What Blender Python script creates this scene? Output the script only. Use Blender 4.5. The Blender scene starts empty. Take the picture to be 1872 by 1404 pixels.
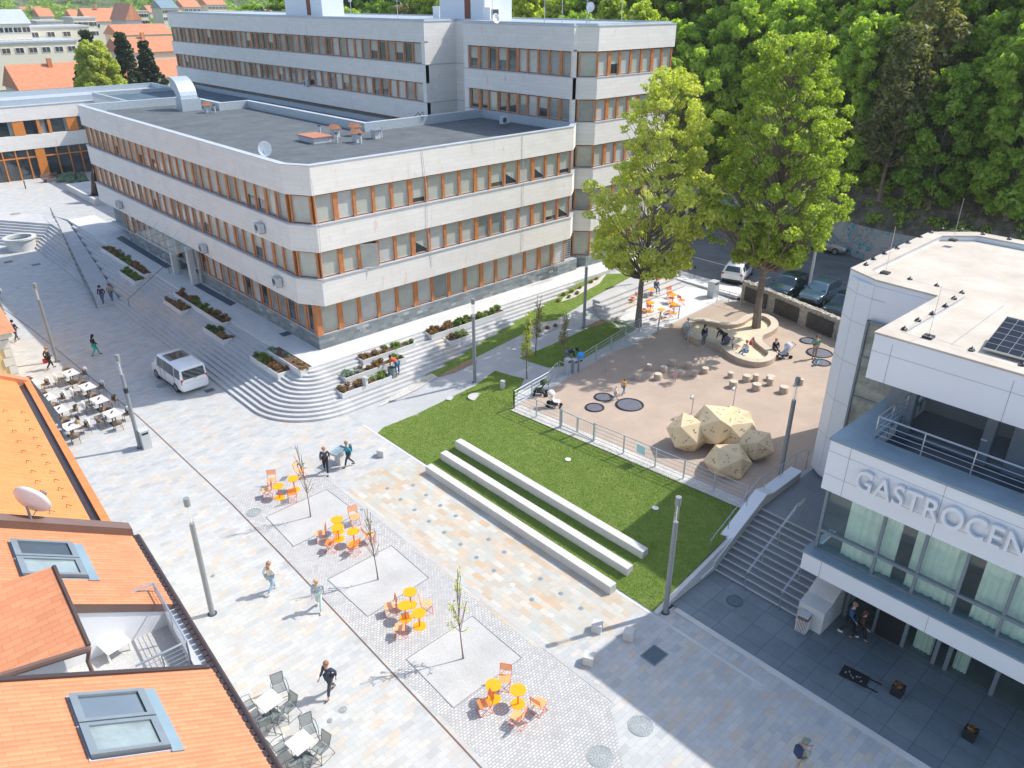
import bpy, bmesh, math, random
import numpy as np
from mathutils import Vector, Matrix
random.seed(7); rng = np.random.default_rng(7)
R = math.radians
SC = bpy.context.scene
COL = SC.collection

# ---------------------------------------------------------------- camera, sky, sun, exposure
CAMH = 23.5; FPX = 1409.0; PITCH = math.atan(706/1409.0)
cam = bpy.data.objects.new('camera', bpy.data.cameras.new('camera')); COL.objects.link(cam); SC.camera = cam
cam.location = (0, 0, CAMH); cam.rotation_euler = (math.pi/2-PITCH, 0, -math.atan2(.6810, .7322))
cam.data.sensor_width = 36; cam.data.lens = 36*FPX/1872; cam.data.clip_end = 9000; cam.data.clip_start = .1
SUN = Vector((.852, -.345, 1.0)).normalized()
EL = math.asin(SUN.z)
w = bpy.data.worlds.new('World'); SC.world = w; w.use_nodes = True
wn = w.node_tree.nodes; wl = w.node_tree.links
sky = wn.new('ShaderNodeTexSky'); sky.sky_type = 'NISHITA'; sky.sun_disc = False
sky.sun_elevation = EL; sky.sun_rotation = math.atan2(SUN.x, SUN.y); sky.altitude = 200; sky.dust_density = 1.6; sky.ozone_density = .9; sky.air_density = 1.0
wl.new(sky.outputs[0], wn['Background'].inputs[0]); wn['Background'].inputs[1].default_value = .135
sl = bpy.data.lights.new('sun', 'SUN'); sl.energy = 2.95; sl.angle = R(.55); sl.color = (1, .95, .87)
so = bpy.data.objects.new('sun', sl); COL.objects.link(so); so.rotation_euler = SUN.to_track_quat('Z', 'Y').to_euler(); so.location = (0, 0, 80)
SC.view_settings.view_transform = 'Standard'; SC.view_settings.look = 'None'; SC.view_settings.exposure = 1.03; SC.view_settings.gamma = 1
SC.render.engine = 'CYCLES'; SC.cycles.max_bounces = 6; SC.cycles.transparent_max_bounces = 8
SC.render.resolution_x = 1024; SC.render.resolution_y = 768

# ---------------------------------------------------------------- site survey: plan axes are the building axes
_b = np.array([1694, 1576.]); _b /= np.hypot(*_b); _a = np.array([-1466, 1576.]); _a /= np.hypot(*_a)
_ct, _st = math.cos(PITCH), math.sin(PITCH)
def ray(u, v):
    d = np.array([u-936, FPX*_ct+(702-v)*_st, -FPX*_st+(702-v)*_ct])
    return np.array([d[0]*_b[0]+d[1]*_b[1], d[0]*_a[0]+d[1]*_a[1], d[2]])
def P(u, v, z=0.):
    r = ray(u, v); t = (z-CAMH)/r[2]; return Vector((r[0]*t, r[1]*t, z))
def proj(x, y, z):
    cx = x*_b[0]+y*_a[0]; cy = x*_b[1]+y*_a[1]; dz = z-CAMH
    d = cy*_ct-dz*_st; up = cy*_st+dz*_ct
    return (936+FPX*cx/d, 702-FPX*up/d, d)
def Gp(x, y):          # playground plane
    return 1.1+.028*(30.4-y)+.012*(x-28.5)
def G(x, y):           # ground height of the site
    if x <= 21.45: return 0.
    A = min(max(.077*(x-24.5), 0), 1.6)
    if y < 14.0: return 0. if x < 40 else 1.5
    B = Gp(x, min(y, 30.4)) if x >= 28.6 else max(0, (x-21.45)/7.15)*Gp(28.6, min(y, 30.4))
    if y <= 30.4: return B
    if y >= 36.2: return A
    t = (y-30.4)/5.8; t = t*t*(3-2*t)
    return B*(1-t)+A*t
def at(u, v, off=0.):
    z = .8
    for i in range(12):
        p = P(u, v, z+off); z = .5*z+.5*G(p.x, p.y)
    p = P(u, v, z+off); p.z = z; return p

# ---------------------------------------------------------------- mesh builder
class MB:
    def __init__(s): s.v = []; s.f = []; s.m = []
    def add(s, vs, fs, mi=0):
        o = len(s.v); s.v += [tuple(q) for q in vs]; s.f += [tuple(i+o for i in f) for f in fs]; s.m += [mi]*len(fs)
        return s
    def box(s, c, d, rz=0, mi=0, M=None, taper=1.):
        x, y, z = d[0]/2, d[1]/2, d[2]/2; vs = []
        for sz in (-1, 1):
            t = taper if sz > 0 else 1.
            for sx, sy in ((-1, -1), (1, -1), (1, 1), (-1, 1)):
                p = Vector((sx*x*t, sy*y*t, sz*z))
                if M is not None: p = M @ p
                elif rz: p = Vector((p.x*math.cos(rz)-p.y*math.sin(rz), p.x*math.sin(rz)+p.y*math.cos(rz), p.z))
                vs.append((p.x+c[0], p.y+c[1], p.z+c[2]))
        return s.add(vs, [(3, 2, 1, 0), (4, 5, 6, 7), (0, 1, 5, 4), (1, 2, 6, 5), (2, 3, 7, 6), (3, 0, 4, 7)], mi)
    def b2(s, a, b, mi=0):     # box from corner a to corner b
        return s.box([(a[i]+b[i])/2 for i in range(3)], [abs(b[i]-a[i]) for i in range(3)], 0, mi)
    def prism(s, poly, z0, z1, mi=0, top=None):
        a = sum(poly[i][0]*poly[(i+1) % len(poly)][1]-poly[(i+1) % len(poly)][0]*poly[i][1] for i in range(len(poly)))
        if a < 0: poly = poly[::-1]
        n = len(poly)
        vs = [(p[0], p[1], z0(p) if callable(z0) else z0) for p in poly]+[(p[0], p[1], z1(p) if callable(z1) else z1) for p in poly]
        s.add(vs, [tuple(range(n-1, -1, -1))]+[(i, (i+1) % n, n+(i+1) % n, n+i) for i in range(n)], mi)
        return s.add(vs[n:], [tuple(range(n))], mi if top is None else top)
    def ring(s, poly, ins, z0, z1, mi=0):
        a = sum(poly[i][0]*poly[(i+1) % len(poly)][1]-poly[(i+1) % len(poly)][0]*poly[i][1] for i in range(len(poly)))
        if a < 0: poly = poly[::-1]
        q = inset(poly, ins); n = len(poly)
        vs = [(p[0], p[1], z) for z in (z0, z1) for p in poly]+[(p[0], p[1], z) for z in (z0, z1) for p in q]
        fs = []
        for i in range(n):
            j = (i+1) % n
            fs += [(i, j, n+j, n+i), (n+i, n+j, 3*n+j, 3*n+i), (3*n+i, 3*n+j, 2*n+j, 2*n+i), (2*n+i, 2*n+j, j, i)]
        return s.add(vs, fs, mi)
    def tube(s, p, q, r, r2=None, n=8, mi=0, cap=True):
        p = Vector(p); q = Vector(q); r2 = r if r2 is None else r2
        d = (q-p); L = d.length
        if L < 1e-6: return s
        d /= L; u = d.orthogonal().normalized(); w_ = d.cross(u); vs = []
        for c, rr in ((p, r), (q, r2)):
            for i in range(n):
                a = 2*math.pi*i/n; vs.append(c+u*math.cos(a)*rr+w_*math.sin(a)*rr)
        fs = [(i, (i+1) % n, n+(i+1) % n, n+i) for i in range(n)]
        if cap: fs += [tuple(range(n-1, -1, -1)), tuple(range(n, 2*n))]
        return s.add(vs, fs, mi)
    def path(s, pts, r, n=6, mi=0):
        for i in range(len(pts)-1): s.tube(pts[i], pts[i+1], r, None, n, mi)
        return s
    def lathe(s, prof, c=(0, 0, 0), n=24, mi=0):
        vs = []; k = len(prof)
        for r, z in prof:
            for i in range(n):
                a = 2*math.pi*i/n; vs.append((c[0]+r*math.cos(a), c[1]+r*math.sin(a), c[2]+z))
        fs = [(j*n+i, j*n+(i+1) % n, (j+1)*n+(i+1) % n, (j+1)*n+i) for j in range(k-1) for i in range(n)]
        return s.add(vs, fs, mi)
    def ball(s, c, r, n=10, mi=0, sc=(1, 1, 1)):
        prof = [(max(1e-4, r*math.sin(math.pi*j/n)), -r*math.cos(math.pi*j/n)) for j in range(n+1)]
        o = len(s.v); s.lathe(prof, (0, 0, 0), n+2, mi)
        for i in range(o, len(s.v)):
            x, y, z = s.v[i]; s.v[i] = (x*sc[0]+c[0], y*sc[1]+c[1], z*sc[2]+c[2])
        return s
    def xf(s, M):
        s.v = [tuple(M @ Vector(p)) for p in s.v]; return s
    def mesh(s, name, mats):
        me = bpy.data.meshes.new(name); me.from_pydata(s.v, [], s.f)
        for m in (mats if isinstance(mats, (list, tuple)) else [mats]): me.materials.append(m)
        me.polygons.foreach_set('material_index', s.m); me.update()
        return me
    def parts(s, name, mats, parent):      # every loose piece as a part of its own
        n = len(s.v); root = list(range(n))
        def fd(i):
            while root[i] != i: root[i] = root[root[i]]; i = root[i]
            return i
        for f in s.f:
            for i in f[1:]: root[fd(i)] = fd(f[0])
        gr = {}
        for f, mi in zip(s.f, s.m): gr.setdefault(fd(f[0]), []).append((f, mi))
        for fs in gr.values():
            ids = sorted({i for f, _ in fs for i in f}); mp = {i: k for k, i in enumerate(ids)}; m_ = MB(); m_.v = [s.v[i] for i in ids]; m_.f = [tuple(mp[i] for i in f) for f, _ in fs]; m_.m = [mi for _, mi in fs]; m_.build(name, mats, parent)
    def build(s, name, mats, parent=None, smooth=False, bevel=0, loc=None, **k):
        me = s.mesh(name, mats)
        o = bpy.data.objects.new(name, me); COL.objects.link(o)
        if parent: o.parent = parent
        if loc is not None: o.location = loc
        if smooth:
            me.polygons.foreach_set('use_smooth', [True]*len(me.polygons))
            if smooth != 'all':
                bm = bmesh.new(); bm.from_mesh(me)
                for e in bm.edges:
                    if len(e.link_faces) == 2 and e.calc_face_angle(0) > .6: e.smooth = False
                bm.to_mesh(me); bm.free()
        if bevel:
            b = o.modifiers.new('bevel', 'BEVEL'); b.width = bevel; b.segments = 2; b.limit_method = 'ANGLE'; b.angle_limit = R(40)
        if k: tag(o, **k)
        return o
def inset(poly, d):
    n = len(poly); out = []
    if sum(poly[i][0]*poly[(i+1) % n][1]-poly[(i+1) % n][0]*poly[i][1] for i in range(n)) < 0: d = -d
    for i in range(n):
        p0 = Vector(poly[i-1][:2]); p1 = Vector(poly[i][:2]); p2 = Vector(poly[(i+1) % n][:2])
        e1 = (p1-p0).normalized(); e2 = (p2-p1).normalized()
        n1 = Vector((-e1.y, e1.x)); n2 = Vector((-e2.y, e2.x)); bis = n1+n2
        bis = bis/max(.2, bis.dot(n1)) if bis.length > .01 else n1
        q = p1+bis*d; out.append((q.x, q.y))
    return out
def tag(o, label=None, category=None, group=None, kind=None):
    if label: o['label'] = label
    if category: o['category'] = category
    if group: o['group'] = group
    if kind: o['kind'] = kind
    return o
def thing(name, loc, rz=0, **k):
    o = bpy.data.objects.new(name, None); COL.objects.link(o); o.location = loc; o.rotation_euler = (0, 0, rz); o.empty_display_size = .2
    return tag(o, **k)
def dup(o, loc=None, rz=None, parent=None, sc=None, **k):
    c = o.copy(); COL.objects.link(c); c.parent = parent
    if parent is not None: c.matrix_parent_inverse = o.matrix_parent_inverse
    if loc is not None: c.location = loc
    if rz is not None: c.rotation_euler = (c.rotation_euler[0], c.rotation_euler[1], rz)
    if sc is not None: c.scale = (sc, sc, sc) if not isinstance(sc, tuple) else sc
    for ch in o.children: dup(ch, parent=c)
    return tag(c, **k)
def drape(name, poly, mat, off=0., step=1.2, zf=G, **k):
    bm = bmesh.new(); f = bm.faces.new([bm.verts.new((p[0], p[1], 0)) for p in poly])
    xs = [p[0] for p in poly]; ys = [p[1] for p in poly]
    if zf is not None:
        for ax, (a, b) in enumerate(((min(xs), max(xs)), (min(ys), max(ys)))):
            x = math.floor(a/step)*step+step
            while x < b:
                co = (x, 0, 0) if ax == 0 else (0, x, 0); no = (1, 0, 0) if ax == 0 else (0, 1, 0)
                bmesh.ops.bisect_plane(bm, geom=bm.verts[:]+bm.edges[:]+bm.faces[:], plane_co=co, plane_no=no); x += step
    bm.normal_update()
    for f in bm.faces:
        if f.normal.z < 0: f.normal_flip()
    for v in bm.verts: v.co.z = (zf(v.co.x, v.co.y) if zf else 0)+off
    me = bpy.data.meshes.new(name); bm.to_mesh(me); bm.free(); me.materials.append(mat)
    o = bpy.data.objects.new(name, me); COL.objects.link(o); return tag(o, **k)

# ---------------------------------------------------------------- materials
def nodes(name):
    m = bpy.data.materials.new(name); m.use_nodes = True; nt = m.node_tree
    return m, nt, nt.nodes['Principled BSDF'], nt.nodes, nt.links
def ramp(nt, fac, stops, interp='LINEAR'):
    r = nt.nodes.new('ShaderNodeValToRGB'); r.color_ramp.interpolation = interp
    el = r.color_ramp.elements
    while len(el) < len(stops): el.new(.5)
    for e, (p, c) in zip(el, stops): e.position = p; e.color = (*c, 1) if len(c) == 3 else c
    nt.links.new(fac, r.inputs[0]); return r.outputs[0]
def noise(nt, vec, scale, detail=4, rough=.6, mp=None):
    n = nt.nodes.new('ShaderNodeTexNoise'); n.inputs['Scale'].default_value = scale; n.inputs['Detail'].default_value = detail; n.inputs['Roughness'].default_value = rough
    if mp:
        mm = nt.nodes.new('ShaderNodeMapping'); mm.inputs['Scale'].default_value = mp; nt.links.new(vec, mm.inputs[0]); vec = mm.outputs[0]
    nt.links.new(vec, n.inputs['Vector']); return n.outputs[0]
def mix(nt, a, b, fac, mode='MIX'):
    x = nt.nodes.new('ShaderNodeMix'); x.data_type = 'RGBA'; x.blend_type = mode
    for sock, val in ((x.inputs[0], fac), (x.inputs[6], a), (x.inputs[7], b)):
        if isinstance(val, (int, float)): sock.default_value = val
        elif isinstance(val, tuple): sock.default_value = (*val, 1)
        else: nt.links.new(val, sock)
    return x.outputs[2]
def bump(nt, bs, h, st=.3, dist=.02):
    b = nt.nodes.new('ShaderNodeBump'); b.inputs['Strength'].default_value = st; b.inputs['Distance'].default_value = dist
    nt.links.new(h, b.inputs['Height']); nt.links.new(b.outputs[0], bs.inputs['Normal'])
def coords(nt, wall=False, rot=0):
    t = nt.nodes.new('ShaderNodeTexCoord'); o = t.outputs['Object']
    if wall:
        s = nt.nodes.new('ShaderNodeSeparateXYZ'); nt.links.new(o, s.inputs[0])
        a = nt.nodes.new('ShaderNodeMath'); a.operation = 'ADD'; nt.links.new(s.outputs[0], a.inputs[0]); nt.links.new(s.outputs[1], a.inputs[1])
        c = nt.nodes.new('ShaderNodeCombineXYZ'); nt.links.new(a.outputs[0], c.inputs[0]); nt.links.new(s.outputs[2], c.inputs[1]); o = c.outputs[0]
    if rot:
        mm = nt.nodes.new('ShaderNodeMapping'); mm.inputs['Rotation'].default_value = (0, 0, rot); nt.links.new(o, mm.inputs[0]); o = mm.outputs[0]
    return o
def simple(name, col, rough=.6, var=.12, sc=3., metal=0, bmp=0, bsc=40, spec=.5, coat=0):
    m, nt, bs, N, L = nodes(name); o = coords(nt)
    f = noise(nt, o, sc, 5); c = tuple(col)
    out = ramp(nt, f, [(.25, tuple(x*(1-var) for x in c)), (.75, tuple(min(1, x*(1+var)) for x in c))])
    L.new(out, bs.inputs['Base Color']); bs.inputs['Roughness'].default_value = rough; bs.inputs['Metallic'].default_value = metal
    bs.inputs['Specular IOR Level'].default_value = spec
    if coat: bs.inputs['Coat Weight'].default_value = coat; bs.inputs['Coat Roughness'].default_value = .05
    if bmp: bump(nt, bs, noise(nt, o, bsc, 3), bmp)
    return m
def bricks(name, w_, h_, stops, mortar, msize=.01, wall=False, rot=0, rough=.75, dirt=None, dsc=.3, off=.5, grime=.12, bst=.3):
    m, nt, bs, N, L = nodes(name); o = coords(nt, wall, rot)
    b = N.new('ShaderNodeTexBrick'); b.inputs['Scale'].default_value = 1; b.inputs['Brick Width'].default_value = w_; b.inputs['Row Height'].default_value = h_
    b.inputs['Mortar Size'].default_value = msize; b.inputs['Mortar Smooth'].default_value = .3; b.offset = off
    b.inputs['Color1'].default_value = (0, 0, 0, 1); b.inputs['Color2'].default_value = (1, 1, 1, 1); b.inputs['Mortar'].default_value = (.5, .5, .5, 1)
    L.new(o, b.inputs['Vector'])
    col = ramp(nt, b.outputs['Color'], stops, 'LINEAR')
    g = noise(nt, o, 1.1, 6, .65); col = mix(nt, col, ramp(nt, g, [(.3, (1-grime,)*3), (.7, (1+grime*.3,)*3)]), 1., 'MULTIPLY')
    if dirt:
        d = noise(nt, o, dsc, 6, .7, (1, .25, 1) if wall else None); col = mix(nt, col, dirt, ramp(nt, d, [(.5, (0, 0, 0)), (.8, (.7, .7, .7))]))
    f = noise(nt, o, 25, 3); col = mix(nt, col, ramp(nt, f, [(.2, (.9, .9, .9)), (.8, (1.05, 1.05, 1.05))]), 1., 'MULTIPLY')
    col = mix(nt, col, mortar, b.outputs['Fac'])
    L.new(col, bs.inputs['Base Color']); bs.inputs['Roughness'].default_value = rough
    inv = N.new('ShaderNodeMath'); inv.operation = 'SUBTRACT'; inv.inputs[0].default_value = 1; L.new(b.outputs['Fac'], inv.inputs[1])
    bump(nt, bs, inv.outputs[0], bst, .01); return m
def speck(name, stops, sc=30, rough=.9, big=.15, bst=.5):
    m, nt, bs, N, L = nodes(name); o = coords(nt)
    col = ramp(nt, noise(nt, o, sc, 4, .7), stops)
    col = mix(nt, col, ramp(nt, noise(nt, o, .5, 5, .6), [(.3, (1-big,)*3), (.7, (1+big*.5,)*3)]), 1., 'MULTIPLY')
    L.new(col, bs.inputs['Base Color']); bs.inputs['Roughness'].default_value = rough
    bump(nt, bs, noise(nt, o, sc*1.5, 2), bst, .02); return m
def leafm(name, c1, c2, tr=.35):
    m = bpy.data.materials.new(name); m.use_nodes = True; nt = m.node_tree; N = nt.nodes; L = nt.links
    for n in list(N):
        if n.type != 'OUTPUT_MATERIAL': N.remove(n)
    g = N.new('ShaderNodeNewGeometry'); oi = N.new('ShaderNodeObjectInfo')
    a = N.new('ShaderNodeMath'); a.operation = 'MULTIPLY_ADD'; a.inputs[1].default_value = .45; L.new(oi.outputs['Random'], a.inputs[0])
    s_ = N.new('ShaderNodeMath'); s_.operation = 'MULTIPLY'; s_.inputs[1].default_value = .6; L.new(g.outputs['Random Per Island'], s_.inputs[0]); L.new(s_.outputs[0], a.inputs[2])
    mid = tuple((x+y)/2 for x, y in zip(c1, c2))
    col = ramp(nt, a.outputs[0], [(.05, c1), (.5, mid), (1., c2)])
    d = N.new('ShaderNodeBsdfPrincipled'); d.inputs['Roughness'].default_value = .5; d.inputs['Specular IOR Level'].default_value = .35; L.new(col, d.inputs['Base Color'])
    t = N.new('ShaderNodeBsdfTranslucent'); L.new(mix(nt, col, (1.3, 1.5, .5), 1., 'MULTIPLY'), t.inputs[0])
    x = N.new('ShaderNodeMixShader'); x.inputs[0].default_value = tr; L.new(d.outputs[0], x.inputs[1]); L.new(t.outputs[0], x.inputs[2])
    L.new(x.outputs[0], N['Material Output'].inputs[0]); return m
def glassm(name, col=(.8, .9, .9), tint=.5, rough=.02):
    m = bpy.data.materials.new(name); m.use_nodes = True; nt = m.node_tree; N = nt.nodes; L = nt.links
    N.remove(N['Principled BSDF'])
    t = N.new('ShaderNodeBsdfTransparent'); t.inputs[0].default_value = (*[c*tint for c in col], 1)
    g = N.new('ShaderNodeBsdfGlossy'); g.inputs['Roughness'].default_value = rough; g.inputs[0].default_value = (.95, 1, 1, 1)
    lw = N.new('ShaderNodeLayerWeight'); lw.inputs[0].default_value = .5
    pw = N.new('ShaderNodeMath'); pw.operation = 'POWER'; pw.inputs[1].default_value = 3; L.new(lw.outputs['Facing'], pw.inputs[0])
    fr = N.new('ShaderNodeMath'); fr.operation = 'MULTIPLY_ADD'; fr.inputs[1].default_value = .8; fr.inputs[2].default_value = .09; L.new(pw.outputs[0], fr.inputs[0])
    x = N.new('ShaderNodeMixShader'); L.new(fr.outputs[0], x.inputs[0]); L.new(t.outputs[0], x.inputs[1]); L.new(g.outputs[0], x.inputs[2])
    L.new(x.outputs[0], N['Material Output'].inputs[0]); return m
M = {}
paving = [(0., (.40, .42, .43)), (.22, (.50, .51, .505)), (.45, (.46, .48, .485)), (.62, (.54, .515, .47)), (.74, (.52, .455, .385)), (.82, (.44, .46, .47)), (1., (.52, .52, .50))]
M['plaza'] = bricks('plaza paving', .52, .26, paving, (.36, .355, .34), .008, rot=R(0), dirt=(.42, .41, .40), grime=.16)
M['slate'] = bricks('slate mosaic paving', .62, .31, [(0., (.50, .41, .30)), (.18, (.45, .46, .43)), (.36, (.54, .53, .48)), (.5, (.52, .38, .25)), (.62, (.42, .46, .45)), (.75, (.56, .47, .36)), (.88, (.47, .49, .47)), (1., (.58, .55, .49))], (.40, .37, .33), .009, rot=R(90), rough=.6, dirt=(.52, .36, .22), dsc=.9)
M['cobble'] = bricks('white cobble', .16, .11, [(0, (.44, .44, .435)), (1, (.58, .58, .57))], (.29, .29, .295), .016, rough=.85, bst=.6)
M['gravel'] = speck('resin gravel', [(.3, (.36, .36, .355)), (.7, (.56, .56, .55))], 22)
M['pebble'] = speck('white pebbles', [(.3, (.30, .29, .27)), (.6, (.66, .64, .60))], 14, bst=1)
M['concrete'] = bricks('pale concrete path', 30, 30, [(0, (.45, .46, .465)), (1, (.45, .46, .465))], (.44, .44, .44), .001, dirt=(.38, .385, .39))
M['terrace'] = bricks('white terrace slab', 3, 3, [(0, (.60, .60, .60)), (1, (.64, .64, .63))], (.45, .45, .45), .012, off=0)
M['step'] = bricks('granite steps', 1.2, 9, [(0, (.46, .465, .47)), (.8, (.54, .54, .54)), (1, (.55, .46, .38))], (.36, .36, .36), .006, dirt=(.40, .39, .38))
M['tile'] = bricks('grey porcelain tiles', 1.0, 1.0, [(0, (.14, .18, .21)), (1, (.18, .22, .245))], (.06, .08, .1), .012, rough=.45, off=0, grime=.2)
M['darkstep'] = bricks('grey stair tiles', 1.2, 9, [(0, (.17, .20, .225)), (1, (.21, .235, .255))], (.1, .1, .1), .008, rough=.45)
M['rubber'] = speck('playground rubber', [(.35, (.40, .31, .245)), (.65, (.46, .365, .295))], 60, big=.14, bst=.15)
M['asphalt'] = speck('asphalt', [(.3, (.13, .14, .15)), (.7, (.19, .20, .205))], 40, big=.3, bst=.2)
M['sand'] = speck('sand', [(.3, (.66, .52, .36)), (.7, (.80, .66, .48))], 8, bst=.6)
M['soil'] = speck('bark mulch', [(.3, (.06, .035, .025)), (.7, (.17, .11, .08))], 20, bst=1)
M['earth'] = speck('bare earth', [(.3, (.24, .15, .09)), (.7, (.40, .27, .17))], 6, bst=1)
M['rock'] = speck('hillside rock', [(.3, (.06, .065, .045)), (.5, (.15, .13, .095)), (.7, (.28, .25, .2))], 1.2, bst=1, big=.4)
M['far'] = speck('distant ground', [(.3, (.10, .12, .08)), (.7, (.2, .2, .15))], .05, bst=0)
m, nt, bs, N, L = nodes('lawn'); o = coords(nt)
c = ramp(nt, noise(nt, o, 1.3, 6, .7), [(.3, (.17, .26, .055)), (.5, (.21, .30, .07)), (.7, (.27, .34, .10))])
c = mix(nt, c, ramp(nt, noise(nt, o, 45, 3, .7), [(.25, (.65, .7, .6)), (.75, (1.2, 1.2, 1.15))]), 1., 'MULTIPLY')
c = mix(nt, c, (.24, .2, .08), ramp(nt, noise(nt, o, .55, 5, .7), [(.6, (0, 0, 0)), (.8, (.45, .45, .45))]))
L.new(c, bs.inputs['Base Color']); bs.inputs['Roughness'].default_value = .9; bs.inputs['Specular IOR Level'].default_value = .1; bump(nt, bs, noise(nt, o, 60, 3), 1, .05); M['lawn'] = m
m, nt, bs, N, L = nodes('white stone cladding'); o = coords(nt, True)   # facade cladding with joints, rust streaks
b = N.new('ShaderNodeTexBrick'); b.inputs['Scale'].default_value = 1; b.inputs['Brick Width'].default_value = 1.5; b.inputs['Row Height'].default_value = .31; b.inputs['Mortar Size'].default_value = .008
for k_, v_ in (('Color1', .0), ('Color2', 1.)): b.inputs[k_].default_value = (v_, v_, v_, 1)
L.new(o, b.inputs['Vector'])
c = ramp(nt, b.outputs['Color'], [(0, (.735, .70, .65)), (.5, (.755, .72, .67)), (1, (.775, .745, .70))])
c = mix(nt, c, (.60, .565, .52), ramp(nt, noise(nt, o, .55, 6, .7), [(.5, (0, 0, 0)), (.85, (.6, .6, .6))]))
c = mix(nt, c, (.55, .28, .14), ramp(nt, noise(nt, o, .9, 6, .75, (2.2, .45, 1)), [(.59, (0, 0, 0)), (.74, (.7, .7, .7))]))
c = mix(nt, c, (.36, .36, .35), ramp(nt, noise(nt, o, 1.0, 6, .8, (3.5, .3, 1)), [(.58, (0, 0, 0)), (.85, (.25, .25, .25))]))
c = mix(nt, c, (.64, .61, .57), b.outputs['Fac'])
L.new(c, bs.inputs['Base Color']); bs.inputs['Roughness'].default_value = .7; M['clad'] = m
M['plinth'] = bricks('grey stone plinth', .5, .22, [(0, (.16, .19, .20)), (.7, (.25, .28, .29)), (.95, (.32, .34, .34)), (1, (.55, .54, .5))], (.2, .22, .23), .01, wall=True, rough=.8, dirt=(.12, .15, .16))
M['zinc'] = simple('zinc flashing', (.42, .46, .50), .45, .12, 1.5)
M['bluezinc'] = simple('blue grey coping', (.19, .27, .32), .4, .15, 1.)
M['wood'] = simple('orange brown timber frame', (.50, .19, .065), .5, .3, 2.)
M['woodd'] = simple('dark red timber', (.20, .075, .04), .5, .3, 2.); M['sash'] = simple('pale window sash', (.60, .50, .42), .5, .1, 2.); M['woodb'] = simple('bright orange panel', (.62, .22, .045), .5, .12, 2.)
M['bitumen'] = speck('bitumen roofing', [(.3, (.08, .095, .105)), (.7, (.115, .13, .14))], 1.2, .8, .25, .2)
M['bitumenshade'] = speck('bitumen with painted blue shade', [(.3, (.05, .10, .14)), (.7, (.09, .15, .19))], 1.2, .8, .25, .2)  # bitumen again, the blue shade between the blocks put into its colour
M['roofbeige'] = speck('beige roof membrane', [(.3, (.44, .385, .315)), (.7, (.54, .49, .42))], .6, .7, .14, .1)
M['paint'] = simple('white painted plaster', (.72, .73, .74), .6, .06, .8)
M['metalw'] = simple('white cladding panel', (.70, .735, .77), .38, .03, .5)
M['steel'] = simple('brushed steel', (.58, .60, .62), .28, .08, 8., metal=.85)
M['galv'] = simple('galvanised steel', (.46, .52, .56), .4, .12, 5., metal=.35)
M['grey'] = simple('grey lamp post paint', (.23, .245, .26), .5, .08, 2.)
M['greyl'] = simple('pale grey metal', (.48, .50, .51), .45, .06, 2.)
M['anth'] = simple('anthracite metal', (.055, .075, .095), .35, .1, 3.)
M['framegrey'] = simple('grey aluminium frame', (.17, .21, .24), .4, .1, 3.)
M['black'] = simple('black metal', (.018, .02, .024), .45, .1, 3.)
M['granite'] = speck('pale granite', [(.3, (.48, .475, .46)), (.7, (.64, .635, .62))], 35, .7, .12, .15)
M['plantbox'] = simple('white concrete planter', (.62, .625, .62), .65, .06, 1.2)
M['yellow'] = simple('sunflower yellow paint', (.90, .36, .002), .4, .03, 4.)
M['orange'] = simple('orange slatted metal', (.90, .26, .045), .45, .05, 4.)
M['orangel'] = simple('pale orange slats', (.93, .42, .17), .45, .05, 4.)
M['orangedk'] = simple('red orange tube', (.72, .10, .02), .45, .05, 4.)
M['pane'] = simple('blind behind glass', (.44, .45, .39), .12, .2, .8, spec=.6, coat=.5)
M['paneg'] = simple('grey blind behind glass', (.27, .29, .265), .08, .3, .7, spec=.7, coat=.6)
M['paned'] = simple('dark window glass', (.035, .05, .055), .05, .6, .6, spec=.9, coat=.8)
M['panew'] = simple('white curtain behind glass', (.5, .5, .47), .12, .15, 1.2, spec=.6, coat=.5)
M['solar'] = simple('reflective solar glass', (.42, .44, .43), .03, .1, .5, spec=1, metal=.9); M['glass'] = glassm('clear glass'); M['lampglass'] = glassm('lamp glass', (1, 1, 1), .99)
M['glassd'] = glassm('tinted facade glass', (.82, .93, .90), .95)
M['curtain'] = simple('sheer curtain', (.74, .80, .72), .8, .08, 3.)
M['interior'] = simple('dim interior', (.20, .22, .21), .7, .3, .7)
M['play'] = simple('birch plywood', (.70, .55, .34), .55, .1, 2.5)
M['playhole'] = simple('cut holds', (.34, .27, .17), .6, .1, 4)
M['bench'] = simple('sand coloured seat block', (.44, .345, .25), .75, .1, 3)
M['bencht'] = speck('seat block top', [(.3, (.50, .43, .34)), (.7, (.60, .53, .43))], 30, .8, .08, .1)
M['stump'] = simple('tan rubber stump', (.44, .35, .265), .8, .06, 5)
M['mesh'] = bricks('trampoline mat', .05, .05, [(0, (.14, .15, .19)), (1, (.24, .25, .30))], (.05, .05, .08), .008, off=0, rough=.7)
M['gabion'] = speck('gabion stone', [(.25, (.10, .09, .08)), (.5, (.42, .38, .32)), (.75, (.68, .64, .58))], 7, .9, .2, 1)
M['chalk'] = speck('weathered blackboard', [(.3, (.035, .036, .036)), (.75, (.09, .085, .075))], 3, .7, .3, .1)
M['bark'] = speck('bark', [(.3, (.13, .10, .08)), (.7, (.30, .25, .20))], 9, .9, .3, 1)
M['barkl'] = speck('pale bark', [(.3, (.16, .12, .09)), (.7, (.34, .25, .18))], 9, .9, .3, 1)
M['leafa'] = leafm('bright spring leaves', (.30, .36, .06), (.72, .70, .20), .45)
M['leafb'] = leafm('fresh green leaves', (.22, .31, .045), (.66, .68, .15), .5)
M['leafc'] = leafm('woodland leaves', (.16, .28, .04), (.58, .66, .14), .55)
M['leafd'] = leafm('dull woodland leaves', (.14, .15, .06), (.42, .38, .16), .4)
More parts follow.
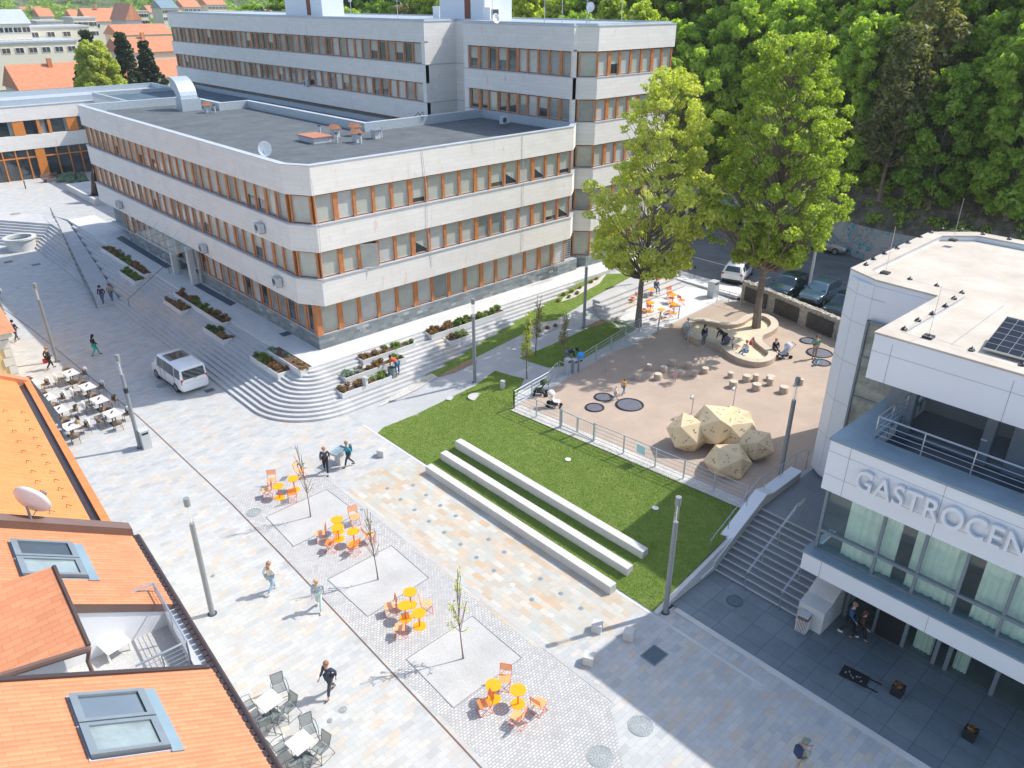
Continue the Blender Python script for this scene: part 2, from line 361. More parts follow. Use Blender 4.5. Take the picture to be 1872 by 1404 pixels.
M['needle'] = leafm('conifer needles', (.02, .045, .02), (.07, .10, .04), .1)
M['plantg'] = leafm('planter greenery', (.05, .12, .02), (.25, .33, .06), .3)
M['plantr'] = leafm('russet planting', (.16, .08, .035), (.42, .27, .12), .3)
M['plants'] = leafm('silvery planting', (.12, .20, .15), (.30, .40, .30), .2)
M['grassb'] = leafm('grass blades', (.13, .22, .035), (.36, .42, .11), .2)
M['iron'] = speck('cast iron cover', [(.3, (.20, .23, .24)), (.7, (.42, .45, .45))], 18, .6, .1, .6)
M['irond'] = simple('dark cover plate', (.06, .10, .13), .5, .15, 6)
M['white'] = simple('white paint', (.80, .80, .79), .35, .02, 2)
M['bronze'] = simple('dark bronze', (.06, .04, .03), .4, .5, 2, metal=.4)
M['yellowwall'] = simple('ochre render', (.80, .52, .22), .8, .06, .6)
M['cream'] = simple('cream render', (.66, .62, .50), .8, .06, .1)
M['stonew'] = simple('pale quoin stone', (.74, .66, .52), .8, .08, 2)
M['rattan'] = simple('brown rattan', (.20, .14, .095), .7, .25, 14)
M['cloth'] = simple('white throw', (.78, .77, .74), .9, .05, 8)
M['tabletop'] = simple('grey white laminate', (.60, .57, .55), .4, .06, 4)
M['tyre'] = simple('tyre', (.018, .018, .02), .8, .1, 5); M['rim'] = simple('wheel rim', (.35, .36, .38), .3, .1, 5, metal=.7)
M['skin'] = simple('skin', (.55, .33, .24), .55, .05, 5)
M['lightred'] = simple('tail light red', (.55, .02, .02), .2, .1, 5); M['headl'] = simple('headlight', (.7, .72, .75), .1, .1, 5)
M['plate'] = simple('number plate', (.75, .76, .78), .4, .02, 5)
def tilem(name, c1, c2, rowx, ang=0):
    m, nt, bs, N, L = nodes(name); o = coords(nt, rot=ang)
    b = N.new('ShaderNodeTexBrick'); b.inputs['Scale'].default_value = 1; b.inputs['Brick Width'].default_value = rowx; b.inputs['Row Height'].default_value = .13
    b.inputs['Mortar Size'].default_value = .005; b.inputs['Mortar Smooth'].default_value = 1
    b.inputs['Color1'].default_value = (0, 0, 0, 1); b.inputs['Color2'].default_value = (1, 1, 1, 1); b.inputs['Mortar'].default_value = (.5, .5, .5, 1)
    L.new(o, b.inputs['Vector']); c = ramp(nt, b.outputs['Color'], [(0, c1), (1, c2)])
    c = mix(nt, c, tuple(x*.45 for x in c1), b.outputs['Fac'])
    c = mix(nt, c, ramp(nt, noise(nt, o, .8, 5), [(.3, (.90, .90, .90)), (.7, (1.04,)*3)]), 1., 'MULTIPLY')
    L.new(c, bs.inputs['Base Color']); bs.inputs['Roughness'].default_value = .6
    wv = N.new('ShaderNodeTexWave'); wv.wave_type = 'BANDS'; wv.bands_direction = 'Y'; wv.wave_profile = 'SIN'; wv.inputs['Scale'].default_value = 2.417; L.new(o, wv.inputs[0])
    bump(nt, bs, wv.outputs[1], .35, .03); return m
M['tiles'] = tilem('terracotta tiles', (.50, .20, .095), (.57, .245, .12), .36)
M['tilesb'] = tilem('bright orange tiles', (.60, .225, .065), (.66, .26, .085), .40)
M['rooff'] = tilem('old clay tiles', (.50, .19, .09), (.62, .26, .13), .40)
M['brown'] = simple('brown sheet metal', (.17, .11, .09), .4, .15, 1.)
M['dbrown'] = simple('dark brown gutter', (.05, .035, .035), .35, .15, 1.)
# ================================================================ GROUND
_G0 = G
def G(x, y):
    return 1.6 if x > 54.6 else _G0(x, y)
mb = MB(); mb.add([(-3000, -200, -.15), (9000, -200, -.15), (9000, 9000, -.15), (-3000, 9000, -.15)], [(0, 1, 2, 3)]); mb.build('ground', M['far'], kind='structure')
mb = MB(); mb.add([(-40, -40, 0), (42, -40, 0), (42, 13.9, 0), (22, 13.9, 0), (22, 38.2, 0), (22, 98, 0), (-40, 98, 0)], [(0, 1, 2, 3, 4, 5, 6)]); mb.build('plaza_paving', M['plaza'], kind='structure')
drape('cobble_strip', [(11.85, 34.9), (16.75, 33.6), (16.55, 12.4), (14.2, 9.6), (11.45, 10.6)], M['cobble'], .004, zf=None, kind='structure')
for i, q in enumerate([[(486, 945), (597, 894.6), (655, 938), (537, 999)], [(598.7, 1059.7), (715.7, 997), (783.7, 1056.5), (672, 1127)], [(742.6, 1205), (863.5, 1126), (953.5, 1202.6), (829, 1294)]]):
    drape('tree_pit_gravel', [tuple(P(*p))[:2] for p in q], M['gravel'], .008, zf=None, kind='structure')
    mb = MB(); pp = [P(*p, .01) for p in q]
    for k in range(4): mb.tube(pp[k], pp[(k+1) % 4], .018, None, 4)
    mb.build('tree_pit_edging', M['grey'], kind='structure')
sl_ = [(636, 905), (645, 885), (665, 868), (700, 853), (745, 843), (783, 850), (1118, 1076), (1160, 1100), (1145, 1135), (1110, 1158), (1060, 1172), (1010, 1190), (975, 1182)]
drape('slate_mosaic', [tuple(P(*p))[:2] for p in sl_], M['slate'], .0075, zf=None, kind='structure')
# granite band beside the mosaic, slot drain of rusty steel
mb = MB(); mb.b2((16.62, 12.4, 0), (16.86, 34, .012)); mb.build('granite_band', M['gravel'], kind='structure')
mb = MB(); pts = [P(*q, .006) for q in [(0, 560), (60, 603), (145, 673), (245, 755), (275, 782), (420, 918), (500, 1000), (600, 1105), (700, 1212), (800, 1318), (880, 1404), (1000, 1540)]]
for a_, b_ in zip(pts, pts[1:]):
    d_ = (b_-a_).normalized(); n_ = Vector((-d_.y, d_.x, 0))*.035
    mb.add([a_-n_, b_-n_, b_+n_, a_+n_], [(0, 1, 2, 3)])
mb.build('slot_drain', M['brown'], kind='structure')
mb = MB(); mb.b2((21.32, 9, 0), (21.47, 36.5, .01)); mb.build('lawn_kerb', M['granite'], kind='structure')
# steps round the corner of the office building
CX, CY = 21.6, 42.65
stepm = [M['step'], M['terrace']]
for k in range(13):
    z = .15*(k+1); Xk = 17.25+.32*k; Yk = 38.3+.32*k; r = CX-Xk
    yt = 68.4 if Xk <= 17.83 else 68.4+(Xk-17.83)*7.73
    xe = min(24.5+z/.077, 43.9+(k-9)*1.2 if k > 9 else 99) if k < 12 else 60.5
    arc = [(CX+r*math.cos(a), CY+r*math.sin(a)) for a in np.linspace(math.pi, 1.5*math.pi, 16)]
    poly = [(Xk, yt)]+arc+[(xe, Yk), (xe, 44.6), (23.9, 44.6), (23.9, yt)]
    MB().prism(poly, -.05, z).build('wide_steps', M['step'] if k < 12 else M['terrace'], kind='structure')
dx, dy = -.545, .838
for k in range(9):
    c = 17.0+2.3*k/8; ay = 91.9+.9*k/8; ym = 68.9+(c-15.95)/4.45*27.7; z = .2167*(k+1)
    MB().prism([(c+dx*60, ay+dy*60), (c, ay), (c, ym), (20.4, 96.6), (20.4+dx*60, 96.6+dy*60)], max(-.05, z-.3), z).build('upper_square_steps', M['step'], kind='structure')
MB().prism([(21.09, 93.6), (20.4, 96.6), (20.4+dx*60, 96.6+dy*60), (62, 147), (62, 80), (23.9, 80), (23.9, 93.6)], 1.6, 1.95).build('upper_square', M['plaza'], kind='structure')
rz_ = lambda p: max(0, min(1.95, (p[1]-66.5)/27.1*1.95))+.004
MB().prism([(15.95, 68.6), (17.83, 68.4), (21.4, 96), (20.4, 96.6)], -.05, rz_).build('access_ramp', M['concrete'], kind='structure')
# gratings on the podium
for q in [[(212, 436), (223, 431), (314, 487), (303, 491)], [(354, 522), (366, 518), (432, 554), (421, 560)]]:
    drape('floor_grating', [tuple(P(*p, 1.95))[:2] for p in q], M['irond'], 1.956, zf=None, kind='structure')
# draped garden surfaces
drape('garden_path', [(21.45, 14.1), (21.45, 38.7), (24.5, 38.7), (27, 38.9), (54.6, 43.9), (54.6, 30.9), (53.9, 30.7), (51.5, 21.4), (50, 14.1)], M['concrete'], .008, kind='structure')
T2 = lambda L_: [tuple(at(*q))[:2] for q in L_]
lawn1 = [(21.5, 14.25), (21.5, 35.0), (22.1, 35.3)]+T2([(868, 706), (905, 678), (958, 693)])+[(28.3, 30.4), (29.05, 14.3)]
drape('lawn', lawn1, M['lawn'], .03, step=.7, kind='structure')
lawn2 = T2([(950, 655), (1004, 673), (1040, 668), (1068, 655), (1160, 604), (1168, 593), (1125, 584), (1075, 600), (1010, 630)])
drape('lawn', lawn2, M['lawn'], .03, kind='structure')
lawn3 = [(26.2, 38.4)]+T2([(797, 692), (863, 657), (953, 612), (1010, 590), (1065, 556), (1110, 530), (1165, 500)])+[(50.5, 42.4), (40, 42.3), (28, 40)]
drape('lawn', lawn3, M['lawn'], .03, kind='structure')
for q in [[(800, 690), (850, 662), (868, 655), (872, 662), (830, 682)], [(1070, 598), (1120, 575), (1150, 560), (1135, 580), (1085, 599)]]:
    drape('bare_earth_patch', T2(q), M['earth'], .045, kind='structure')
for q in [[(965, 600), (990, 590), (1030, 585), (1015, 602), (975, 620)], [(1030, 545), (1075, 520), (1110, 500), (1095, 520), (1050, 545), (1025, 553)], [(745, 700), (790, 684), (800, 690), (765, 712), (690, 745)]]:
    drape('gravel_bed', T2(q), M['pebble'], .05, kind='structure')
FA = (28.35, 30.35); FB = (29.15, 14.35)
rub = [FA, FB, (40, 14.3), (50.2, 14.3), (51.4, 21.4), (53.8, 30.7)]+T2([(1315, 551), (1215, 600), (1165, 628), (1120, 645), (1075, 668), (1040, 690), (1005, 712)])
drape('playground_surface', rub, M['rubber'], .02, kind='structure')
ter = T2([(1318, 548), (1215, 598), (1165, 626), (1125, 596), (1110, 585), (1185, 550), (1255, 524), (1290, 530)])
drape('cafe_terrace_paving', ter, M['terrace'], .03, kind='structure')
drape('gravel_margin', [(28.0, 30.2), (28.8, 30.2), (29.5, 14.4), (28.75, 14.4)], M['pebble'], .06, kind='structure')
mb = MB()
for i in range(5):
    p = at(1112-4*i, 590-5.5*i); q = at(1258-7*i, 530-4.5*i); d_ = (q-p).normalized(); n_ = Vector((-d_.y, d_.x, 0))
    z = p.z+.06+.14*(i+1); mb.prism([tuple(p)[:2], tuple(q)[:2], tuple(q+n_*.75)[:2], tuple(p+n_*.75)[:2]], z-.5, z)
mb.build('terrace_steps', M['step'], kind='structure')
mb = MB(); mb.add([(54.0, -30, 1.645), (77, -30, 1.645), (84, 200, 1.645), (54.0, 200, 1.645)], [(0, 1, 2, 3)]); mb.build('street', M['asphalt'], kind='structure')
mb = MB()
for y in (21, 23.7, 26.4, 29.1, 31.8): mb.b2((55.3, y, 1.6), (60.5, y+.1, 1.652))
mb.b2((60.4, 34.6, 1.6), (60.5, 46, 1.652)); mb.build('parking_markings', M['white'], kind='structure')
mb = MB(); mb.b2((53.9, 31, 1.5), (55.9, 43.8, 1.75)); mb.build('pavement', M['terrace'], kind='structure')
# tiled forecourt of the white building and its stair
drape('forecourt_tiles', [(22.45, -12), (22.45, 14.1), (42, 14.1), (42, -12)], M['tile'], .05, zf=None, kind='structure')
MB().b2((22.2, -12, 0), (22.45, 13.7, .06)).build('forecourt_kerb', M['granite'], kind='structure')
MB().prism([(21.5, 14.02), (23, 14.02), (25, 14.02), (27, 14.02), (29.2, 14.02), (29.2, 14.24), (27, 14.24), (25, 14.24), (23, 14.24), (21.5, 14.24)], -.05, lambda p: G(p[0], 14.3)+.06).build('lawn_edging', M['granite'], kind='structure')
for k in range(12):
    MB().b2((25.65+.32*k, 9.9, .15*k-.02), (36, 14.0, .15*(k+1))).build('entrance_stair', M['darkstep'], kind='structure'); MB().b2((25.645+.32*k, 9.9, .15*(k+1)-.03), (25.69+.32*k, 14.0, .15*(k+1)+.004)).build('stair_nosing', M['greyl'], kind='structure')

# ================================================================ OFFICE BUILDING
def wmesh(w_, h, var, fin=.26, wide=0):
    f = MB(); t = .07; fl = fin/2+wide
    f.b2((-w_/2, -.10, 0), (-w_/2+fl, .06, h)); f.b2((w_/2-fin/2, -.10, 0), (w_/2, .06, h))
    f.b2((-w_/2+fl, -.02, 0), (w_/2-fin/2, .06, t), 1); f.b2((-w_/2+fl, -.03, h-.11), (w_/2-fin/2, .06, h), 1)
    x0 = -w_/2+fl; x1 = w_/2-fin/2
    if var != 4:
        for q in (((x0, .01, t), (x0+.035, .055, h-.11)), ((x1-.035, .01, t), (x1, .055, h-.11)), ((x0+.035, .01, t), (x1-.035, .055, t+.035)), ((x0+.035, .01, h-.145), (x1-.035, .055, h-.11))): f.b2(q[0], q[1], 2)
    fm = f.mesh('window', [M['wood'], M['woodd'], M['sash']])
    g = MB(); zt_ = h-.11
    def q_(a, b, mi, y=.045): g.add([(x0+.02, y, a), (x1-.02, y, a), (x1-.02, y, b), (x0+.02, y, b)], [(0, 1, 2, 3)], mi)
    if var == 4:      # casement standing open before a dark room
        q_(t, zt_, 2, .055); c_, s_ = math.cos(.5), math.sin(.5); L_ = (x1-x0)*.95
        g.add([(x0, -.05, t), (x0+L_*c_, -.05-L_*s_, t), (x0+L_*c_, -.05-L_*s_, zt_), (x0, -.05, zt_)], [(0, 1, 2, 3)], 0)
        for a_, b_ in ((t, t+.05), (zt_-.05, zt_)): g.add([(x0, -.056, a_), (x0+L_*c_, -.056-L_*s_, a_), (x0+L_*c_, -.056-L_*s_, b_), (x0, -.056, b_)], [(0, 1, 2, 3)], 3)
    elif var == 6:    # blind hanging askew
        q_(t, zt_, 2, .05); g.add([(x0+.02, .045, zt_), (x0+.02, .045, t+.9), (x1-.02, .045, t+.15), (x1-.02, .045, zt_)], [(0, 1, 2, 3)], 0)
    else:
        hb = {0: t, 1: h*.45, 2: zt_, 3: t, 5: t, 7: h*.22}[var]; mi = {0: 0, 1: 0, 2: 0, 3: 1, 5: 1, 7: 0}[var]
        if hb < zt_-.01: q_(hb, zt_, mi)
        if hb > t+.01: q_(t, hb, 2)
    gm = g.mesh('pane', [M['pane'], M['panew'] if var == 3 else M['paneg'], M['paned'], M['sash']])
    return fm, gm
_wc = {}
def strip(par, p0, p1, z0, z1, n, ins, vars_, cnt, fin=.26):
    p0 = Vector((*p0, 0)); p1 = Vector((*p1, 0)); d = (p1-p0); L_ = d.length; d /= L_; w_ = L_/n; out = Vector((d.y, -d.x, 0)); rz = math.atan2(d.y, d.x)
    for i in range(n):
        v = vars_[int(rng.integers(len(vars_)))]; key = (round(w_, 3), round(z1-z0, 3), v, fin, .12 if i % 4 == 1 and n > 5 else 0)
        if key not in _wc: _wc[key] = wmesh(w_, z1-z0, v, fin, key[4])
        loc = p0+d*w_*(i+.5)-out*ins; loc.z = z0
        cnt.append((loc, rz, key))
def place_windows(par, cnt, cap=100):
    org = par.location
    cnt.sort(key=lambda c: (c[0]-Vector((0, 0, CAMH))).length)
    rest = MB()
    for i, (loc, rz, key) in enumerate(cnt):
        fm, gm = _wc[key]
        if i < cap:
            o = bpy.data.objects.new('window', fm); COL.objects.link(o); o.parent = par; o.location = loc-org; o.rotation_euler = (0, 0, rz)
            g = bpy.data.objects.new('pane', gm); COL.objects.link(g); g.parent = o
        else:
            T = Matrix.Translation(loc-org) @ Matrix.Rotation(rz, 4, 'Z')
            for me, off in ((fm, 4), (gm, 0)):
                rest.add([T @ v.co for v in me.vertices], [tuple(p.vertices) for p in me.polygons])
                for j, p in enumerate(me.polygons): rest.m[len(rest.m)-len(me.polygons)+j] = p.material_index+off
    if rest.v: rest.build('distant_windows', [M['pane'], M['paneg'], M['paned'], M['sash'], M['wood'], M['woodd'], M['sash']], par, kind='stuff')
LV = [5.2, 7.05, 8.85, 10.65, 12.5, 14.35, 16.1, 17.8, 19.7, 21.56]
def lp(poly, org): return [(p[0]-org[0], p[1]-org[1]) for p in poly]
# --- three storey block
org = Vector((23.2, 44.2, 1.95))
low = thing('office_building', org, label='three storey office block with white stone bands and flat black roof, in front', category='building')
fp = [(22.6, 45.3), (23.6, 43.6), (47.3, 43.6), (49, 44.9), (49, 56.8), (36.4, 56.8), (36.4, 77.9), (33.5, 77.9), (33.5, 85.5), (22.6, 85.5)]
fpl = lp(fp, org)
core = inset(lp([(23.3, 45.3), (23.4, 44.4), (47.3, 44.4), (49, 44.9), (49, 56.8), (36.4, 56.8), (36.4, 77.9), (33.5, 77.9), (33.5, 85.5), (23.3, 85.5)], org), .3)
MB().prism(core, .9, 11.5).build('inner_wall', M['interior'], low)
gf = lp([(23.2, 44.2), (48.9, 44.2), (48.9, 57), (36.4, 57), (36.4, 78), (33.5, 78), (33.5, 85.4), (23.2, 85.4)], org)
pl = MB(); pl.prism(lp([(23.2, 44.2), (48.9, 44.2), (48.9, 57), (23.2, 57)], org), -.4, .98); pl.prism(lp([(23.2, 57), (33, 57), (33, 63.4), (23.2, 63.4)], org), -.4, .98); pl.prism(lp([(23.2, 68), (33, 68), (33, 80.5), (23.2, 80.5)], org), -.4, .98); pl.prism(lp([(25, 80.5), (33, 80.5), (33, 85), (25, 85)], org), -.4, .98)
pl.build('stone_plinth', M['plinth'], low)
MB().ring(gf, .5, .98, 1.05).build('window_sill', M['zinc'], low, loc=(0, 0, 0))
for i in range(0, 6, 2):
    a0, a1 = LV[i]-1.95, LV[i+1]-1.95
    MB().prism(fpl, a0, a1-.09 if i < 4 else a1-.75).build('wall', M['clad'], low)
    if i < 4: MB().prism(inset(fpl, -.05), a1-.09, a1).build('window_sill', M['zinc'], low)
zt = 14.35-1.95
MB().ring(fpl, .38, zt-.75, zt-.04).build('parapet', M['clad'], low)
MB().ring(inset(fpl, -.04), .47, zt-.04, zt).build('coping', M['zinc'], low)
MB().ring(inset(fpl, .38), .05, zt-.748, zt-.05).build('parapet_flashing', M['galv'], low)
MB().prism(inset(fpl, .4), zt-.72, zt-.70).build('roof', M['bitumen'], low)
cnt = []
A5 = [0, 0, 0, 3, 5, 3, 0, 1]; B5 = [0, 0, 0, 5, 0, 7, 0, 0, 4, 6, 3, 0]
for (za, zb) in ((7.05, 8.85), (10.65, 12.5)):
    strip(low, (23.75, 43.6), (47.3, 43.6), za, zb, 16, .26, B5, cnt, .22)
    strip(low, (22.72, 45.1), (23.5, 43.8), za, zb, 1, .2, [0], cnt)
    strip(low, (22.6, 85.3), (22.6, 45.45), za, zb, 27, .26, A5, cnt, .2)
strip(low, (23.4, 44.2), (47.4, 44.2), 3.0, 5.2, 15, .12, [0, 5, 3, 0], cnt)
strip(low, (23.2, 63.2), (23.2, 44.4), 3.0, 5.2, 14, .12, [5, 2, 3, 5], cnt, .14)
strip(low, (23.2, 80.5), (23.2, 68.1), 3.0, 5.2, 8, .12, [0, 3], cnt, .14)
place_windows(low, cnt, 96)
corner = MB(); corner.box((.16, .14, 2.15), (.42, .42, 2.2)); corner.build('corner_post', M['wood'], low)
# entrance
e = MB(); e.b2((.0, 19.2, 0), (.5, 19.7, 3.3)); e.b2((-.9, 22.9, 0), (-.5, 23.3, 3.2)); e.b2((-.9, 19.0, 0), (-.45, 19.5, 3.2)); e.parts('entrance_column', M['granite'], low)
e = MB(); e.b2((.7, 19.7, 0), (.75, 23.8, 3.2)); e.build('entrance_glazing', M['paned'], low)
e = MB()
for y in (19.75, 21.0, 22.3, 23.6): e.b2((.58, y, 0), (.7, y+.14, 3.2))
e.parts('door_post', M['dbrown'], low)
e = MB(); e.add([(-2.1, 18.4, 3.0), (-.55, 18.4, 3.22), (-.55, 27.2, 3.22), (-2.1, 27.2, 3.0)], [(0, 1, 2, 3)]); e.build('glass_canopy', M['glassd'], low)
e = MB()
for y in (18.5, 20.7, 22.9, 25.1, 27.1): e.tube((-2.0, y, 3.03), (-.55, y, 3.24), .03); e.tube((-1.9, y, 3.05), (-.6, y, 4.3), .012)
e.tube((-2.1, 18.4, 3.0), (-2.1, 27.2, 3.0), .035); e.build('canopy_frame', M['greyl'], low)
for pth in ([(0.4, -.64, 12.3), (.6, -.66, 9), (.5, -.65, 5), (.9, -.02, 3)], [(9, -.64, 12.3), (9.2, -.66, 9.5), (9.1, -.65, 7), (9.4, -.64, 4)], [(18.4, -.64, 12.3), (18.5, -.66, 9), (18.4, -.65, 3)]): MB().path(pth, .015, 4).build('loose_cable', M['greyl'], low)
# --- tall block behind
org2 = Vector((50, 46, 1.6))
tall = thing('office_building', org2, label='tall five storey office block with white bands behind the lower black roofed one', category='building')
fq = [(48.7, 58.8), (48.7, 45.2), (49.1, 45.2), (50.3, 44), (60.3, 44), (60.3, 70), (62, 70), (62, 126), (48.2, 126), (48.2, 64), (52, 64), (52, 58.8)]
fql = lp(fq, org2)
MB().prism(inset(fql, .42), .0, 19.5).build('inner_wall', M['interior'], tall)
MB().prism(inset(fql, .2), -.2, 1.4).build('stone_plinth', M['plinth'], tall)
for i in range(0, 10, 2):
    a0, a1 = LV[i]-1.6, LV[i+1]-1.6
    MB().prism(fql, a0, a1-.07).build('wall', M['clad'], tall)
    MB().prism(inset(fql, -.04), a1-.07, a1).build('window_sill' if i < 8 else 'coping', M['zinc'], tall)
MB().prism(inset(fql, .45), 21.56-1.6, 21.57-1.6).build('roof', M['galv'], tall)
MB().ring(inset(fql, .3), .15, 19.96, 20.1).build('parapet', M['zinc'], tall)
pier = MB(); Z0 = 3.6; Z1 = 18.2
for (x, y, a, b) in ((48.2, 64, .0, .55), (48.7, 58.25, 0, .55), (48.7, 45.2, 0, .25)): pier.b2((x-50+.003, y-46, Z0), (x-50+.4, y-46+b, Z1))
pier.b2((48.25-50, 18.003, Z0), (52.1-50, 18.4, Z1)); pier.b2((2.003, 12.8, Z0), (2.3, 15.4, Z1)); pier.b2((2.003, 16.7, Z0), (2.3, 18, Z1)); pier.parts('wall', M['clad'], tall)
cnt = []
W5 = [3, 0, 5, 2, 3, 1, 5, 0, 2]; W6 = [2, 1, 2, 5, 2, 3]
for (za, zb), vv in (((17.8, 19.7), W6), ((16.1-1.75, 16.1), W5), ((10.65, 12.5), A5), ((7.05, 8.85), A5), ((3.0, 5.2), A5)):
    if za > 12:
        strip(tall, (48.2, 125.6), (48.2, 64.6), za, zb, 41, .2, vv, cnt, .2)
        strip(tall, (48.7, 58.2), (48.7, 45.5), za, zb, 10, .22, vv, cnt, .2)
        strip(tall, (52, 63.4), (52, 62.2), za, zb, 1, .15, [2], cnt, .2)
    strip(tall, (49.2, 45.1), (50.3, 44), za, zb, 1, .15, [0, 5], cnt)
    strip(tall, (50.4, 44), (60.2, 44), za, zb, 7, .24, A5, cnt)
strip(tall, (48.2, 125.6), (48.2, 64.6), 12.5-.15, 14.2, 41, .2, [5, 2, 5, 0], cnt, .2)
place_windows(tall, cnt, 96)
# courtyard roof between the blocks
org3 = Vector((40, 60, 0))
ann = thing('annexe', org3, label='low flat roofed annexe, blue shade in its roof colour, squeezed between the two office blocks', category='building')
ap = lp([(36.45, 56.85), (48.15, 56.85), (48.15, 119), (33.6, 119), (33.6, 78), (36.45, 78)], org3)
MB().prism(ap, 0, 11.6).build('wall', M['clad'], ann); MB().ring(ap, .35, 11.6, 12.15).build('parapet', M['galv'], ann); MB().prism(inset(ap, .36), 11.6, 11.66).build('roof', M['bitumenshade'], ann)
l_ = MB()
for s_ in (-.25, .25): l_.path([(5.5+s_, 2, 11.6), (5.5+s_, 2, 13.6), (5.5+s_, 1.5, 13.9), (5.5+s_, 1.2, 13.5)], .03)
for i in range(6): l_.tube((5.25, 2, 11.8+i*.3), (5.75, 2, 11.8+i*.3), .02)
l_.build('roof_ladder', M['dbrown'], ann)
# --- left wing across the upper square
org4 = Vector((10, 119.3, 1.95))
lw = thing('library_wing', org4, label='low two storey wing with dark glazing and bright orange panels across the upper square', category='building')
lpz = lp([(-60, 119.3), (48, 119.3), (48, 134), (-60, 134)], org4)
for a0, a1 in ((3.8, 5.55), (7.35, 9.05)): MB().prism(lpz, a0, a1).build('wall', M['clad'], lw)
MB().ring(inset(lpz, -.05), .6, 9.05, 9.15).build('coping', M['zinc'], lw); MB().ring(inset(lpz, 1.6), .3, 9.05, 9.75).build('parapet', M['galv'], lw); MB().prism(inset(lpz, .5), 9.05, 9.08).build('roof', M['zinc'], lw)
gl = MB(); gl.b2((-70, .35, 0), (37, .5, 7.4)); gl.build('glazing', M['paned'], lw)
cu = MB(); st_ = MB()
for x in np.arange(-30, 37, 3.3): cu.b2((x, .3, 5.6), (x+rng.uniform(.4, 1.3), .34, 7.3))
cu.parts('blind', M['paneg'], lw)
for x in np.arange(-38, 36, 6.4):
    for dx_, w_ in ((.2, 1.3), (3.0, .35), (4.3, .35)): st_.b2((x+dx_, .06, 5.6), (x+dx_+w_, .34, 7.34))
    st_.b2((x+2.0, .05, 0), (x+3.1, .34, 3.8))
    for dx_ in (4.5, 6.0, 7.4): st_.b2((x+dx_, .1, 0), (x+dx_+.14, .34, 3.8))
st_.b2((-70, .12, 2.7), (37, .33, 2.85)); st_.build('orange_panel', M['woodb'], lw)
# ================================================================ WHITE BUILDING WITH LETTERS
og = Vector((25.5, 10, 0))
ga = thing('white_building', og, label='white panelled restaurant building with raised letters, glazed floors and beige roof, at the right edge', category='building')
def gbox(name, a, b, mat, **k):
    return MB().b2(Vector(a)-og, Vector(b)-og).build(name, M[mat], ga, **k)
YB = -14
gbox('fascia', (25.4, YB, 2.78), (27.6, 10.1, 3.58), 'metalw'); gbox('ledge', (25.36, YB, 3.58), (26.3, 10.14, 3.66), 'bluezinc')
gbox('fascia', (25.5, YB, 6.68), (26.6, 10.0, 8.82), 'metalw'); gbox('coping', (25.44, YB, 8.82), (26.62, 10.04, 8.92), 'bluezinc')
gbox('floor_slab', (25.9, YB, 6.7), (34, 9.98, 8.05), 'paint'); gbox('coping', (26.62, 8.9, 8.78), (33.4, 10.02, 8.92), 'bluezinc'); gbox('terrace_wall', (26.4, 9.0, 8.05), (30, 9.9, 8.78), 'paint'); gbox('terrace_wall', (26.5, YB, 8.05), (26.64, 9.0, 8.82), 'paint')
gbox('terrace_deck', (26.6, YB, 8.05), (30, 9.0, 8.07), 'anth')
gbox('fascia', (27.7, YB, 10.63), (33.5, 10.1, 12.2), 'metalw'); MB().ring([(2.2, YB-10), (2.2, .1), (7.95, .02), (8.1, 2.7), (8.8, 4.2), (17.7, 4.2), (19.5, 2.5), (19.5, YB-10)], .7, 12.2, 12.42).build('parapet_wall', M['metalw'], ga) 
roofp = lp([(27.7, YB), (27.7, 10.12), (33.42, 10.02), (33.55, 12.7), (34.3, 14.2), (43.2, 14.2), (45, 12.5), (45, YB)], og)
MB().ring(inset(roofp, -.02), .75, 12.42, 12.5).build('parapet', M['roofbeige'], ga)
MB().prism(inset(roofp, .3), 12.0, 12.22).build('roof', M['roofbeige'], ga)
twr = [(33.42, 10.0), (33.55, 12.7), (33.75, 13.5), (34.3, 14.2), (43.2, 14.2), (45, 12.5), (45, 9)]
MB().prism(lp(twr, og), 1.9, 12.2).build('tower_wall', M['metalw'], ga)
MB().prism(inset(lp(twr, og), .12), 1.2, 2.35).build('stone_base', M['granite'], ga)
M['towerglass'] = speck('curtained tower glass', [(.35, (.14, .17, .15)), (.65, (.36, .38, .33))], .9, .06, .3, 0)
# slim window strip on the tower
gbox('tower_window', (33.3, 10.1, 3.0), (33.4, 12.5, 10.6), 'towerglass'); fr = MB()
for y in (10.1, 12.5): fr.b2(Vector((33.22, y, 2.9))-og, Vector((33.42, y+.1, 10.7))-og)
for z in (2.9, 5.2, 6.9, 8.9, 10.6): fr.b2(Vector((33.24, 10.1, z))-og, Vector((33.4, 12.6, z+.1))-og)
fr.build('tower_window_frame', M['framegrey'], ga)
# middle floor glazing with curtains
MB().add([Vector(q)-og for q in ((25.96, YB, 3.66), (25.96, YB, 6.68), (25.96, 9.85, 6.68), (25.96, 9.85, 3.66))], [(3, 2, 1, 0)]).build('glazing', M['glassd'], ga); gbox('back_wall', (29, YB, 0), (29.1, 9.8, 6.6), 'interior'); gbox('floor_slab', (26.0, YB, 3.2), (33.4, 9.8, 3.6), 'interior')
cm = MB(); rr = random.Random(3); y = 9.0
while y > YB:
    w0 = rr.uniform(1.6, 3.2); n_ = int(w0/.09); vs = []
    for i in range(n_+1):
        yy = y-w0*i/n_; xx = 26.25+.045*math.sin(i*1.9)+.02*math.sin(i*.7)
        vs += [Vector((xx, yy, 3.68))-og, Vector((xx, yy, 6.66))-og]
    cm.add(vs, [(2*i, 2*i+2, 2*i+3, 2*i+1) for i in range(n_)]); y -= w0+rr.choice([.02, .05, .5])
cm.parts('curtain', M['curtain'], ga)
fr = MB(); ys = [9.85, 7.6, 6.1, 4.7, 3.2, 1.6, .2, -1.6, -3.4, -5.2, -7, -9]
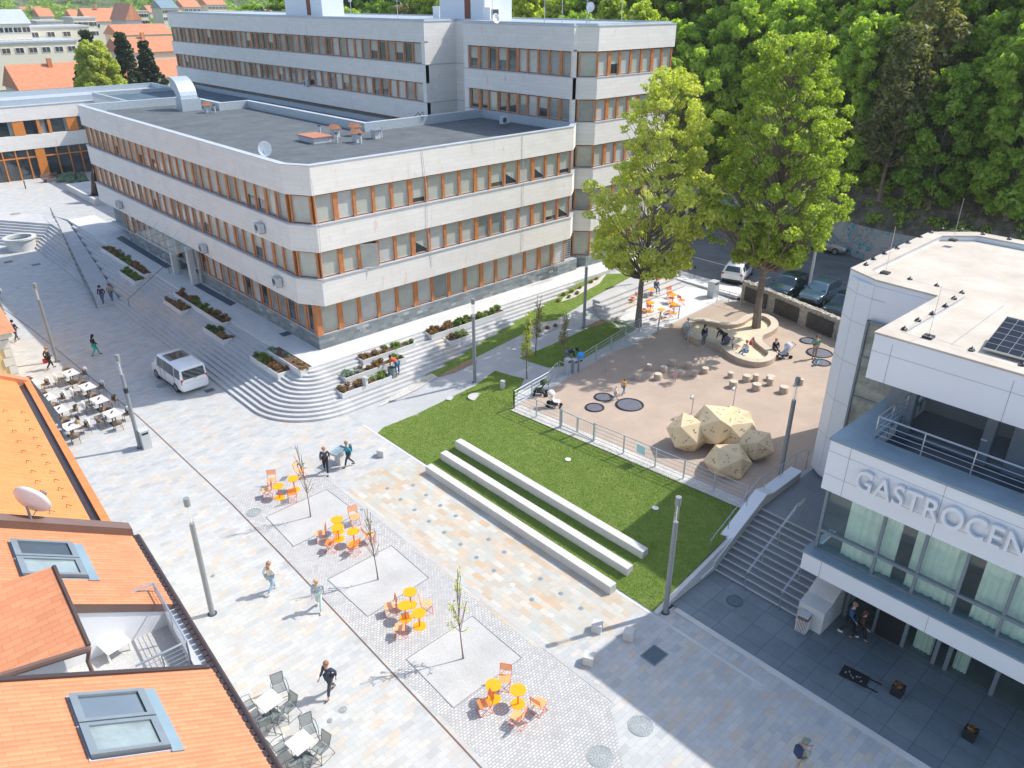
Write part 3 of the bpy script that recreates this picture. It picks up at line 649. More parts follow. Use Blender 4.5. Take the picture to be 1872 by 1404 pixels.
for i, y in enumerate(ys): fr.b2(Vector((25.86, y-.05, 3.66))-og, Vector((26.0, y+.06, 6.68))-og)
fr.b2(Vector((25.84, YB, 4.55))-og, Vector((26.0, 9.9, 4.67))-og); fr.b2(Vector((25.84, YB, 3.66))-og, Vector((26.0, 9.9, 3.74))-og); fr.build('window_frame', M['framegrey'], ga)
MB().add([Vector(q)-og for q in ((26, 9.84, 3.66), (33, 9.84, 3.66), (33, 9.84, 6.68), (26, 9.84, 6.68))], [(3, 2, 1, 0)]).build('glazing', M['glassd'], ga)
# ground floor
MB().add([Vector(q)-og for q in ((27.3, YB, .05), (27.3, YB, 2.8), (27.3, 8.6, 2.8), (27.3, 8.6, .05))], [(3, 2, 1, 0)]).build('glazing', M['glassd'], ga); fr = MB()
for y in (8.6, 7.35, 6.2, 5.0, 4.55, 2.9, 1.3, .9, -1, -3, -5, -7, -9): fr.b2(Vector((27.22, y-.07, 0.05))-og, Vector((27.4, y+.07, 2.8))-og)
fr.parts('shopfront_post', M['framegrey'], ga)
gbox('soffit', (25.5, YB, 2.70), (29, 9.9, 2.76), 'anth')
gbox('door', (27.2, 6.3, .06), (27.26, 7.3, 2.4), 'black')
cm = MB()
for (y0, y1) in ((5.9, 5.2), (4.4, 3.9), (.2, -1.2)):
    n_ = 14; vs = []
    for i in range(n_+1): vs += [Vector((27.6+.05*math.sin(i*1.9), y0+(y1-y0)*i/n_, .08))-og, Vector((27.6+.05*math.sin(i*1.9), y0+(y1-y0)*i/n_, 2.7))-og]
    cm.add(vs, [(2*i, 2*i+2, 2*i+3, 2*i+1) for i in range(n_)])
cm.parts('curtain', M['curtain'], ga); gbox('shop_floor', (27.4, YB, .02), (29, 8.6, .06), 'interior')
# stair cheek by the entrance
ck = MB(); q = [(25.45, .05), (25.45, 1.15), (26.1, 1.3), (27.6, 2.2), (27.6, 2.78), (29, 2.78), (29, .05)]
ck.add([Vector((x, 8.75, z))-og for x, z in q]+[Vector((x, 9.85, z))-og for x, z in q], [tuple(range(7)), tuple(range(13, 6, -1))]+[(i, i+7, (i+1) % 7+7, (i+1) % 7) for i in range(7)]); ck.build('stair_cheek', M['granite'], ga)
# top floor glazing behind the terrace
gbox('glazing', (29.3, YB, 8.07), (29.34, 9.0, 10.63), 'solar'); fr = MB()
for y, w_ in ((8.6, 1.0), (5.75, .35), (4.2, 1.0), (0, .4), (-2, 1), (-6, 1)): fr.b2(Vector((29.1, y, 8.07))-og, Vector((29.4, y+w_, 10.63))-og)
fr.b2(Vector((29.2, YB, 8.07))-og, Vector((29.38, 9, 8.2))-og); fr.parts('terrace_pier', M['framegrey'], ga)
hd = MB(); hd.tube(Vector((29.05, 5.9, 9.1))-og, Vector((29.05, 6.1, 9.1))-og, .03); hd.build('door_handle', M['steel'], ga)
rl = MB(); c0 = Vector((26.45, 8.85, 8.9))-og
pr = [Vector((29.2, 8.85, 8.9))-og, c0, Vector((26.45, YB, 8.9))-og]
for z, r_ in ((1.0, .035), (.72, .014), (.5, .014), (.28, .014)): rl.path([p+Vector((0, 0, z)) for p in pr], r_)
for x in (26.45, 27.8, 29.1): rl.tube(Vector((x, 8.85, 8.5))-og, Vector((x, 8.85, 9.9))-og, .025)
for y in np.arange(7.2, YB, -1.65): rl.tube(Vector((26.45, y, 8.8))-og, Vector((26.45, y, 9.9))-og, .025)
rl.build('railing', M['steel'], ga)
jt = MB()      # panel joints as narrow dark reveals standing a hair proud
for z in (7.35, 8.35): jt.b2(Vector((25.494, YB, z))-og, Vector((25.5, 10, z+.012))-og)
for y in (9.2, 5.9, 2.6, -.7, -4): jt.b2(Vector((25.494, y, 6.68))-og, Vector((25.5, y+.014, 8.82))-og)
for y in (9.3, 5.2, 1.2, -3): jt.b2(Vector((25.394, y, 2.78))-og, Vector((25.4, y+.014, 3.58))-og)
for y in (9.4, 5.4, 1.4): jt.b2(Vector((27.694, y, 10.63))-og, Vector((27.7, y+.014, 12.2))-og)
jt.b2(Vector((27.694, YB, 11.75))-og, Vector((27.7, 10.1, 11.762))-og)
for z in (4.1, 6.2, 8.3, 10.3, 11.6):
    jt.b2(Vector((33.52, 12.1, z))-og, Vector((33.54, 12.7, z+.012))-og)
for i in range(len(twr)-3):
    a_, b_ = twr[i], twr[i+1]
    if i == 0: continue
    for z in (4.1, 6.2, 8.3, 10.3, 11.6): jt.tube((a_[0]-og.x, a_[1]-og.y, z), (b_[0]-og.x, b_[1]-og.y, z), .008, None, 4)
    jt.tube((a_[0]-og.x, a_[1]-og.y, 2.4), (a_[0]-og.x, a_[1]-og.y, 12.2), .006, None, 4)
jt.build('panel_joint', M['grey'], ga)
# raised letters
fc = bpy.data.curves.new('sign_letters', 'FONT'); fc.body = 'GASTROCEN'; fc.size = 1.5; fc.extrude = .07; fc.space_character = 1.06; fc.offset = .012
fo = bpy.data.objects.new('tmp', fc); COL.objects.link(fo); bpy.context.view_layer.update()
me = bpy.data.meshes.new_from_object(fo.evaluated_get(bpy.context.evaluated_depsgraph_get())); bpy.data.objects.remove(fo)
me.materials.clear(); me.materials.append(M['metalw'])
lo = bpy.data.objects.new('sign_letters', me); COL.objects.link(lo); lo.parent = ga
xs = [v_.co.x for v_ in me.vertices]; ys2 = [v_.co.y for v_ in me.vertices]; kx = 5.6/(max(xs)-min(xs)); ky = .84/(max(ys2)-min(ys2)); mx_, my_ = min(xs), min(ys2)
for v_ in me.vertices: v_.co.x = (v_.co.x-mx_)*kx; v_.co.y = (v_.co.y-my_)*ky
lo.rotation_euler = (math.pi/2, 0, -math.pi/2); lo.location = Vector((25.36, 8.76, 7.37))-og; tag(lo, label='raised white letters reading GASTROCEN')
# ================================================================ TREES
def leaves(name, cen, rad, n, size, mat, seed, up=.3, aspect=1.5):
    g = np.random.default_rng(seed); cen = np.array(cen); rad = np.array(rad)
    wgt = rad**2; idx = g.choice(len(cen), n, p=wgt/wgt.sum())
    d = g.normal(size=(n, 3)); d /= np.linalg.norm(d, axis=1)[:, None]; d[:, 2] *= .75
    c = cen[idx]+d*(rad[idx]*g.uniform(.35, 1.05, n)**.6)[:, None]
    nrm = g.normal(size=(n, 3))+d*.8+np.array([0, 0, up]); nrm /= np.linalg.norm(nrm, axis=1)[:, None]
    t = np.cross(nrm, g.normal(size=(n, 3))); t /= np.linalg.norm(t, axis=1)[:, None]; b = np.cross(nrm, t)
    s = (size*g.uniform(.6, 1.4, n))[:, None]
    v = np.stack([c-t*s*aspect*.5, c+b*s*.42+nrm*s*.1, c+t*s*aspect*.5, c-b*s*.42+nrm*s*.1], 1).reshape(-1, 3)
    me = bpy.data.meshes.new(name); me.vertices.add(4*n); me.vertices.foreach_set('co', v.ravel().astype(np.float32))
    me.loops.add(4*n); me.loops.foreach_set('vertex_index', np.arange(4*n, dtype=np.int32))
    me.polygons.add(n); me.polygons.foreach_set('loop_start', np.arange(0, 4*n, 4, dtype=np.int32)); me.polygons.foreach_set('loop_total', np.full(n, 4, dtype=np.int32))
    me.materials.append(mat); me.update(); me.validate(); return me
def tree_meshes(H, trunk, rx, prof, ncl, nl, size, leaf, bark, seed, clr=.16, tr=.25, rmin=.5, rmax=1.1, lean=(0, 0)):
    """crown profile prof(t) gives relative radius at height fraction t of the crown."""
    g = random.Random(seed); tb = MB(); cen = []; rad = []
    ax = lambda z: Vector((lean[0]*z/H+.25*math.sin(z*.4+seed)*min(1, z/4), lean[1]*z/H+.25*math.cos(z*.33+seed)*min(1, z/4), z))
    zs = np.linspace(0, H*.93, 12)
    for i in range(11):
        f0 = 1-.93*i/11; f1 = 1-.93*(i+1)/11; tb.tube(ax(zs[i]), ax(zs[i+1]), tr*f0*(1.25 if i == 0 else 1), tr*f1, 8, 0, False)
    for i in range(ncl):
        t = (i+g.random())/ncl; z = trunk+(H-trunk)*t; r = rx*prof(t)*g.uniform(.55, 1.05); a = i*2.4+g.uniform(-.5, .5)
        c = ax(min(z, H*.97))+Vector((math.cos(a)*r, math.sin(a)*r, g.uniform(-.4, .4)))
        cr = g.uniform(rmin, rmax)*(1-.35*t); cen.append(tuple(c)); rad.append(cr)
        zb = max(trunk*.8, z-r*.9-.6); p0 = ax(min(zb, H*.9)); m_ = p0.lerp(c, .5)+Vector((0, 0, -.12*r)); br = max(.018, tr*.30*(1-t*.75))
        tb.tube(p0, m_, br, br*.65, 5, 0, False); tb.tube(m_, c, br*.65, .012, 4, 0, False)
        if g.random() < .55:
            a2 = a+g.uniform(-.9, .9); c2 = m_+Vector((math.cos(a2), math.sin(a2), .5))*r*.45; tb.tube(m_, c2, br*.4, .01, 4, 0, False); cen.append(tuple(c2)); rad.append(cr*.75)
    return tb.mesh('trunk', bark), leaves('crown', cen, rad, nl, size, leaf, seed)
def plant_tree(name, meshes, loc, rz=0, sc=1., **k):
    t = thing(name, loc, rz, **k); t.scale = (sc, sc, sc) if not isinstance(sc, tuple) else sc
    for nm, me in zip(('trunk', 'crown'), meshes):
        o = bpy.data.objects.new(nm, me); COL.objects.link(o); o.parent = t
    return t
p1 = at(1166, 597); p2 = at(1382, 601)
egg = lambda t: (1.0-.75*t**1.6)*(.55+.45*min(1, t*5))
irr = lambda t, k: 1+.16*math.sin(t*17+k)+.1*math.sin(t*41+2*k)
egg2 = lambda t: (1.0-.75*t**1.5)*(.5+.5*min(1, t*4))*irr(t, 1)
col2 = lambda t: (1.0-.6*t**2.4)*(.55+.45*min(1, t*4))*irr(t, 3)
col_ = lambda t: (1.0-.62*t**2.2)*(.7+.3*min(1, t*6))
plant_tree('maple_tree', tree_meshes(18.2, 4.6, 5.2, egg2, 300, 30000, .17, M['leafa'], M['bark'], 11, tr=.23, rmin=.28, rmax=.72, lean=(1.2, -.3)), p1, label='slimmer tall yellow green tree with thin open crown beside the garden path', category='tree')
plant_tree('maple_tree', tree_meshes(20.3, 5.6, 4.5, col2, 430, 46000, .165, M['leafb'], M['bark'], 12, tr=.29, rmin=.28, rmax=.72, lean=(-.4, -.2)), p2, label='tallest broad leafy tree rising out of the sand pit', category='tree')
# young trees with thin stems
def young(u, v, tu, tv, leafmat, nl, rx, lab, name='young_tree', seed=1, size=.09, z=None, bark='barkl', prof=None):
    p = at(u, v) if z is None else P(u, v, z)
    r = (702-tv)/FPX; cy = p.x*_b[1]+p.y*_a[1]; H = CAMH+cy*(r*_ct-_st)/(_ct+r*_st)-p.z
    ms = tree_meshes(H, H*.42, rx, prof or (lambda t: 1-.8*t), 46 if prof else 18, nl, size, M[leafmat], M[bark], seed, tr=.045 if prof else .032, rmin=.1, rmax=.24)
    return plant_tree(name, ms, p, label=lab, category='tree', group='young street trees')
young(567.6, 945, 547, 808, 'leafd', 26, .5, 'nearly bare young tree in the gravel pit nearest the curved steps', seed=3, z=0)
young(691, 1059.7, 683, 926, 'leafd', 14, .4, 'nearly bare young tree in the middle gravel pit of the cobbled strip', seed=4, z=0)
young(846.8, 1204, 842, 1050, 'leafa', 110, .5, 'young tree with sparse green leaves in the gravel pit nearest the front', seed=5, z=0)
young(963, 692.8, 956.5, 582, 'leafa', 900, .4, 'slim pale green young tree at the path junction beside the railing', seed=6, prof=lambda t: .9-.6*t)
young(979, 652, 981, 548, 'leafd', 240, .5, 'thin leafless young tree at the lawn corner by the path', seed=7, prof=lambda t: .8-.4*t)
young(1027, 663, 1030, 572, 'leafd', 260, .5, 'brownish young tree on the shaded lawn behind the litter bins', seed=8, prof=lambda t: .8-.4*t)
# ================================================================ HILL
WL = [(72.5, 6), (71.3, 28), (74.4, 40.5), (74.0, 49), (76, 75), (80, 120), (84, 175)]
def wx(y):
    for (x0, y0), (x1, y1) in zip(WL, WL[1:]):
        if y <= y1: return x0+(x1-x0)*max(0, (y-y0))/(y1-y0)
    return WL[-1][0]
hz = lambda d: 4.6+(d*1.05 if d < 8 else 8.4+(d-8)*.64 if d < 60 else 41.7+(d-60)*.1)
xs_ = [0, 1, 2.5, 4, 6, 8, 11, 15, 20, 27, 36, 48, 62, 90, 140]; ys_ = np.arange(-14, 180, 2.6); vs = []; g = random.Random(5)
for y in ys_:
    for d in xs_: vs.append((wx(y)+d, y, hz(d)+(g.uniform(-.5, .5) if d > 1 else 0)*min(1, d/4)-.0))
n_ = len(xs_); fs = [(j*n_+i, j*n_+i+1, (j+1)*n_+i+1, (j+1)*n_+i) for j in range(len(ys_)-1) for i in range(n_-1)]
mb = MB(); mb.add(vs, fs); mb.build('hillside', M['rock'], smooth='all', kind='structure')
# graffitied retaining wall
m, nt, bs, N, L = nodes('graffiti concrete'); o = coords(nt, True)
c = ramp(nt, noise(nt, o, 1.1, 3, .5), [(.0, (.32, .33, .32)), (.40, (.34, .36, .36)), (.46, (.02, .32, .40)), (.50, (.42, .43, .43)), (.56, (.55, .10, .10)), (.58, (.45, .45, .43)), (.66, (.52, .38, .08)), (.7, (.30, .32, .33)), (1, (.1, .1, .35))], 'CONSTANT')
c = mix(nt, (.42, .42, .40), c, ramp(nt, noise(nt, o, .35, 3), [(.42, (0, 0, 0)), (.5, (1, 1, 1))]))
L.new(c, bs.inputs['Base Color']); bs.inputs['Roughness'].default_value = .85
mb = MB()
for (x0, y0), (x1, y1) in zip(WL, WL[1:]): mb.prism([(x0, y0), (x1, y1), (x1+.5, y1), (x0+.5, y0)], 1.5, 4.62)
mb.build('retaining_wall', m, label='long concrete retaining wall sprayed with graffiti at the foot of the wooded hill', category='wall')
# woodland
ball_ = lambda t: math.sqrt(max(.05, 1-(1.9*t-.9)**2))*.95+.05
WT = [tree_meshes(14, 1.2, 3.9, ball_, 80, 12000, .34, M['leafc'], M['bark'], 21, tr=.2, rmin=.6, rmax=1.25),
      tree_meshes(16, 3, 3.4, egg, 70, 10500, .34, M['leafb'], M['bark'], 22, tr=.22, rmin=.6, rmax=1.2),
      tree_meshes(12, .8, 4.2, ball_, 76, 12000, .34, M['leafc'], M['bark'], 23, tr=.18, rmin=.6, rmax=1.3),
      tree_meshes(15, 4, 3.2, egg, 60, 5200, .30, M['leafd'], M['barkl'], 24, tr=.2, rmin=.6, rmax=1.2)]
first = [None]*4; cntt = 0
rows = [2.5, 6.5, 10.5, 15, 20, 26, 33, 41, 50]
for d in rows:
    y = -8+g.uniform(0, 3)
    while y < 176:
        x = wx(y)+d+g.uniform(-1.5, 1.5); z = hz(d)-.4; pt = proj(x, y, z+8)
        if pt[2] > 0 and -60 < pt[0] < 2000 and -190 < pt[1] < 620 and not (pt[0] < 1180 and proj(x, y, z+14)[1] > 45):
            k = g.choices([0, 1, 2, 3], [4, 2, 4, 1.3])[0] if pt[0] < 1600 else g.choices([0, 1, 2, 3], [4, 1, 3, 3])[0]; s_ = g.uniform(.8, 1.15)
            lab = ('round crowned', 'taller light green', 'low spreading', 'brownish half leafed')[k]+' tree '+('at the rocky foot of' if d < 8 else 'halfway up' if d < 24 else 'high on')+' the wooded hillside'
            if first[k] is None:
                first[k] = plant_tree('woodland_tree', WT[k], (x, y, z), g.uniform(0, 6), s_, label=lab, category='tree', group='trees of the wood on the hillside')
            else: dup(first[k], (x, y, z), g.uniform(0, 6), sc=(s_, s_, s_*g.uniform(.9, 1.15)), label=lab)
            cntt += 1
        y += g.uniform(4.2, 6.2)*(1 if d < 30 else 1.25)
print('wood trees', cntt)
# shrubs and ivy on the rock face
cen = []; rad = []
for i in range(700):
    y = g.uniform(5, 75); d = g.uniform(.3, 11); cen.append((wx(y)+d, y, hz(d)+.2)); rad.append(g.uniform(.3, .9))
me = leaves('scrub', cen, rad, 34000, .26, M['leafc'], 31); o = bpy.data.objects.new('scrub', me); COL.objects.link(o); tag(o, 'low scrub and ivy creeping over the rock above the graffiti wall', 'undergrowth', kind='stuff')
# ================================================================ TOWN IN THE DISTANCE
def house(name, uL, uR, v, z, depth, rise, wallm, roofm, lab, win=0, gable='x', flat=False, base=0, wz=None, rows_=1, chim=0):
    a = P(uL, v, z); b = P(uR, v, z); y0 = (a.y+b.y)/2; t = thing(name, (a.x, y0, base), label=lab, category='house', group='houses of the old town')
    W_ = b.x-a.x; h = z-base
    MB().b2((0, 0, 0), (W_, depth, h)).build('wall', M[wallm], t)
    if flat:
        MB().b2((-.3, -.3, h), (W_+.3, depth+.3, h+.5)).build('roof', M[roofm], t)
    else:
        r = MB(); e = .5
        if gable == 'x': vs = [(-e, -e, h-.2), (W_+e, -e, h-.2), (W_+e, depth+e, h-.2), (-e, depth+e, h-.2), (-e, depth/2, h+rise), (W_+e, depth/2, h+rise)]; fs = [(0, 1, 5, 4), (2, 3, 4, 5), (3, 0, 4), (1, 2, 5), (3, 2, 1, 0)]
        else: vs = [(-e, -e, h-.2), (W_+e, -e, h-.2), (W_+e, depth+e, h-.2), (-e, depth+e, h-.2), (W_/2, -e, h+rise), (W_/2, depth+e, h+rise)]; fs = [(0, 4, 5, 3), (1, 2, 5, 4), (0, 1, 4), (2, 3, 5), (3, 2, 1, 0)]
        r.add(vs, fs); r.build('roof', M[roofm], t)
        if chim:
            for i in range(chim): x = W_*(i+.6)/chim; MB().b2((x, depth*.4, h+rise*.6), (x+.9, depth*.4+.9, h+rise+1.1)).build('chimney', M['rooff'], t)
    if win:
        for rr_ in range(rows_):
            for i in range(win):
                x = W_*(i+.5)/win; zz = (wz or h-2.6)-rr_*3.2; f = MB().b2((x-1.1, -.12, zz), (x+1.1, .02, zz+1.5)).build('window', M['white'], t)
                MB().b2((x-1.0, -.14, zz+.1), (x-.05, -.11, zz+1.4)).b2((x+.05, -.14, zz+.1), (x+1.0, -.11, zz+1.4)).build('pane', M['paned'], f)
    return t
house('town_house', 12, 300, 156, 5.5, 14, 4.6, 'cream', 'rooff', 'long low house with bright orange roof behind the left wing', chim=2)
house('town_house', 262, 420, 137, 6, 11, 3.6, 'cream', 'rooff', 'orange roofed house beside the glass skylight slope', chim=1)
house('town_house', -160, 175, 80, 12, 20, 0, 'cream', 'zinc', 'long cream flat roofed block with a lower storey of dark windows', 11, flat=True)
house('town_house', -140, 199, 52, 15.2, 14, 0, 'cream', 'greyl', 'cream set back upper block with grouped windows and flat roof', 9, flat=True, base=9)
house('town_house', 200, 420, 92, 11, 14, 3.2, 'cream', 'rooff', 'house with wide dull red roof behind the dark conifers', chim=2)
house('town_house', 203, 330, 62, 13.0, 14, 2.8, 'cream', 'rooff', 'broad terracotta roof dotted with satellite dishes in the town', 4)
house('town_house', 150, 258, 38, 14.5, 16, 5.0, 'cream', 'rooff', 'gabled house with orange roof and dark chimney in the town', 3, chim=2)
house('town_house', 226, 262, 36, 15.5, 18, 6.0, 'greyl', 'rooff', 'tall grey gable wall under an orange roof in the town', gable='y')
for i, (a, b, v, z, rm, lb) in enumerate([(-20, 60, 42, 17, 'zinc', 'whitish terrace house with dormers at the far left edge'), (62, 120, 40, 16, 'greyl', 'pale flat topped house with roof terrace left of the steel stair'), (128, 180, 34, 16.5, 'greyl', 'pale flat topped house with glazed attic under the hill'), (-10, 34, 18, 15, 'white', 'distant white flats on the slope at far left'), (80, 122, 16, 15, 'white', 'distant white tiered flats in front of the far woods'), (246, 272, 21, 17, 'greyl', 'small white house right of the grey gable'), (330, 372, 12, 19, 'rooff', 'distant house with brown gable above the office roof'), (372, 420, 8, 20, 'rooff', 'distant red roofed row above the office roof'), (290, 330, 14, 19, 'bluezinc', 'distant dark slate roofed church building')]):
    house('town_house', a, b, v, z, 14, 3.5, 'white' if i in (3, 4) else 'cream', rm, lb, 4 if i != 7 else 5, flat=rm in ('greyl', 'white'), rows_=2)
for i in range(26):
    u = g.uniform(-30, 500); v = g.uniform(14, 40); w0 = g.uniform(14, 34)
    house('town_house', u, u+w0, v, 12+g.uniform(0, 3), 14, 4, g.choice(['cream', 'white', 'cream']), 'rooff', 'small distant red roofed house among the old town roofs', 0)
# backing wall behind the left wing
a = P(60, 190, 4); MB().b2((30, 150, 0), (60, 151, 6)).build('old_garden_wall', M['cream'], label='tall cream garden wall with ivy behind the left wing', category='wall')
WY = tree_meshes(17, 4, 5.0, egg, 130, 24000, .34, M['leafa'], M['bark'], 41, tr=.3, rmin=.6, rmax=1.3)
plant_tree('broadleaf_tree', WY, (44, 150, 0), 0, 1.0, label='rounded bright green tree behind the flat roof at upper left', category='tree')
CY_ = tree_meshes(17, 4, 3.4, lambda t: 1-.85*t, 110, 22000, .26, M['needle'], M['bark'], 42, tr=.2, rmin=.5, rmax=1.0)
for (x, y), s_, lb in (((46, 160), 1.08, 'dark conifer whose tip shows over the bright green tree'), ((51, 157), 1.06, 'dark conifer left of the two standing beside the bright tree'), ((55.5, 158), .97, 'dark conifer nearest the tall office block')):
    plant_tree('conifer', CY_, (x, y, 0), x, s_, label=lb, category='tree', group='dark conifers')
BR = tree_meshes(6, 1, 2.6, ball_, 50, 2600, .2, M['leafd'], M['barkl'], 43, tr=.12, rmin=.5, rmax=1.0)
for u in (5, 30, 55, 82, 104): p = P(u, 172, 5); plant_tree('bare_shrub', BR, (p.x*.8, p.y*.8, 1), u, 1.1, label='brownish half bare shrub behind the low wing roof', category='shrub', group='half bare shrubs behind the low wing')
# far wooded hills
def ridge(name, dist, h, u0, u1, seed, mat):
    gg = np.random.default_rng(seed); vs = []; n = 120
    for j in range(7):
        for i in range(n):
            u = u0+(u1-u0)*i/(n-1); r = ray(u, -4); dd = dist*(1+.18*j); hh = h*math.sin(min(1, j/5)*math.pi/2)*(1+.25*math.sin(i*.07*3+seed)+.1*math.sin(i*.31))
            l_ = math.hypot(r[0], r[1]); vs.append((r[0]/l_*dd, r[1]/l_*dd, hh+gg.uniform(-1, 1)*h*.03))
    mb = MB(); mb.add(vs, [(j*n+i, j*n+i+1, (j+1)*n+i+1, (j+1)*n+i) for j in range(6) for i in range(n-1)]); return mb.build(name, mat, smooth='all', kind='structure')
m, nt, bs, N, L = nodes('distant woods'); o = coords(nt)
L.new(ramp(nt, noise(nt, o, .018, 8, .7), [(.3, (.05, .08, .035)), (.5, (.12, .16, .06)), (.7, (.24, .26, .12))]), bs.inputs['Base Color']); bs.inputs['Roughness'].default_value = 1; bump(nt, bs, noise(nt, o, .05, 5), 1, 8)
ridge('far_hills', 620, 70, -700, 1500, 3, m); ridge('far_hills', 1500, 190, -900, 1700, 8, m)
fc_ = []; fr_ = []
for i in range(420):
    u = g.uniform(-40, 700); d0 = g.uniform(420, 760); r = ray(u, -4); l_ = math.hypot(r[0], r[1]); hh = max(0, (d0-600))*.17; fc_.append((r[0]/l_*d0, r[1]/l_*d0, hh+5)); fr_.append(g.uniform(4, 8))
me = leaves('far_wood', fc_, fr_, 42000, 1.5, M['leafc'], 77, up=.8); o = bpy.data.objects.new('far_wood', me); COL.objects.link(o); tag(o, 'far wooded slope beyond the old town', 'wood', kind='stuff')
# short grass blades over the lawns
def blades(poly, n, h, off, seed):
    gg = np.random.default_rng(seed); P_ = np.array(poly); x = gg.uniform(P_[:, 0].min(), P_[:, 0].max(), n*2); y = gg.uniform(P_[:, 1].min(), P_[:, 1].max(), n*2)
    ins = np.zeros(len(x), bool); j = len(P_)-1
    for i in range(len(P_)):
        xi, yi, xj, yj = P_[i, 0], P_[i, 1], P_[j, 0], P_[j, 1]; c = ((yi > y) != (yj > y)) & (x < (xj-xi)*(y-yi)/(yj-yi+1e-9)+xi); ins ^= c; j = i
    return [(a, b, G(a, b)+off) for a, b in zip(x[ins], y[ins])]
gv = []
for poly, n in ((lawn1, 60000), (lawn2, 9000), (lawn3, 12000)): gv += blades(poly, n, .06, .03, n)
gv = np.array(gv); n = len(gv); gg = np.random.default_rng(9); an = gg.uniform(0, 6.28, n); hh = gg.uniform(.02, .05, n); w0 = .022
dx_ = np.cos(an)*w0; dy_ = np.sin(an)*w0; tl = gg.normal(0, .03, (n, 2))
v = np.zeros((n, 3, 3)); v[:, 0] = gv+np.stack([dx_, dy_, -.01*np.ones(n)], 1); v[:, 1] = gv-np.stack([dx_, dy_, .01*np.ones(n)], 1); v[:, 2] = gv+np.stack([tl[:, 0], tl[:, 1], hh], 1)
mb = MB(); me = bpy.data.meshes.new('grass'); me.vertices.add(3*n); me.vertices.foreach_set('co', v.ravel().astype(np.float32)); me.loops.add(3*n); me.loops.foreach_set('vertex_index', np.arange(3*n, dtype=np.int32)); me.polygons.add(n); me.polygons.foreach_set('loop_start', np.arange(0, 3*n, 3, dtype=np.int32)); me.polygons.foreach_set('loop_total', np.full(n, 3, dtype=np.int32)); me.materials.append(M['grassb']); me.update(); me.validate()
o = bpy.data.objects.new('grass', me); COL.objects.link(o); tag(o, 'short mown grass growing on the lawns', 'grass', kind='stuff')
# air between here and the far hills
hm = bpy.data.materials.new('thin haze'); hm.use_nodes = True; hn = hm.node_tree; hn.nodes.remove(hn.nodes['Principled BSDF']); pv = hn.nodes.new('ShaderNodeVolumePrincipled'); pv.inputs['Density'].default_value = .00022; pv.inputs['Color'].default_value = (.80, .86, .92, 1); pv.inputs['Anisotropy'].default_value = .2; hn.links.new(pv.outputs[0], hn.nodes['Material Output'].inputs['Volume'])
MB().b2((-3100, -250, -1.2), (9100, 9100, 420)).build('haze', hm, kind='stuff')
# ================================================================ STREET FURNITURE
def lamp(p, lab, band=False, H=5.95):
    t = thing('street_lamp', p, label=lab, category='street lamp', group='tall cylindrical street lamps')
    MB().tube((0, 0, 0), (0, 0, .02), .2, None, 20).build('base_plate', M['anth'], t)
    MB().tube((0, 0, 0), (0, 0, 4.75), .115, .105, 20).build('pole', M['grey'], t, smooth=True)
    if band: MB().tube((0, 0, 3.6), (0, 0, 3.9), .122, None, 20).build('sticker_band', M['black'], t, smooth=True)
    MB().tube((0, 0, 4.75), (0, 0, 5.6), .098, None, 20, cap=False).build('lamp_glass', M['lampglass'], t, smooth=True)
    MB().tube((0, 0, 4.75), (0, 0, 5.6), .022, None, 8).build('lamp_core', M['white'], t)
    MB().tube((0, 0, 5.6), (0, 0, H), .125, .12, 20).build('lamp_cap', M['grey'], t, smooth=True)
    return t
lamp(P(1216, 1119), 'lamp post at the lawn corner nearest the white building stairs')
lamp(P(388, 1122), 'lamp post beside the orange tiled roof terrace')
lamp(P(256, 818), 'lamp post with a grey steel cabinet at its foot, near the white van', True)
lamp(P(104, 661), 'lamp post beside the cafe tables where a person walks past')
lamp(at(868, 699), 'lamp post on the path edge between the curved steps and the lawn')
lamp(Vector((32.0, 14.65, G(32, 14.65))), 'lamp post on the playground beside the climbing blocks')
lamp(at(1067, 599), 'lamp post on the shaded lawn edge left of the tall trees')
lamp(P(6, 574), 'lamp post at the far left edge with its head outside the picture')
for (u, v, lb, h) in ((1243, 507, 'plain grey street pole by the pavement behind the garden terrace', 7), (1475, 546, 'plain pale pole between the two dark parked cars', 7.5)):
    t = thing('street_pole', P(u, v, 1.645), label=lb, category='street lamp'); MB().tube((0, 0, 0), (0, 0, h), .13, .08, 14).build('pole', M['greyl'], t, smooth=True); MB().box((-.5, 0, h), (1.1, .25, .12)).build('lamp_head', M['grey'], t)
def bin_box(p, d, rz, mat, lab, name='litter_bin', slats=False):
    t = thing(name, p, rz, label=lab, category='litter bin' if name == 'litter_bin' else 'cabinet'); w_, l_, h = d
    MB().box((0, 0, h/2), (w_, l_, h)).build('body', M[mat], t, bevel=.012)
    MB().box((0, 0, h+.02), (w_+.03, l_+.03, .04)).build('lid', M['greyl'], t, bevel=.01)
    MB().box((0, -l_/2-.004, h-.14), (w_*.7, .02, .12)).build('opening', M['black'], t)
    if slats:
        s_ = MB()
        for i in range(7):
            for sg in (-1, 1): s_.box((-w_/2+w_*(i+.5)/7, sg*(l_/2+.012), h*.42), (.022, .02, h*.78)); s_.box((sg*(w_/2+.012), -l_/2+l_*(i+.5)/7, h*.42), (.02, .022, h*.78))
        s_.build('slat', M['white'], t)
    return t
bin_box(P(257, 818)+Vector((.28, -.2, 0)), (.5, .55, 1.15), 0, 'greyl', 'grey steel cabinet standing at the foot of a lamp post near the van', 'steel_cabinet')
bin_box(P(1465, 1152), (.42, .42, .85), .1, 'brown', 'slatted litter bin with white lid beside the stair cheek', slats=True)
bin_box(at(1302, 543), (.75, .6, 1.35), 0, 'galv', 'large grey steel bin beside the playground gate at the terrace', 'steel_cabinet')
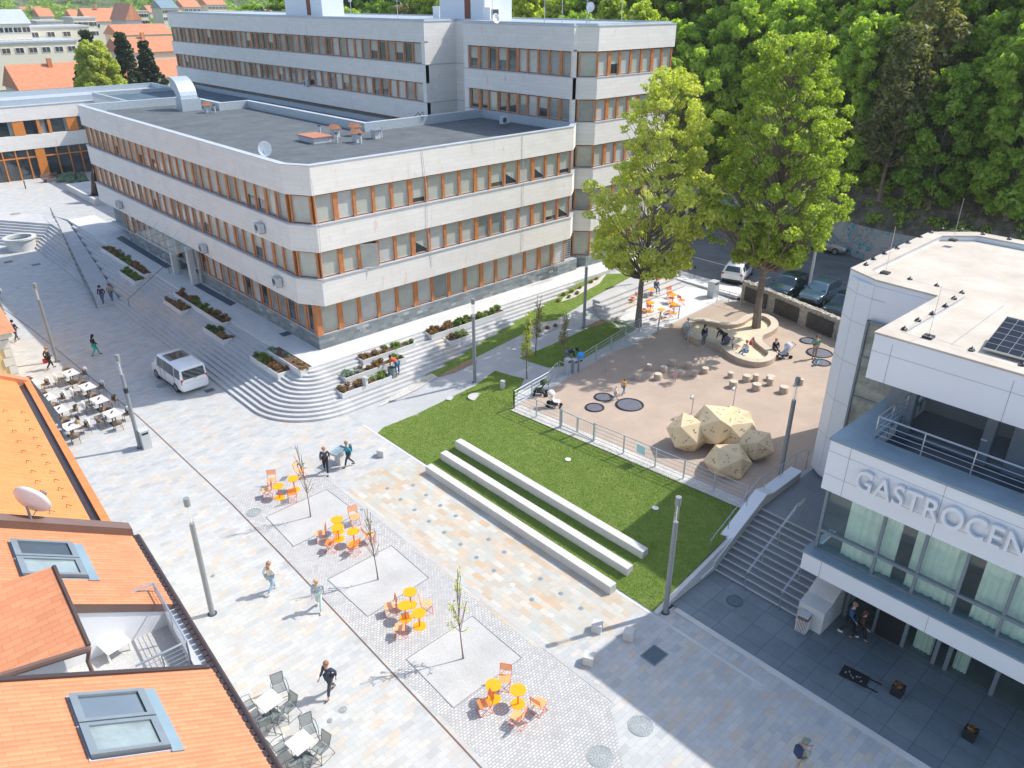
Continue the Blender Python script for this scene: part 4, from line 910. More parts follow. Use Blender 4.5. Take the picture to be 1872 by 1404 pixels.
for i, (u, v) in enumerate(((1037, 684), (1049, 681), (1058, 678))):
    bin_box(at(u, v), (.32, .36, 1.1 if i == 0 else .95), 0, 'galv', ('taller grey recycling bin at the left of the row by the playground entrance', 'middle slim recycling bin of the row by the playground entrance', 'right slim recycling bin of the row, under the blue sack')[i])
b_ = MB(); b_.ball((0, 0, 0), .3, 12, 0, (1, .7, .8)); b_.build('blue_sack', simple('blue plastic', (.01, .30, .75), .3), smooth='all', loc=at(1058, 678)+Vector((0, -.1, 1.18)), label='bright blue plastic sack on the recycling bins', category='bag')
bk = M['black']
# stone cubes and bollards
for u, v, lb in ((698, 833, 'pale stone cube seat alone on the plaza near the lawn corner'), (1091, 1152, 'pale stone cube at the tip of the slate mosaic, half in shade'), (1149, 1166, 'pale stone cube in shade between the mosaic and the lawn lamp'), (1076, 1211, 'pale stone cube in shade nearest the cobbled strip')):
    p = P(u, v); MB().box((0, 0, .21), (.42, .42, .42), .5).build('stone_cube', M['granite'], None, bevel=.012, loc=p, label=lb, category='stone seat')
for p, lb in ((at(919, 711), 'small pale square bollard light on the lawn near the path'), (P(668, 704, .95), 'small pale bollard light standing in the lowest planter')):
    t = thing('bollard', p, .4, label=lb, category='bollard'); MB().box((0, 0, .3), (.26, .26, .6)).build('body', M['greyl'], t, bevel=.01); MB().box((0, -.135, .42), (.16, .01, .14)).build('light_slot', M['grey'], t)
t = thing('drinking_fountain', P(622, 846), .3, label='stone drinking fountain with a square steel basin between two pedestrians', category='fountain')
MB().box((0, 0, .35), (.42, .42, .7), taper=.9).build('pedestal', M['granite'], t); MB().ring([(-.5, -.32), (.5, -.32), (.5, .32), (-.5, .32)], .06, .7, .86).build('basin', M['galv'], t); MB().box((0, 0, .74), (.9, .56, .05)).build('basin_floor', M['bluezinc'], t)
# covers
def cover(p, r, lab, mat='iron', sq=False, rz=0):
    t = thing('manhole_cover', p+Vector((0, 0, .006)), rz, label=lab, category='manhole cover')
    if sq: MB().box((0, 0, .006), (r*2, r*1.6, .012)).build('plate', M['irond'], t); MB().ring([(-r-.04, -r*.8-.04), (r+.04, -r*.8-.04), (r+.04, r*.8+.04), (-r-.04, r*.8+.04)], .04, 0, .016).build('frame', M['grey'], t)
    else:
        MB().lathe([(0.001, .012), (r*.86, .012), (r*.86, .004), (r*.9, .004), (r*.9, .014), (r, .014), (r, 0)], n=36).build('plate', M[mat], t)
        k = MB()
        for rr in (.3, .52, .74):
            for i in range(int(rr*26)): a = i*6.283/int(rr*26); k.box((r*rr*math.cos(a), r*rr*math.sin(a), .016), (r*.1, r*.05, .008), a)
        k.build('raised_pattern', M['grey'], t)
for u, v, r, lb in ((1097, 1383, .46, 'largest round cast iron cover at the bottom edge of the plaza'), (1171, 1327, .46, 'round cast iron cover cut by the shadow edge'), (464, 937, .38, 'round iron cover in the cobbled strip near the first orange chairs'), (296, 705, .40, 'round cover on the plaza left of the white van'), (627, 1298, .15, 'small round brass cover near the striding man'), (603, 1318, .1, 'tiny round brass cover beside the slightly larger one'), (389, 1053, .09, 'tiny round cover beside the lamp near the roof terrace'), (28, 391, .55, 'round cover far off on the upper square')):
    cover(P(u, v, 1.95 if v < 400 else 0), r, lb)
cover(P(1343, 1099, .05), .36, 'dark round cover in the tiled forecourt below the stair', 'irond'); cover(at(870, 725, .05)+Vector((0, 0, .04)), .52, 'pale round concrete cover in the lawn', 'granite')
for u, v, r, lb in ((1196, 1198, .42, 'dark square cover in the shaded plaza'), (383, 714, .28, 'dark square cover behind the white van'), (66, 484, .35, 'dark square cover near the ramp, right of the pair'), (15, 479, .35, 'dark square cover near the ramp, left of the pair'), (524, 610, .42, 'dark square grating on the podium corner')):
    cover(P(u, v, 1.95 if v == 610 else 0), r, lb, sq=True, rz=0 if v == 610 else .0)
# ground lights / jets in the mosaic
i = 0
for u, v, w_ in ((708, 893, 0), (755, 887, 0), (779, 905, 0), (732, 913, 0), (805, 924, 0), (758, 932, 0), (833, 943, 0), (784, 953, 0), (861, 964, 1), (812, 973, 0), (893, 986, 0), (842, 995, 0), (922, 1009, 0), (871, 1019, 0), (954, 1033, 1), (903, 1043, 0), (988, 1058, 0), (937, 1069, 1), (1025, 1085, 0), (972, 1096, 0), (1062, 1112, 0), (1008, 1125, 1)):
    t = thing('floor_jet', P(u, v, .012), label='small white round floor light set in the slate mosaic' if w_ else 'small blue grey water jet nozzle set in the slate mosaic', category='water jet', group='white floor lights in the mosaic' if w_ else 'water jets in the mosaic')
    MB().lathe([(.001, .01), (.055, .01), (.06, .004), (.11, .006), (.115, 0)], n=18).build('ring', M['white' if w_ else 'bluezinc'], t)
for u, v, lb in ((1038, 841, 'round white ground light in the sunny lawn'), (1198, 930, 'round white ground light in the shaded lawn'), (703, 800, 'small pale utility lid at the lawn edge')):
    pass
for u, v, lb in ((1038, 841, 'round white ground light in the sunny part of the lawn'), (1198, 930, 'round white ground light in the shaded part of the lawn')):
    t = thing('ground_light', at(u, v)+Vector((0, 0, .05)), label=lb, category='ground light'); MB().lathe([(.001, .03), (.1, .03), (.16, .01), (.17, 0)], n=20).build('body', M['white'], t)
MB().box((0, 0, 0), (.5, .4, .03), .4).build('utility_lid', M['greyl'], None, loc=at(822, 728, .06)+Vector((0, 0, .06)), label='pale rectangular utility lid in the lawn near the path', category='cover')
# long benches in the lawn
for (a, b, off, lb) in (((786, 848), (1118, 1072), .45, 'long granite bench along the slate mosaic, lowest of the three rows'), ((813, 824), (1149, 1039), .42, 'long granite bench in the lawn, middle of the three rows'), ((840, 804), (1177, 1008), .42, 'long granite bench in the lawn, highest of the three rows')):
    p = at(*a, off); q = at(*b, off); zt_ = max(p.z, q.z)+off; mx = (p.x+q.x)/2
    t = thing('long_bench', (mx, q.y, zt_-off), label=lb, category='bench', group='granite terrace benches'); L_ = p.y-q.y; n = 9; m_ = MB()
    for i in range(n): m_.b2((-.21, L_*i/n+.008, -.5), (.21, L_*(i+1)/n-.008, off))
    m_.build('stone_blocks', M['granite'], t, bevel=.01); MB().b2((-.2, 0, -.5), (.2, L_, off-.02)).build('core', M['concrete'], t)
# planters
def tuft(cen, rad, n, size, mat, seed, par, name='plants', off=Vector((0, 0, 0))):
    me = leaves(name, [tuple(Vector(c)-off) for c in cen], rad, n, size, M[mat], seed, up=.2, aspect=2.6); o = bpy.data.objects.new(name, me); COL.objects.link(o); o.parent = par; return o
def planter(u0, v0, u1, v1, wd, z, ax, lab, mats, h=.55, ht=.3, seed=1, dens=1.):
    """near left and far right top corners of the near top edge; runs along plan axis ax"""
    h = .42
    for _ in range(12):
        p = P(u0, v0, z); q = P(u1, v1, z); c = (p+q)/2; st_ = .15*max(0, math.ceil(((c.y-38.3) if ax == 'x' else (c.x-17.25))/.32)); z = .6*z+.4*(st_+h)
    if ax == 'x': a = (min(p.x, q.x), (p.y+q.y)/2); L_ = abs(p.x-q.x); dx_, dy_ = L_, wd
    else: a = ((p.x+q.x)/2, min(p.y, q.y)); L_ = abs(p.y-q.y); dx_, dy_ = wd, L_
    t = thing('planter', (a[0], a[1], z-h), label=lab, category='planter', group='white planters on the steps')
    pl = [(0, 0), (dx_, 0), (dx_, dy_), (0, dy_)]; MB().ring(pl, .05, -.1, h).build('box', M['plantbox'], t, bevel=.008); MB().prism(inset(pl, .05), 0, h-.07).build('soil', M['soil'], t)
    g2 = random.Random(seed)
    for k, mt in enumerate(mats):
        cen = []; rad = []; nn = int(L_*5*dens/len(mats))+2
        for i in range(nn):
            s_ = (k+g2.random())/len(mats) if len(mats) < 4 else g2.random(); r = g2.uniform(.1, .22)
            cc = (dx_*s_, .12+(dy_-.24)*g2.random()) if ax == 'x' else (.12+(dx_-.24)*g2.random(), dy_*s_); cen.append((min(max(cc[0], .12), dx_-.12), min(max(cc[1], .12), dy_-.12), h-.02+r*g2.uniform(.2, .9)*ht/.3)); rad.append(r)
        tuft(cen, rad, nn*80, .06, mt, seed+k, t)
    return t
planter(183, 452, 262, 502, .95, 2.10, 'y', 'longest dark planted box on the steps left of the entrance', ['plantr', 'plantg', 'plantr'], seed=2)
planter(217, 494, 245, 514, .95, 1.65, 'y', 'short box of bright green plants below the longest left planter', ['plantg', 'plantg'], seed=4)
planter(316, 534, 405, 591, .95, 2.10, 'y', 'long planter with green shrubs right of the entrance rail', ['plantr', 'plantg', 'plantr'], seed=6)
planter(297, 548, 331, 570, .95, 1.65, 'y', 'short box of russet plants beside the long green planter', ['plantr'], seed=8)
planter(368, 597, 409, 621, .95, 1.65, 'y', 'short russet and green planter between the van and the podium', ['plantr', 'plantg'], seed=9)
planter(453, 650, 510, 683, .95, 1.68, 'y', 'dark planted box at the curved corner, outer of the two', ['plantr', 'plantg'], seed=10, dens=1.3)
planter(486, 640, 550, 678, .95, 2.12, 'y', 'planter with a small mushroom shape at the curved corner, inner of the two', ['plantr', 'plants'], seed=12, ht=.1, dens=.5)
planter(661, 658, 762, 628, .95, 2.12, 'x', 'uppermost planter with yellow green plants behind the orange shirted gardener', ['plantr', 'plantg'], seed=14)
planter(630, 692, 744, 655, .95, 1.66, 'x', 'middle planter of silvery plants where the gardener bends', ['plants', 'plantr', 'plantg'], seed=16)
planter(624, 720, 718, 689, .95, 1.06, 'x', 'lowest planter with a bollard light and russet grasses', ['plantr', 'plantr', 'plantg'], seed=18)
planter(790, 614, 922, 568, .95, 2.12, 'x', 'long planter with tall green grasses behind the lamp post', ['plantr', 'plantg', 'plantg'], seed=20, ht=.5, dens=1.6)
planter(823, 625, 862, 613, .95, 1.66, 'x', 'short planter just left of the lamp post', ['plantr', 'plantg'], seed=22)
# handrails
def rail(name, pts, lab, mat='anth', h=.95, bars=(), posts=None, r=.025, cat='handrail'):
    t = thing(name, pts[0], label=lab, category=cat); o_ = Vector(pts[0]); m_ = MB(); pp = [Vector(p)-o_ for p in pts]
    m_.path([p+Vector((0, 0, h)) for p in pp], r, 8); m_.build('top_rail', M[mat], t)
    if bars:
        m_ = MB()
        for b in bars: m_.path([p+Vector((0, 0, b)) for p in pp], .012, 5)
        m_.build('bars', M[mat], t)
    for i in range(len(pp)-1):
        n = max(1, round((pp[i+1]-pp[i]).length/(posts or 2.2)))
        for k in range(n+(1 if i == len(pp)-2 else 0)):
            c = pp[i].lerp(pp[i+1], k/n); MB().tube((0, 0, 0), (0, 0, h), r*.95, None, 8).build('post', M[mat], t, loc=c)
    return t
rail('handrail', [P(238, 567, 0), P(310, 500, 1.95)], 'dark bent handrail crossing the steps in front of the entrance', posts=5)
rail('railing', [(15.95, 68.7, .0), (20.35, 96.5, 1.95)], 'long dark railing along the access ramp', bars=(.5, .1), posts=1.6, cat='railing')
rail('handrail', [(25.6, 12.4, .05), (29.4, 12.4, 1.8), (30.1, 12.4, 1.8)], 'steel double handrail in the middle of the entrance stair', 'steel', bars=(.8,), posts=1.4)
rail('handrail', [(25.6, 10.7, .05), (28.5, 10.7, 1.5)], 'short steel handrail beside the stair cheek', 'steel', bars=(.8,), posts=1.5)
# sloping wall of the stair with rail
t = thing('stair_parapet', (24.6, 14.0, 0), label='pale blue grey sloping stair parapet with steel handrail beside the lawn', category='wall')
w0 = [(0, .25), (.9, .35), (1.0, .62), (4.9, 2.45), (5.6, 2.25), (8.3, 2.25)]
for nm, mt, z_, y0, y1 in (('wall', 'concrete', .06, .0, .55), ('coping', 'metalw', 0, -.03, .58)):
    vs = []; 
    for x, z in w0: vs += [(x, y0, -.3 if nm == 'wall' else z-.06), (x, y1, -.3 if nm == 'wall' else z-.06), (x, y0, z-z_), (x, y1, z-z_)]
    fs = []
    for i in range(len(w0)-1): a = 4*i; fs += [(a, a+4, a+6, a+2), (a+1, a+3, a+7, a+5), (a+2, a+6, a+7, a+3), (a, a+1, a+5, a+4)]
    n4 = 4*len(w0); fs += [(0, 2, 3, 1), (n4-4, n4-3, n4-1, n4-2)]; m_ = MB(); m_.add(vs, fs); m_.build(nm, M[mt], t)
hr = MB(); hp = [(1.2, .45, 1.45), (4.9, .45, 3.2), (5.7, .45, 3.0), (8.4, .45, 3.0), (9.4, .3, 2.9)]
hr.path(hp, .025); hr.path([(8.4, .45, 2.7), (9.4, .3, 2.6)], .012); hr.path([(8.4, .45, 2.4), (9.4, .3, 2.3)], .012)
for x, z0, z1 in ((1.2, .65, 1.45), (2.6, 1.3, 2.1), (4.0, 1.95, 2.77), (5.5, 2.2, 3.02), (7.0, 2.2, 3.0), (8.4, 1.7, 3.0), (9.4, 1.7, 2.9)): hr.tube((x, .45 if x < 9 else .3, z0), (x, .45 if x < 9 else .3, z1), .022)
hr.build('handrail', M['steel'], t)
# playground fence
def fence(pts, lab, n_b=5, h=1.1, gate=None, meshy=False):
    t = thing('playground_fence', pts[0], label=lab, category='fence'); o_ = Vector(pts[0]); bars = MB()
    for i in range(len(pts)-1):
        a = Vector(pts[i])-o_; b = Vector(pts[i+1])-o_; L_ = (b-a).length; n = max(1, round(L_/2.0))
        for k in range(n+1):
            if k == 0 and i > 0: continue
            MB().box((0, 0, h/2), (.05, .07, h+.06)).build('post', M['galv'], t, loc=a.lerp(b, k/n))
        for j in range(n_b): z = .15+(h-.15)*j/(n_b-1); bars.tube(a+Vector((0, 0, z)), b+Vector((0, 0, z)), .022 if j == n_b-1 else .014, None, 6)
        if meshy:
            for k in range(int(L_/.11)): c = a.lerp(b, k*.11/L_); bars.tube(c+Vector((0, 0, .15)), c+Vector((0, 0, h)), .003, None, 3)
    bars.build('bars', M['galv'], t); return t
gp = lambda x, y: Vector((x, y, G(x, y)+.05))
fx = lambda y: FA[0]+(FB[0]-FA[0])*(FA[1]-y)/(FA[1]-FB[1])
fence([gp(fx(30.3), 30.3), gp(fx(26.6), 26.6)], 'pale metal bar fence at the lawn corner left of the gate')
fence([gp(fx(24.1), 24.1), gp(fx(20), 20), gp(fx(14.8), 14.8)], 'long pale metal bar fence along the lawn right of the gate', meshy=True)
fence([gp(fx(30.3), 30.3), at(1003, 708)], 'short bar fence with white rails beside the parked buggies')
c3 = [at(1060, 676), at(1168, 608), at(1240, 583)]
fence(c3, 'double metal fence from the bins up to the tree and terrace', meshy=True)
rail('handrail', [at(1003, 708), at(1018, 692)], 'short pale gate rail at the playground entrance', 'galv', 1.15, (.3, .7), 1.0)
rail('bike_rack', [at(1022, 684), at(1038, 690)], 'small grey barred gate frame left of the bins', 'galv', .95, (.3, .6), .9, cat='gate')
t = thing('playground_gate', gp(fx(26.5), 26.5), math.atan2(-2.4, fx(24.2)-fx(26.5)), label='double leaf metal frame gate in the fence facing the lawn', category='gate')
for k in range(2):
    m_ = MB(); x0 = k*1.2; 
    for (a, b) in (((x0+.04, 1.1), (x0+1.16, 1.1)), ((x0+.04, .12), (x0+1.16, .12)), ((x0+.04, .12), (x0+.04, 1.1)), ((x0+1.16, .12), (x0+1.16, 1.1))): m_.tube((a[0], 0, a[1]), (b[0], 0, b[1]), .03, None, 6)
    m_.build('gate_leaf', M['galv'], t); mm_ = MB()
    for i in range(9): mm_.tube((x0+.1+i*.12, 0, .12), (x0+.1+i*.12, 0, 1.1), .005, None, 4)
    mm_.build('gate_mesh', M['galv'], t)
for x in (-.02, 2.42): MB().box((x, 0, .6), (.1, .1, 1.3)).build('gate_post', M['galv'], t)
p = gp(fx(20.9)-.03, 20.9); t = thing('notice_board', p, -math.pi/2, label='small pale square notice fixed on the playground fence', category='sign'); MB().box((0, -.03, .72), (.55, .02, .5)).build('panel', simple('pale blue sign', (.45, .70, .78), .4), t)
rail('railing', [at(1310, 552), at(1352, 563)], 'steel framed gate between the steel bin and the stone filled wall', 'greyl', 1.1, (.15,), 1.0, cat='gate')
# gabion wall with blackboards
ga_, gb_ = Vector((53.9, 30.7, G(53.9, 30.7))), Vector((50.4, 17.0, G(51, 17.0))); t = thing('gabion_wall', ga_, math.atan2(gb_.y-ga_.y, gb_.x-ga_.x), label='stone filled gabion wall with blackboards at the back of the playground', category='wall')
L_ = (gb_-ga_).length; bm = bmesh.new(); bmesh.ops.create_cube(bm, size=1); bmesh.ops.scale(bm, vec=(L_, .5, 1.75), verts=bm.verts); bmesh.ops.translate(bm, vec=(L_/2, .25, .87), verts=bm.verts)
bmesh.ops.subdivide_edges(bm, edges=[e for e in bm.edges if abs(e.verts[0].co.x-e.verts[1].co.x) > 1], cuts=110); bmesh.ops.subdivide_edges(bm, edges=[e for e in bm.edges if abs(e.verts[0].co.z-e.verts[1].co.z) > 1], cuts=14); bmesh.ops.subdivide_edges(bm, edges=[e for e in bm.edges if abs(e.verts[0].co.y-e.verts[1].co.y) > .3], cuts=4)
for v_ in bm.verts: v_.co += Vector((random.uniform(-.03, .03), random.uniform(-.045, .045), random.uniform(-.045, .045)))
me = bpy.data.meshes.new('stones'); bm.to_mesh(me); bm.free(); me.materials.append(M['gabion']); o = bpy.data.objects.new('stones', me); COL.objects.link(o); o.parent = t
for k in range(4): MB().box((1.7+3.2*k, -.1, .85), (2.35, .06, 1.15)).build('blackboard', M['chalk'], t)
# sand pit seat, sinuous ring of blocks
sp = [(1258, 602), (1262, 588), (1282, 583), (1305, 588), (1330, 592), (1352, 588), (1370, 577), (1395, 575), (1412, 583), (1416, 594), (1404, 604), (1388, 612), (1388, 624), (1402, 636), (1412, 645), (1404, 655), (1385, 659), (1362, 655), (1340, 645), (1318, 628), (1300, 622), (1275, 617)]
pts = [at(u, v, .42) for u, v in sp]; n = len(pts); sm = []
for i in range(n):
    p0, p1_, p2_, p3_ = pts[i-1], pts[i], pts[(i+1) % n], pts[(i+2) % n]
    for k in range(5):
        s_ = k/5; sm.append(.5*((2*p1_)+(p2_-p0)*s_+(2*p0-5*p1_+4*p2_-p3_)*s_*s_+(3*p1_-p0-3*p2_+p3_)*s_**3))
o_ = Vector((sum(p.x for p in sm)/len(sm), sum(p.y for p in sm)/len(sm), min(p.z for p in sm))); t = thing('sand_pit', o_, label='sinuous ring of sand coloured seat blocks round the sand and the tallest tree', category='sand pit')
N_ = len(sm); blk = MB()
for sgi in range(N_):
    if sgi % 10 == 9 and False: continue
    a = sm[sgi]; b = sm[(sgi+1) % N_]; ta = (sm[(sgi+1) % N_]-sm[sgi-1]).normalized(); tb_ = (sm[(sgi+2) % N_]-sm[sgi]).normalized(); na = Vector((-ta.y, ta.x, 0))*.27; nb = Vector((-tb_.y, tb_.x, 0))*.27
    b2_ = b if sgi % 8 != 7 else a.lerp(b, .93)
    vs = [a-na, b2_-nb, b2_+nb, a+na]; vs = [Vector((q.x, q.y, q.z))-o_ for q in vs]; vs = [v_+Vector((0, 0, -.15)) for v_ in vs]+[v_+Vector((0, 0, .42)) for v_ in vs]
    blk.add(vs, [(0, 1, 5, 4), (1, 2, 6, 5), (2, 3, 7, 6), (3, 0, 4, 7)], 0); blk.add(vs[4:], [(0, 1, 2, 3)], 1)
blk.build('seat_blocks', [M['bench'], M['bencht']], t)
drape('sand', [(p.x, p.y) for p in sm[::2]], M['sand'], .13, step=1, kind='stuff')
# trampolines
for u, v, r, lb in ((1151, 741, .74, 'largest round ground trampoline near the fence'), (1103, 727, .47, 'smaller round trampoline farther from the fence'), (1087, 746, .47, 'smaller round trampoline nearest the fence'), (1498, 646, .75, 'large round trampoline beside the man in green'), (1478, 624, .5, 'small trampoline behind the man in green'), (1502, 664, .48, 'small trampoline where a child crouches, by the white tower')):
    p = at(u, v)+Vector((0, 0, .03)); t = thing('trampoline', p, label=lb, category='trampoline'); MB().lathe([(r, 0), (r+.12, 0), (r+.12, .03), (r+.02, .045), (r, .0)], n=40).build('rim', M['black'], t); MB().lathe([(.001, .012), (r+.01, .012)], n=40).build('mat', M['mesh'], t)
# stumps
st = [(1165, 694, 1, .4), (1202, 694, 1.05, .42), (1186, 677, .7, .42), (1213, 681, .95, .42), (1229, 669, 1., .42), (1242, 688, .95, .4), (1258, 673, .95, .4), (1269, 688, .75, .4), (1288, 682, 1., .38), (1335, 690, .8, .35), (1340, 708, 1.1, .42), (1364, 697, 1.1, .42), (1381, 696, .8, .42), (1408, 695, 1.1, .3), (1382, 713, 1.15, .42), (1407, 704, .8, .45), (1432, 718, 1.15, .42), (1463, 704, .7, .42)]
SN = ['nearest the yellow topped child', 'in a sun patch below the child', 'small one highest on its left', 'broad one behind the toddler left side', 'farthest from the fence', 'beside the pink toddler', 'highest on its right', 'small one right of the toddler', 'rightmost and fully sunlit', 'small one at its upper left', 'lower left one', 'left of the close upper pair', 'right of the close upper pair', 'flat one at its upper right', 'middle one of the front row', 'tall narrow one at its right', 'nearest the lamp post front side', 'half hidden behind the lamp post']
cs_ = None
for i, (u, v, s_, h) in enumerate(st):
    p = at(u, v)+Vector((0, 0, .02)); lb = 'tan round stepping stump of the %s cluster, %s' % ('shaded left' if i < 9 else 'sunny right', SN[i])
    if cs_ is None:
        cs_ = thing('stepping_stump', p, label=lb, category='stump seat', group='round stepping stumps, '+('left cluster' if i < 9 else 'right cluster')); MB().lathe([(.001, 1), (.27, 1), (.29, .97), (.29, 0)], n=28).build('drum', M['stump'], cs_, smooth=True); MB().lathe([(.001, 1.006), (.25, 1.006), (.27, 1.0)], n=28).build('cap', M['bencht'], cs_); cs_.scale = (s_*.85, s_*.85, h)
    else: dup(cs_, p, sc=(s_*.85, s_*.85, h), label=lb, group='round stepping stumps, '+('left cluster' if i < 9 else 'right cluster'))
# listening pipes
pip = None
for u, v, rz, lb in ((1264, 757, 3.4, 'bent steel talking tube nearest the climbing blocks'), (1340, 742, 3.2, 'bent steel talking tube in the sunny middle of the playground'), (1255, 641, 0, 'bent steel talking tube in tree shade left of the sand pit'), (1107, 681, 2.6, 'short bent steel tube in the dappled shade by the fence'), (1202, 612, 0, 'bent steel tube beneath the orange table')):
    if pip is None:
        pip = thing('talking_tube', at(u, v), rz, label=lb, category='play post'); MB().path([(0, 0, 0), (0, 0, 1.2), (.06, 0, 1.3), (.16, 0, 1.32)], .035, 8).build('pipe', M['steel'], pip); MB().tube((.14, 0, 1.32), (.36, 0, 1.22), .05, .1, 12).build('funnel', M['greyl'], pip)
    else: dup(pip, at(u, v), rz, label=lb)
# climbing blocks: truncated icosahedral boulders of plywood
def boulder(c, r, rz, h0, seed, squash=.95):
    bm = bmesh.new(); bmesh.ops.create_icosphere(bm, subdivisions=1, radius=r)
    bmesh.ops.rotate(bm, cent=(0, 0, 0), matrix=Matrix.Rotation(rz, 3, 'Z') @ Matrix.Rotation(.65, 3, 'X'), verts=bm.verts)
    for v_ in bm.verts: v_.co.z *= squash
    bmesh.ops.bisect_plane(bm, geom=bm.verts[:]+bm.edges[:]+bm.faces[:], plane_co=(0, 0, -h0), plane_no=(0, 0, -1), clear_outer=True)
    g2 = random.Random(seed); hv = MB(); bm.normal_update()
    for f in bm.faces:
        cc = f.calc_center_median(); nrm = f.normal
        if f.calc_area() < .2: continue
        for k in range(4):
            w1 = [g2.random()**.8+.25 for _ in f.verts]; s_ = sum(w1); q = sum((v_.co*(w/s_) for v_, w in zip(f.verts, w1)), Vector()); M_ = nrm.to_track_quat('Z', 'Y').to_matrix() @ Matrix.Rotation(g2.uniform(0, 3), 3, 'Z')
            a = g2.uniform(.035, .055); hv.add([q+nrm*.004+M_ @ Vector((math.cos(j*.785)*a*1.5, math.sin(j*.785)*a*.8, 0)) for j in range(8)], [tuple(range(8))])
    me = bpy.data.meshes.new('plywood_shell'); bm.to_mesh(me); bm.free(); me.materials.append(M['play']); return me, hv
cb = at(1300, 845); t = thing('climbing_blocks', cb, label='cluster of faceted plywood climbing boulders with cut holds', category='climbing frame')
for i, (u, v, r, rz, sq, zz) in enumerate(((1255, 815, 1.22, .3, .95, 0), (1302, 812, 1.35, 1.0, .95, .45), (1345, 815, 1.2, .1, .9, .15), (1378, 832, 1.1, .8, .85, -.05), (1328, 858, 1.25, 1.5, .82, -.25), (1340, 800, 1.1, .5, .95, .2))):
    p = at(u, v)-cb; me, hv = boulder(p, r, rz, .75, i, sq); o = bpy.data.objects.new('boulder', me); COL.objects.link(o); o.parent = t; o.location = (p.x, p.y, .75+zz); hv.build('cut_holds', M['playhole'], o)
# well, statue, far bench, flower bed
p = P(41, 455); t = thing('stone_well', p, label='round stone well with a metal grille by the upper steps', category='well'); MB().lathe([(1.3, 0), (1.42, 1.1), (1.55, 1.12), (1.55, 1.3), (1.15, 1.3), (1.15, .9)], n=36).build('stone_ring', M['granite'], t, smooth=True)
m_ = MB(); m_.lathe([(.001, .95), (1.15, .95)], n=24); m_.build('dark_water', M['irond'], t); m_ = MB()
for i in range(9): x = -1.1+.275*i; m_.tube((x, -1, 1.15), (x, 1, 1.15), .02, None, 4)
m_.build('grille', M['grey'], t)
MB().prism([(25.3, 98.2), (28.2, 98.2), (28.2, 108.8), (25.3, 108.8)], 1.95, 2.75).build('statue_plinth', M['granite'], None, bevel=.03, label='low white stone slab carrying the dark statue', category='plinth')
sa, sb = P(560, 812), P(590, 812)
def ac(p, rz, lab):
    t = thing('air_conditioner', p, rz, label=lab, category='air conditioner', group='outdoor cooling units'); MB().box((0, 0, 0), (.85, .34, .62)).build('case', M['greyl'], t, bevel=.02)
    m_ = MB(); m_.lathe([(.001, 0), (.22, 0)], n=20); m_.xf(Matrix.Translation((-.12, -.176, 0)) @ Matrix.Rotation(math.pi/2, 4, 'X')); m_.build('fan_grille', M['anth'], t); b__ = MB()
    for x in (-.3, .3): b__.box((x, .08, -.34), (.04, .55, .04))
    b__.build('bracket', M['dbrown'], t)
for u, v, z, lb in ((222, 373, 6.2, 'cooling unit hung at the far end of the long shaded facade'), (376, 453, 6.0, 'cooling unit above the entrance right side'), (480, 415, 9.7, 'cooling unit on the upper stone band near the corner'), (512, 513, 6.2, 'cooling unit on the lower stone band near the corner')):
    r = ray(u, v); tt = 22.6/r[0]; ac(Vector((22.35, r[1]*tt, CAMH+r[2]*tt)), -math.pi/2, lb)
ac(P(922, 219, 14.2), 0, 'cooling unit on the shaded flat roof corner'); ac(P(298, 162, 11.6), 0, 'cooling unit beside the curved duct'); r = ray(560, 152); tt = 48/r[0]; ac(Vector((48, r[1]*tt, CAMH+r[2]*tt)), -math.pi/2, 'small cooling unit on the long rear facade')
# roof things on the low block
ZR = 13.66
def dish(p, az, lab, s=1., pole=.6):
    t = thing('satellite_dish', p, az, label=lab, category='satellite dish'); t.scale = (s, s, s); MB().tube((0, 0, 0), (0, 0, pole), .03).build('mast', M['grey'], t)
    m_ = MB(); m_.lathe([(.001, .0), (.2, .02), (.4, .09), (.5, .15), (.505, .14), (.4, .07), (.001, -.015)], n=28); m_.xf(Matrix.Translation((0, -.1, pole)) @ Matrix.Rotation(1.25, 4, 'X') @ Matrix.Diagonal((.85, 1, 1, 1))); m_.build('reflector', M['white'], t, smooth='all')
    m_ = MB(); m_.tube((0, -.08, pole-.35), (0, -.7, pole-.1), .012); m_.tube((0, -.7, pole-.1), (0, -.62, pole), .04); m_.build('receiver_arm', M['grey'], t)
dish(P(487, 290, ZR), -.6, 'large white dish at the parapet of the black roof', 1.05, .6)
t = thing('curved_duct', P(345, 196, 13.9), math.pi*.5, label='big rusty curved ventilation duct on the roof', category='duct'); m_ = MB(); prof = []
for i in range(9): a = math.pi*.5*i/8; prof.append((2.6*(1-math.cos(a)), 1.2+2.4*math.sin(a)))
w2 = 1.1; vs = []
for i, (x, z) in enumerate(prof): tt = 1.1-.5*i/8*0; nx = -math.cos(math.pi*.5*i/8); nz = math.sin(math.pi*.5*i/8); vs += [(x+nx*.9, -w2, z+nz*.9*.9), (x+nx*.9, w2, z+nz*.9*.9), (x-nx*.9, w2, z-nz*.9), (x-nx*.9, -w2, z-nz*.9)]
fs = []
for i in range(8): a = 4*i; fs += [(a+k, a+(k+1) % 4, a+4+(k+1) % 4, a+4+k) for k in range(4)]
m_.add(vs, fs); m_.xf(Matrix.Diagonal((.62, .75, .62, 1))); m_.build('duct_bend', M['galv'], t); MB().box((-.1, 0, .2), (1.4, 1.9, 1.3)).build('duct_base', M['galv'], t)
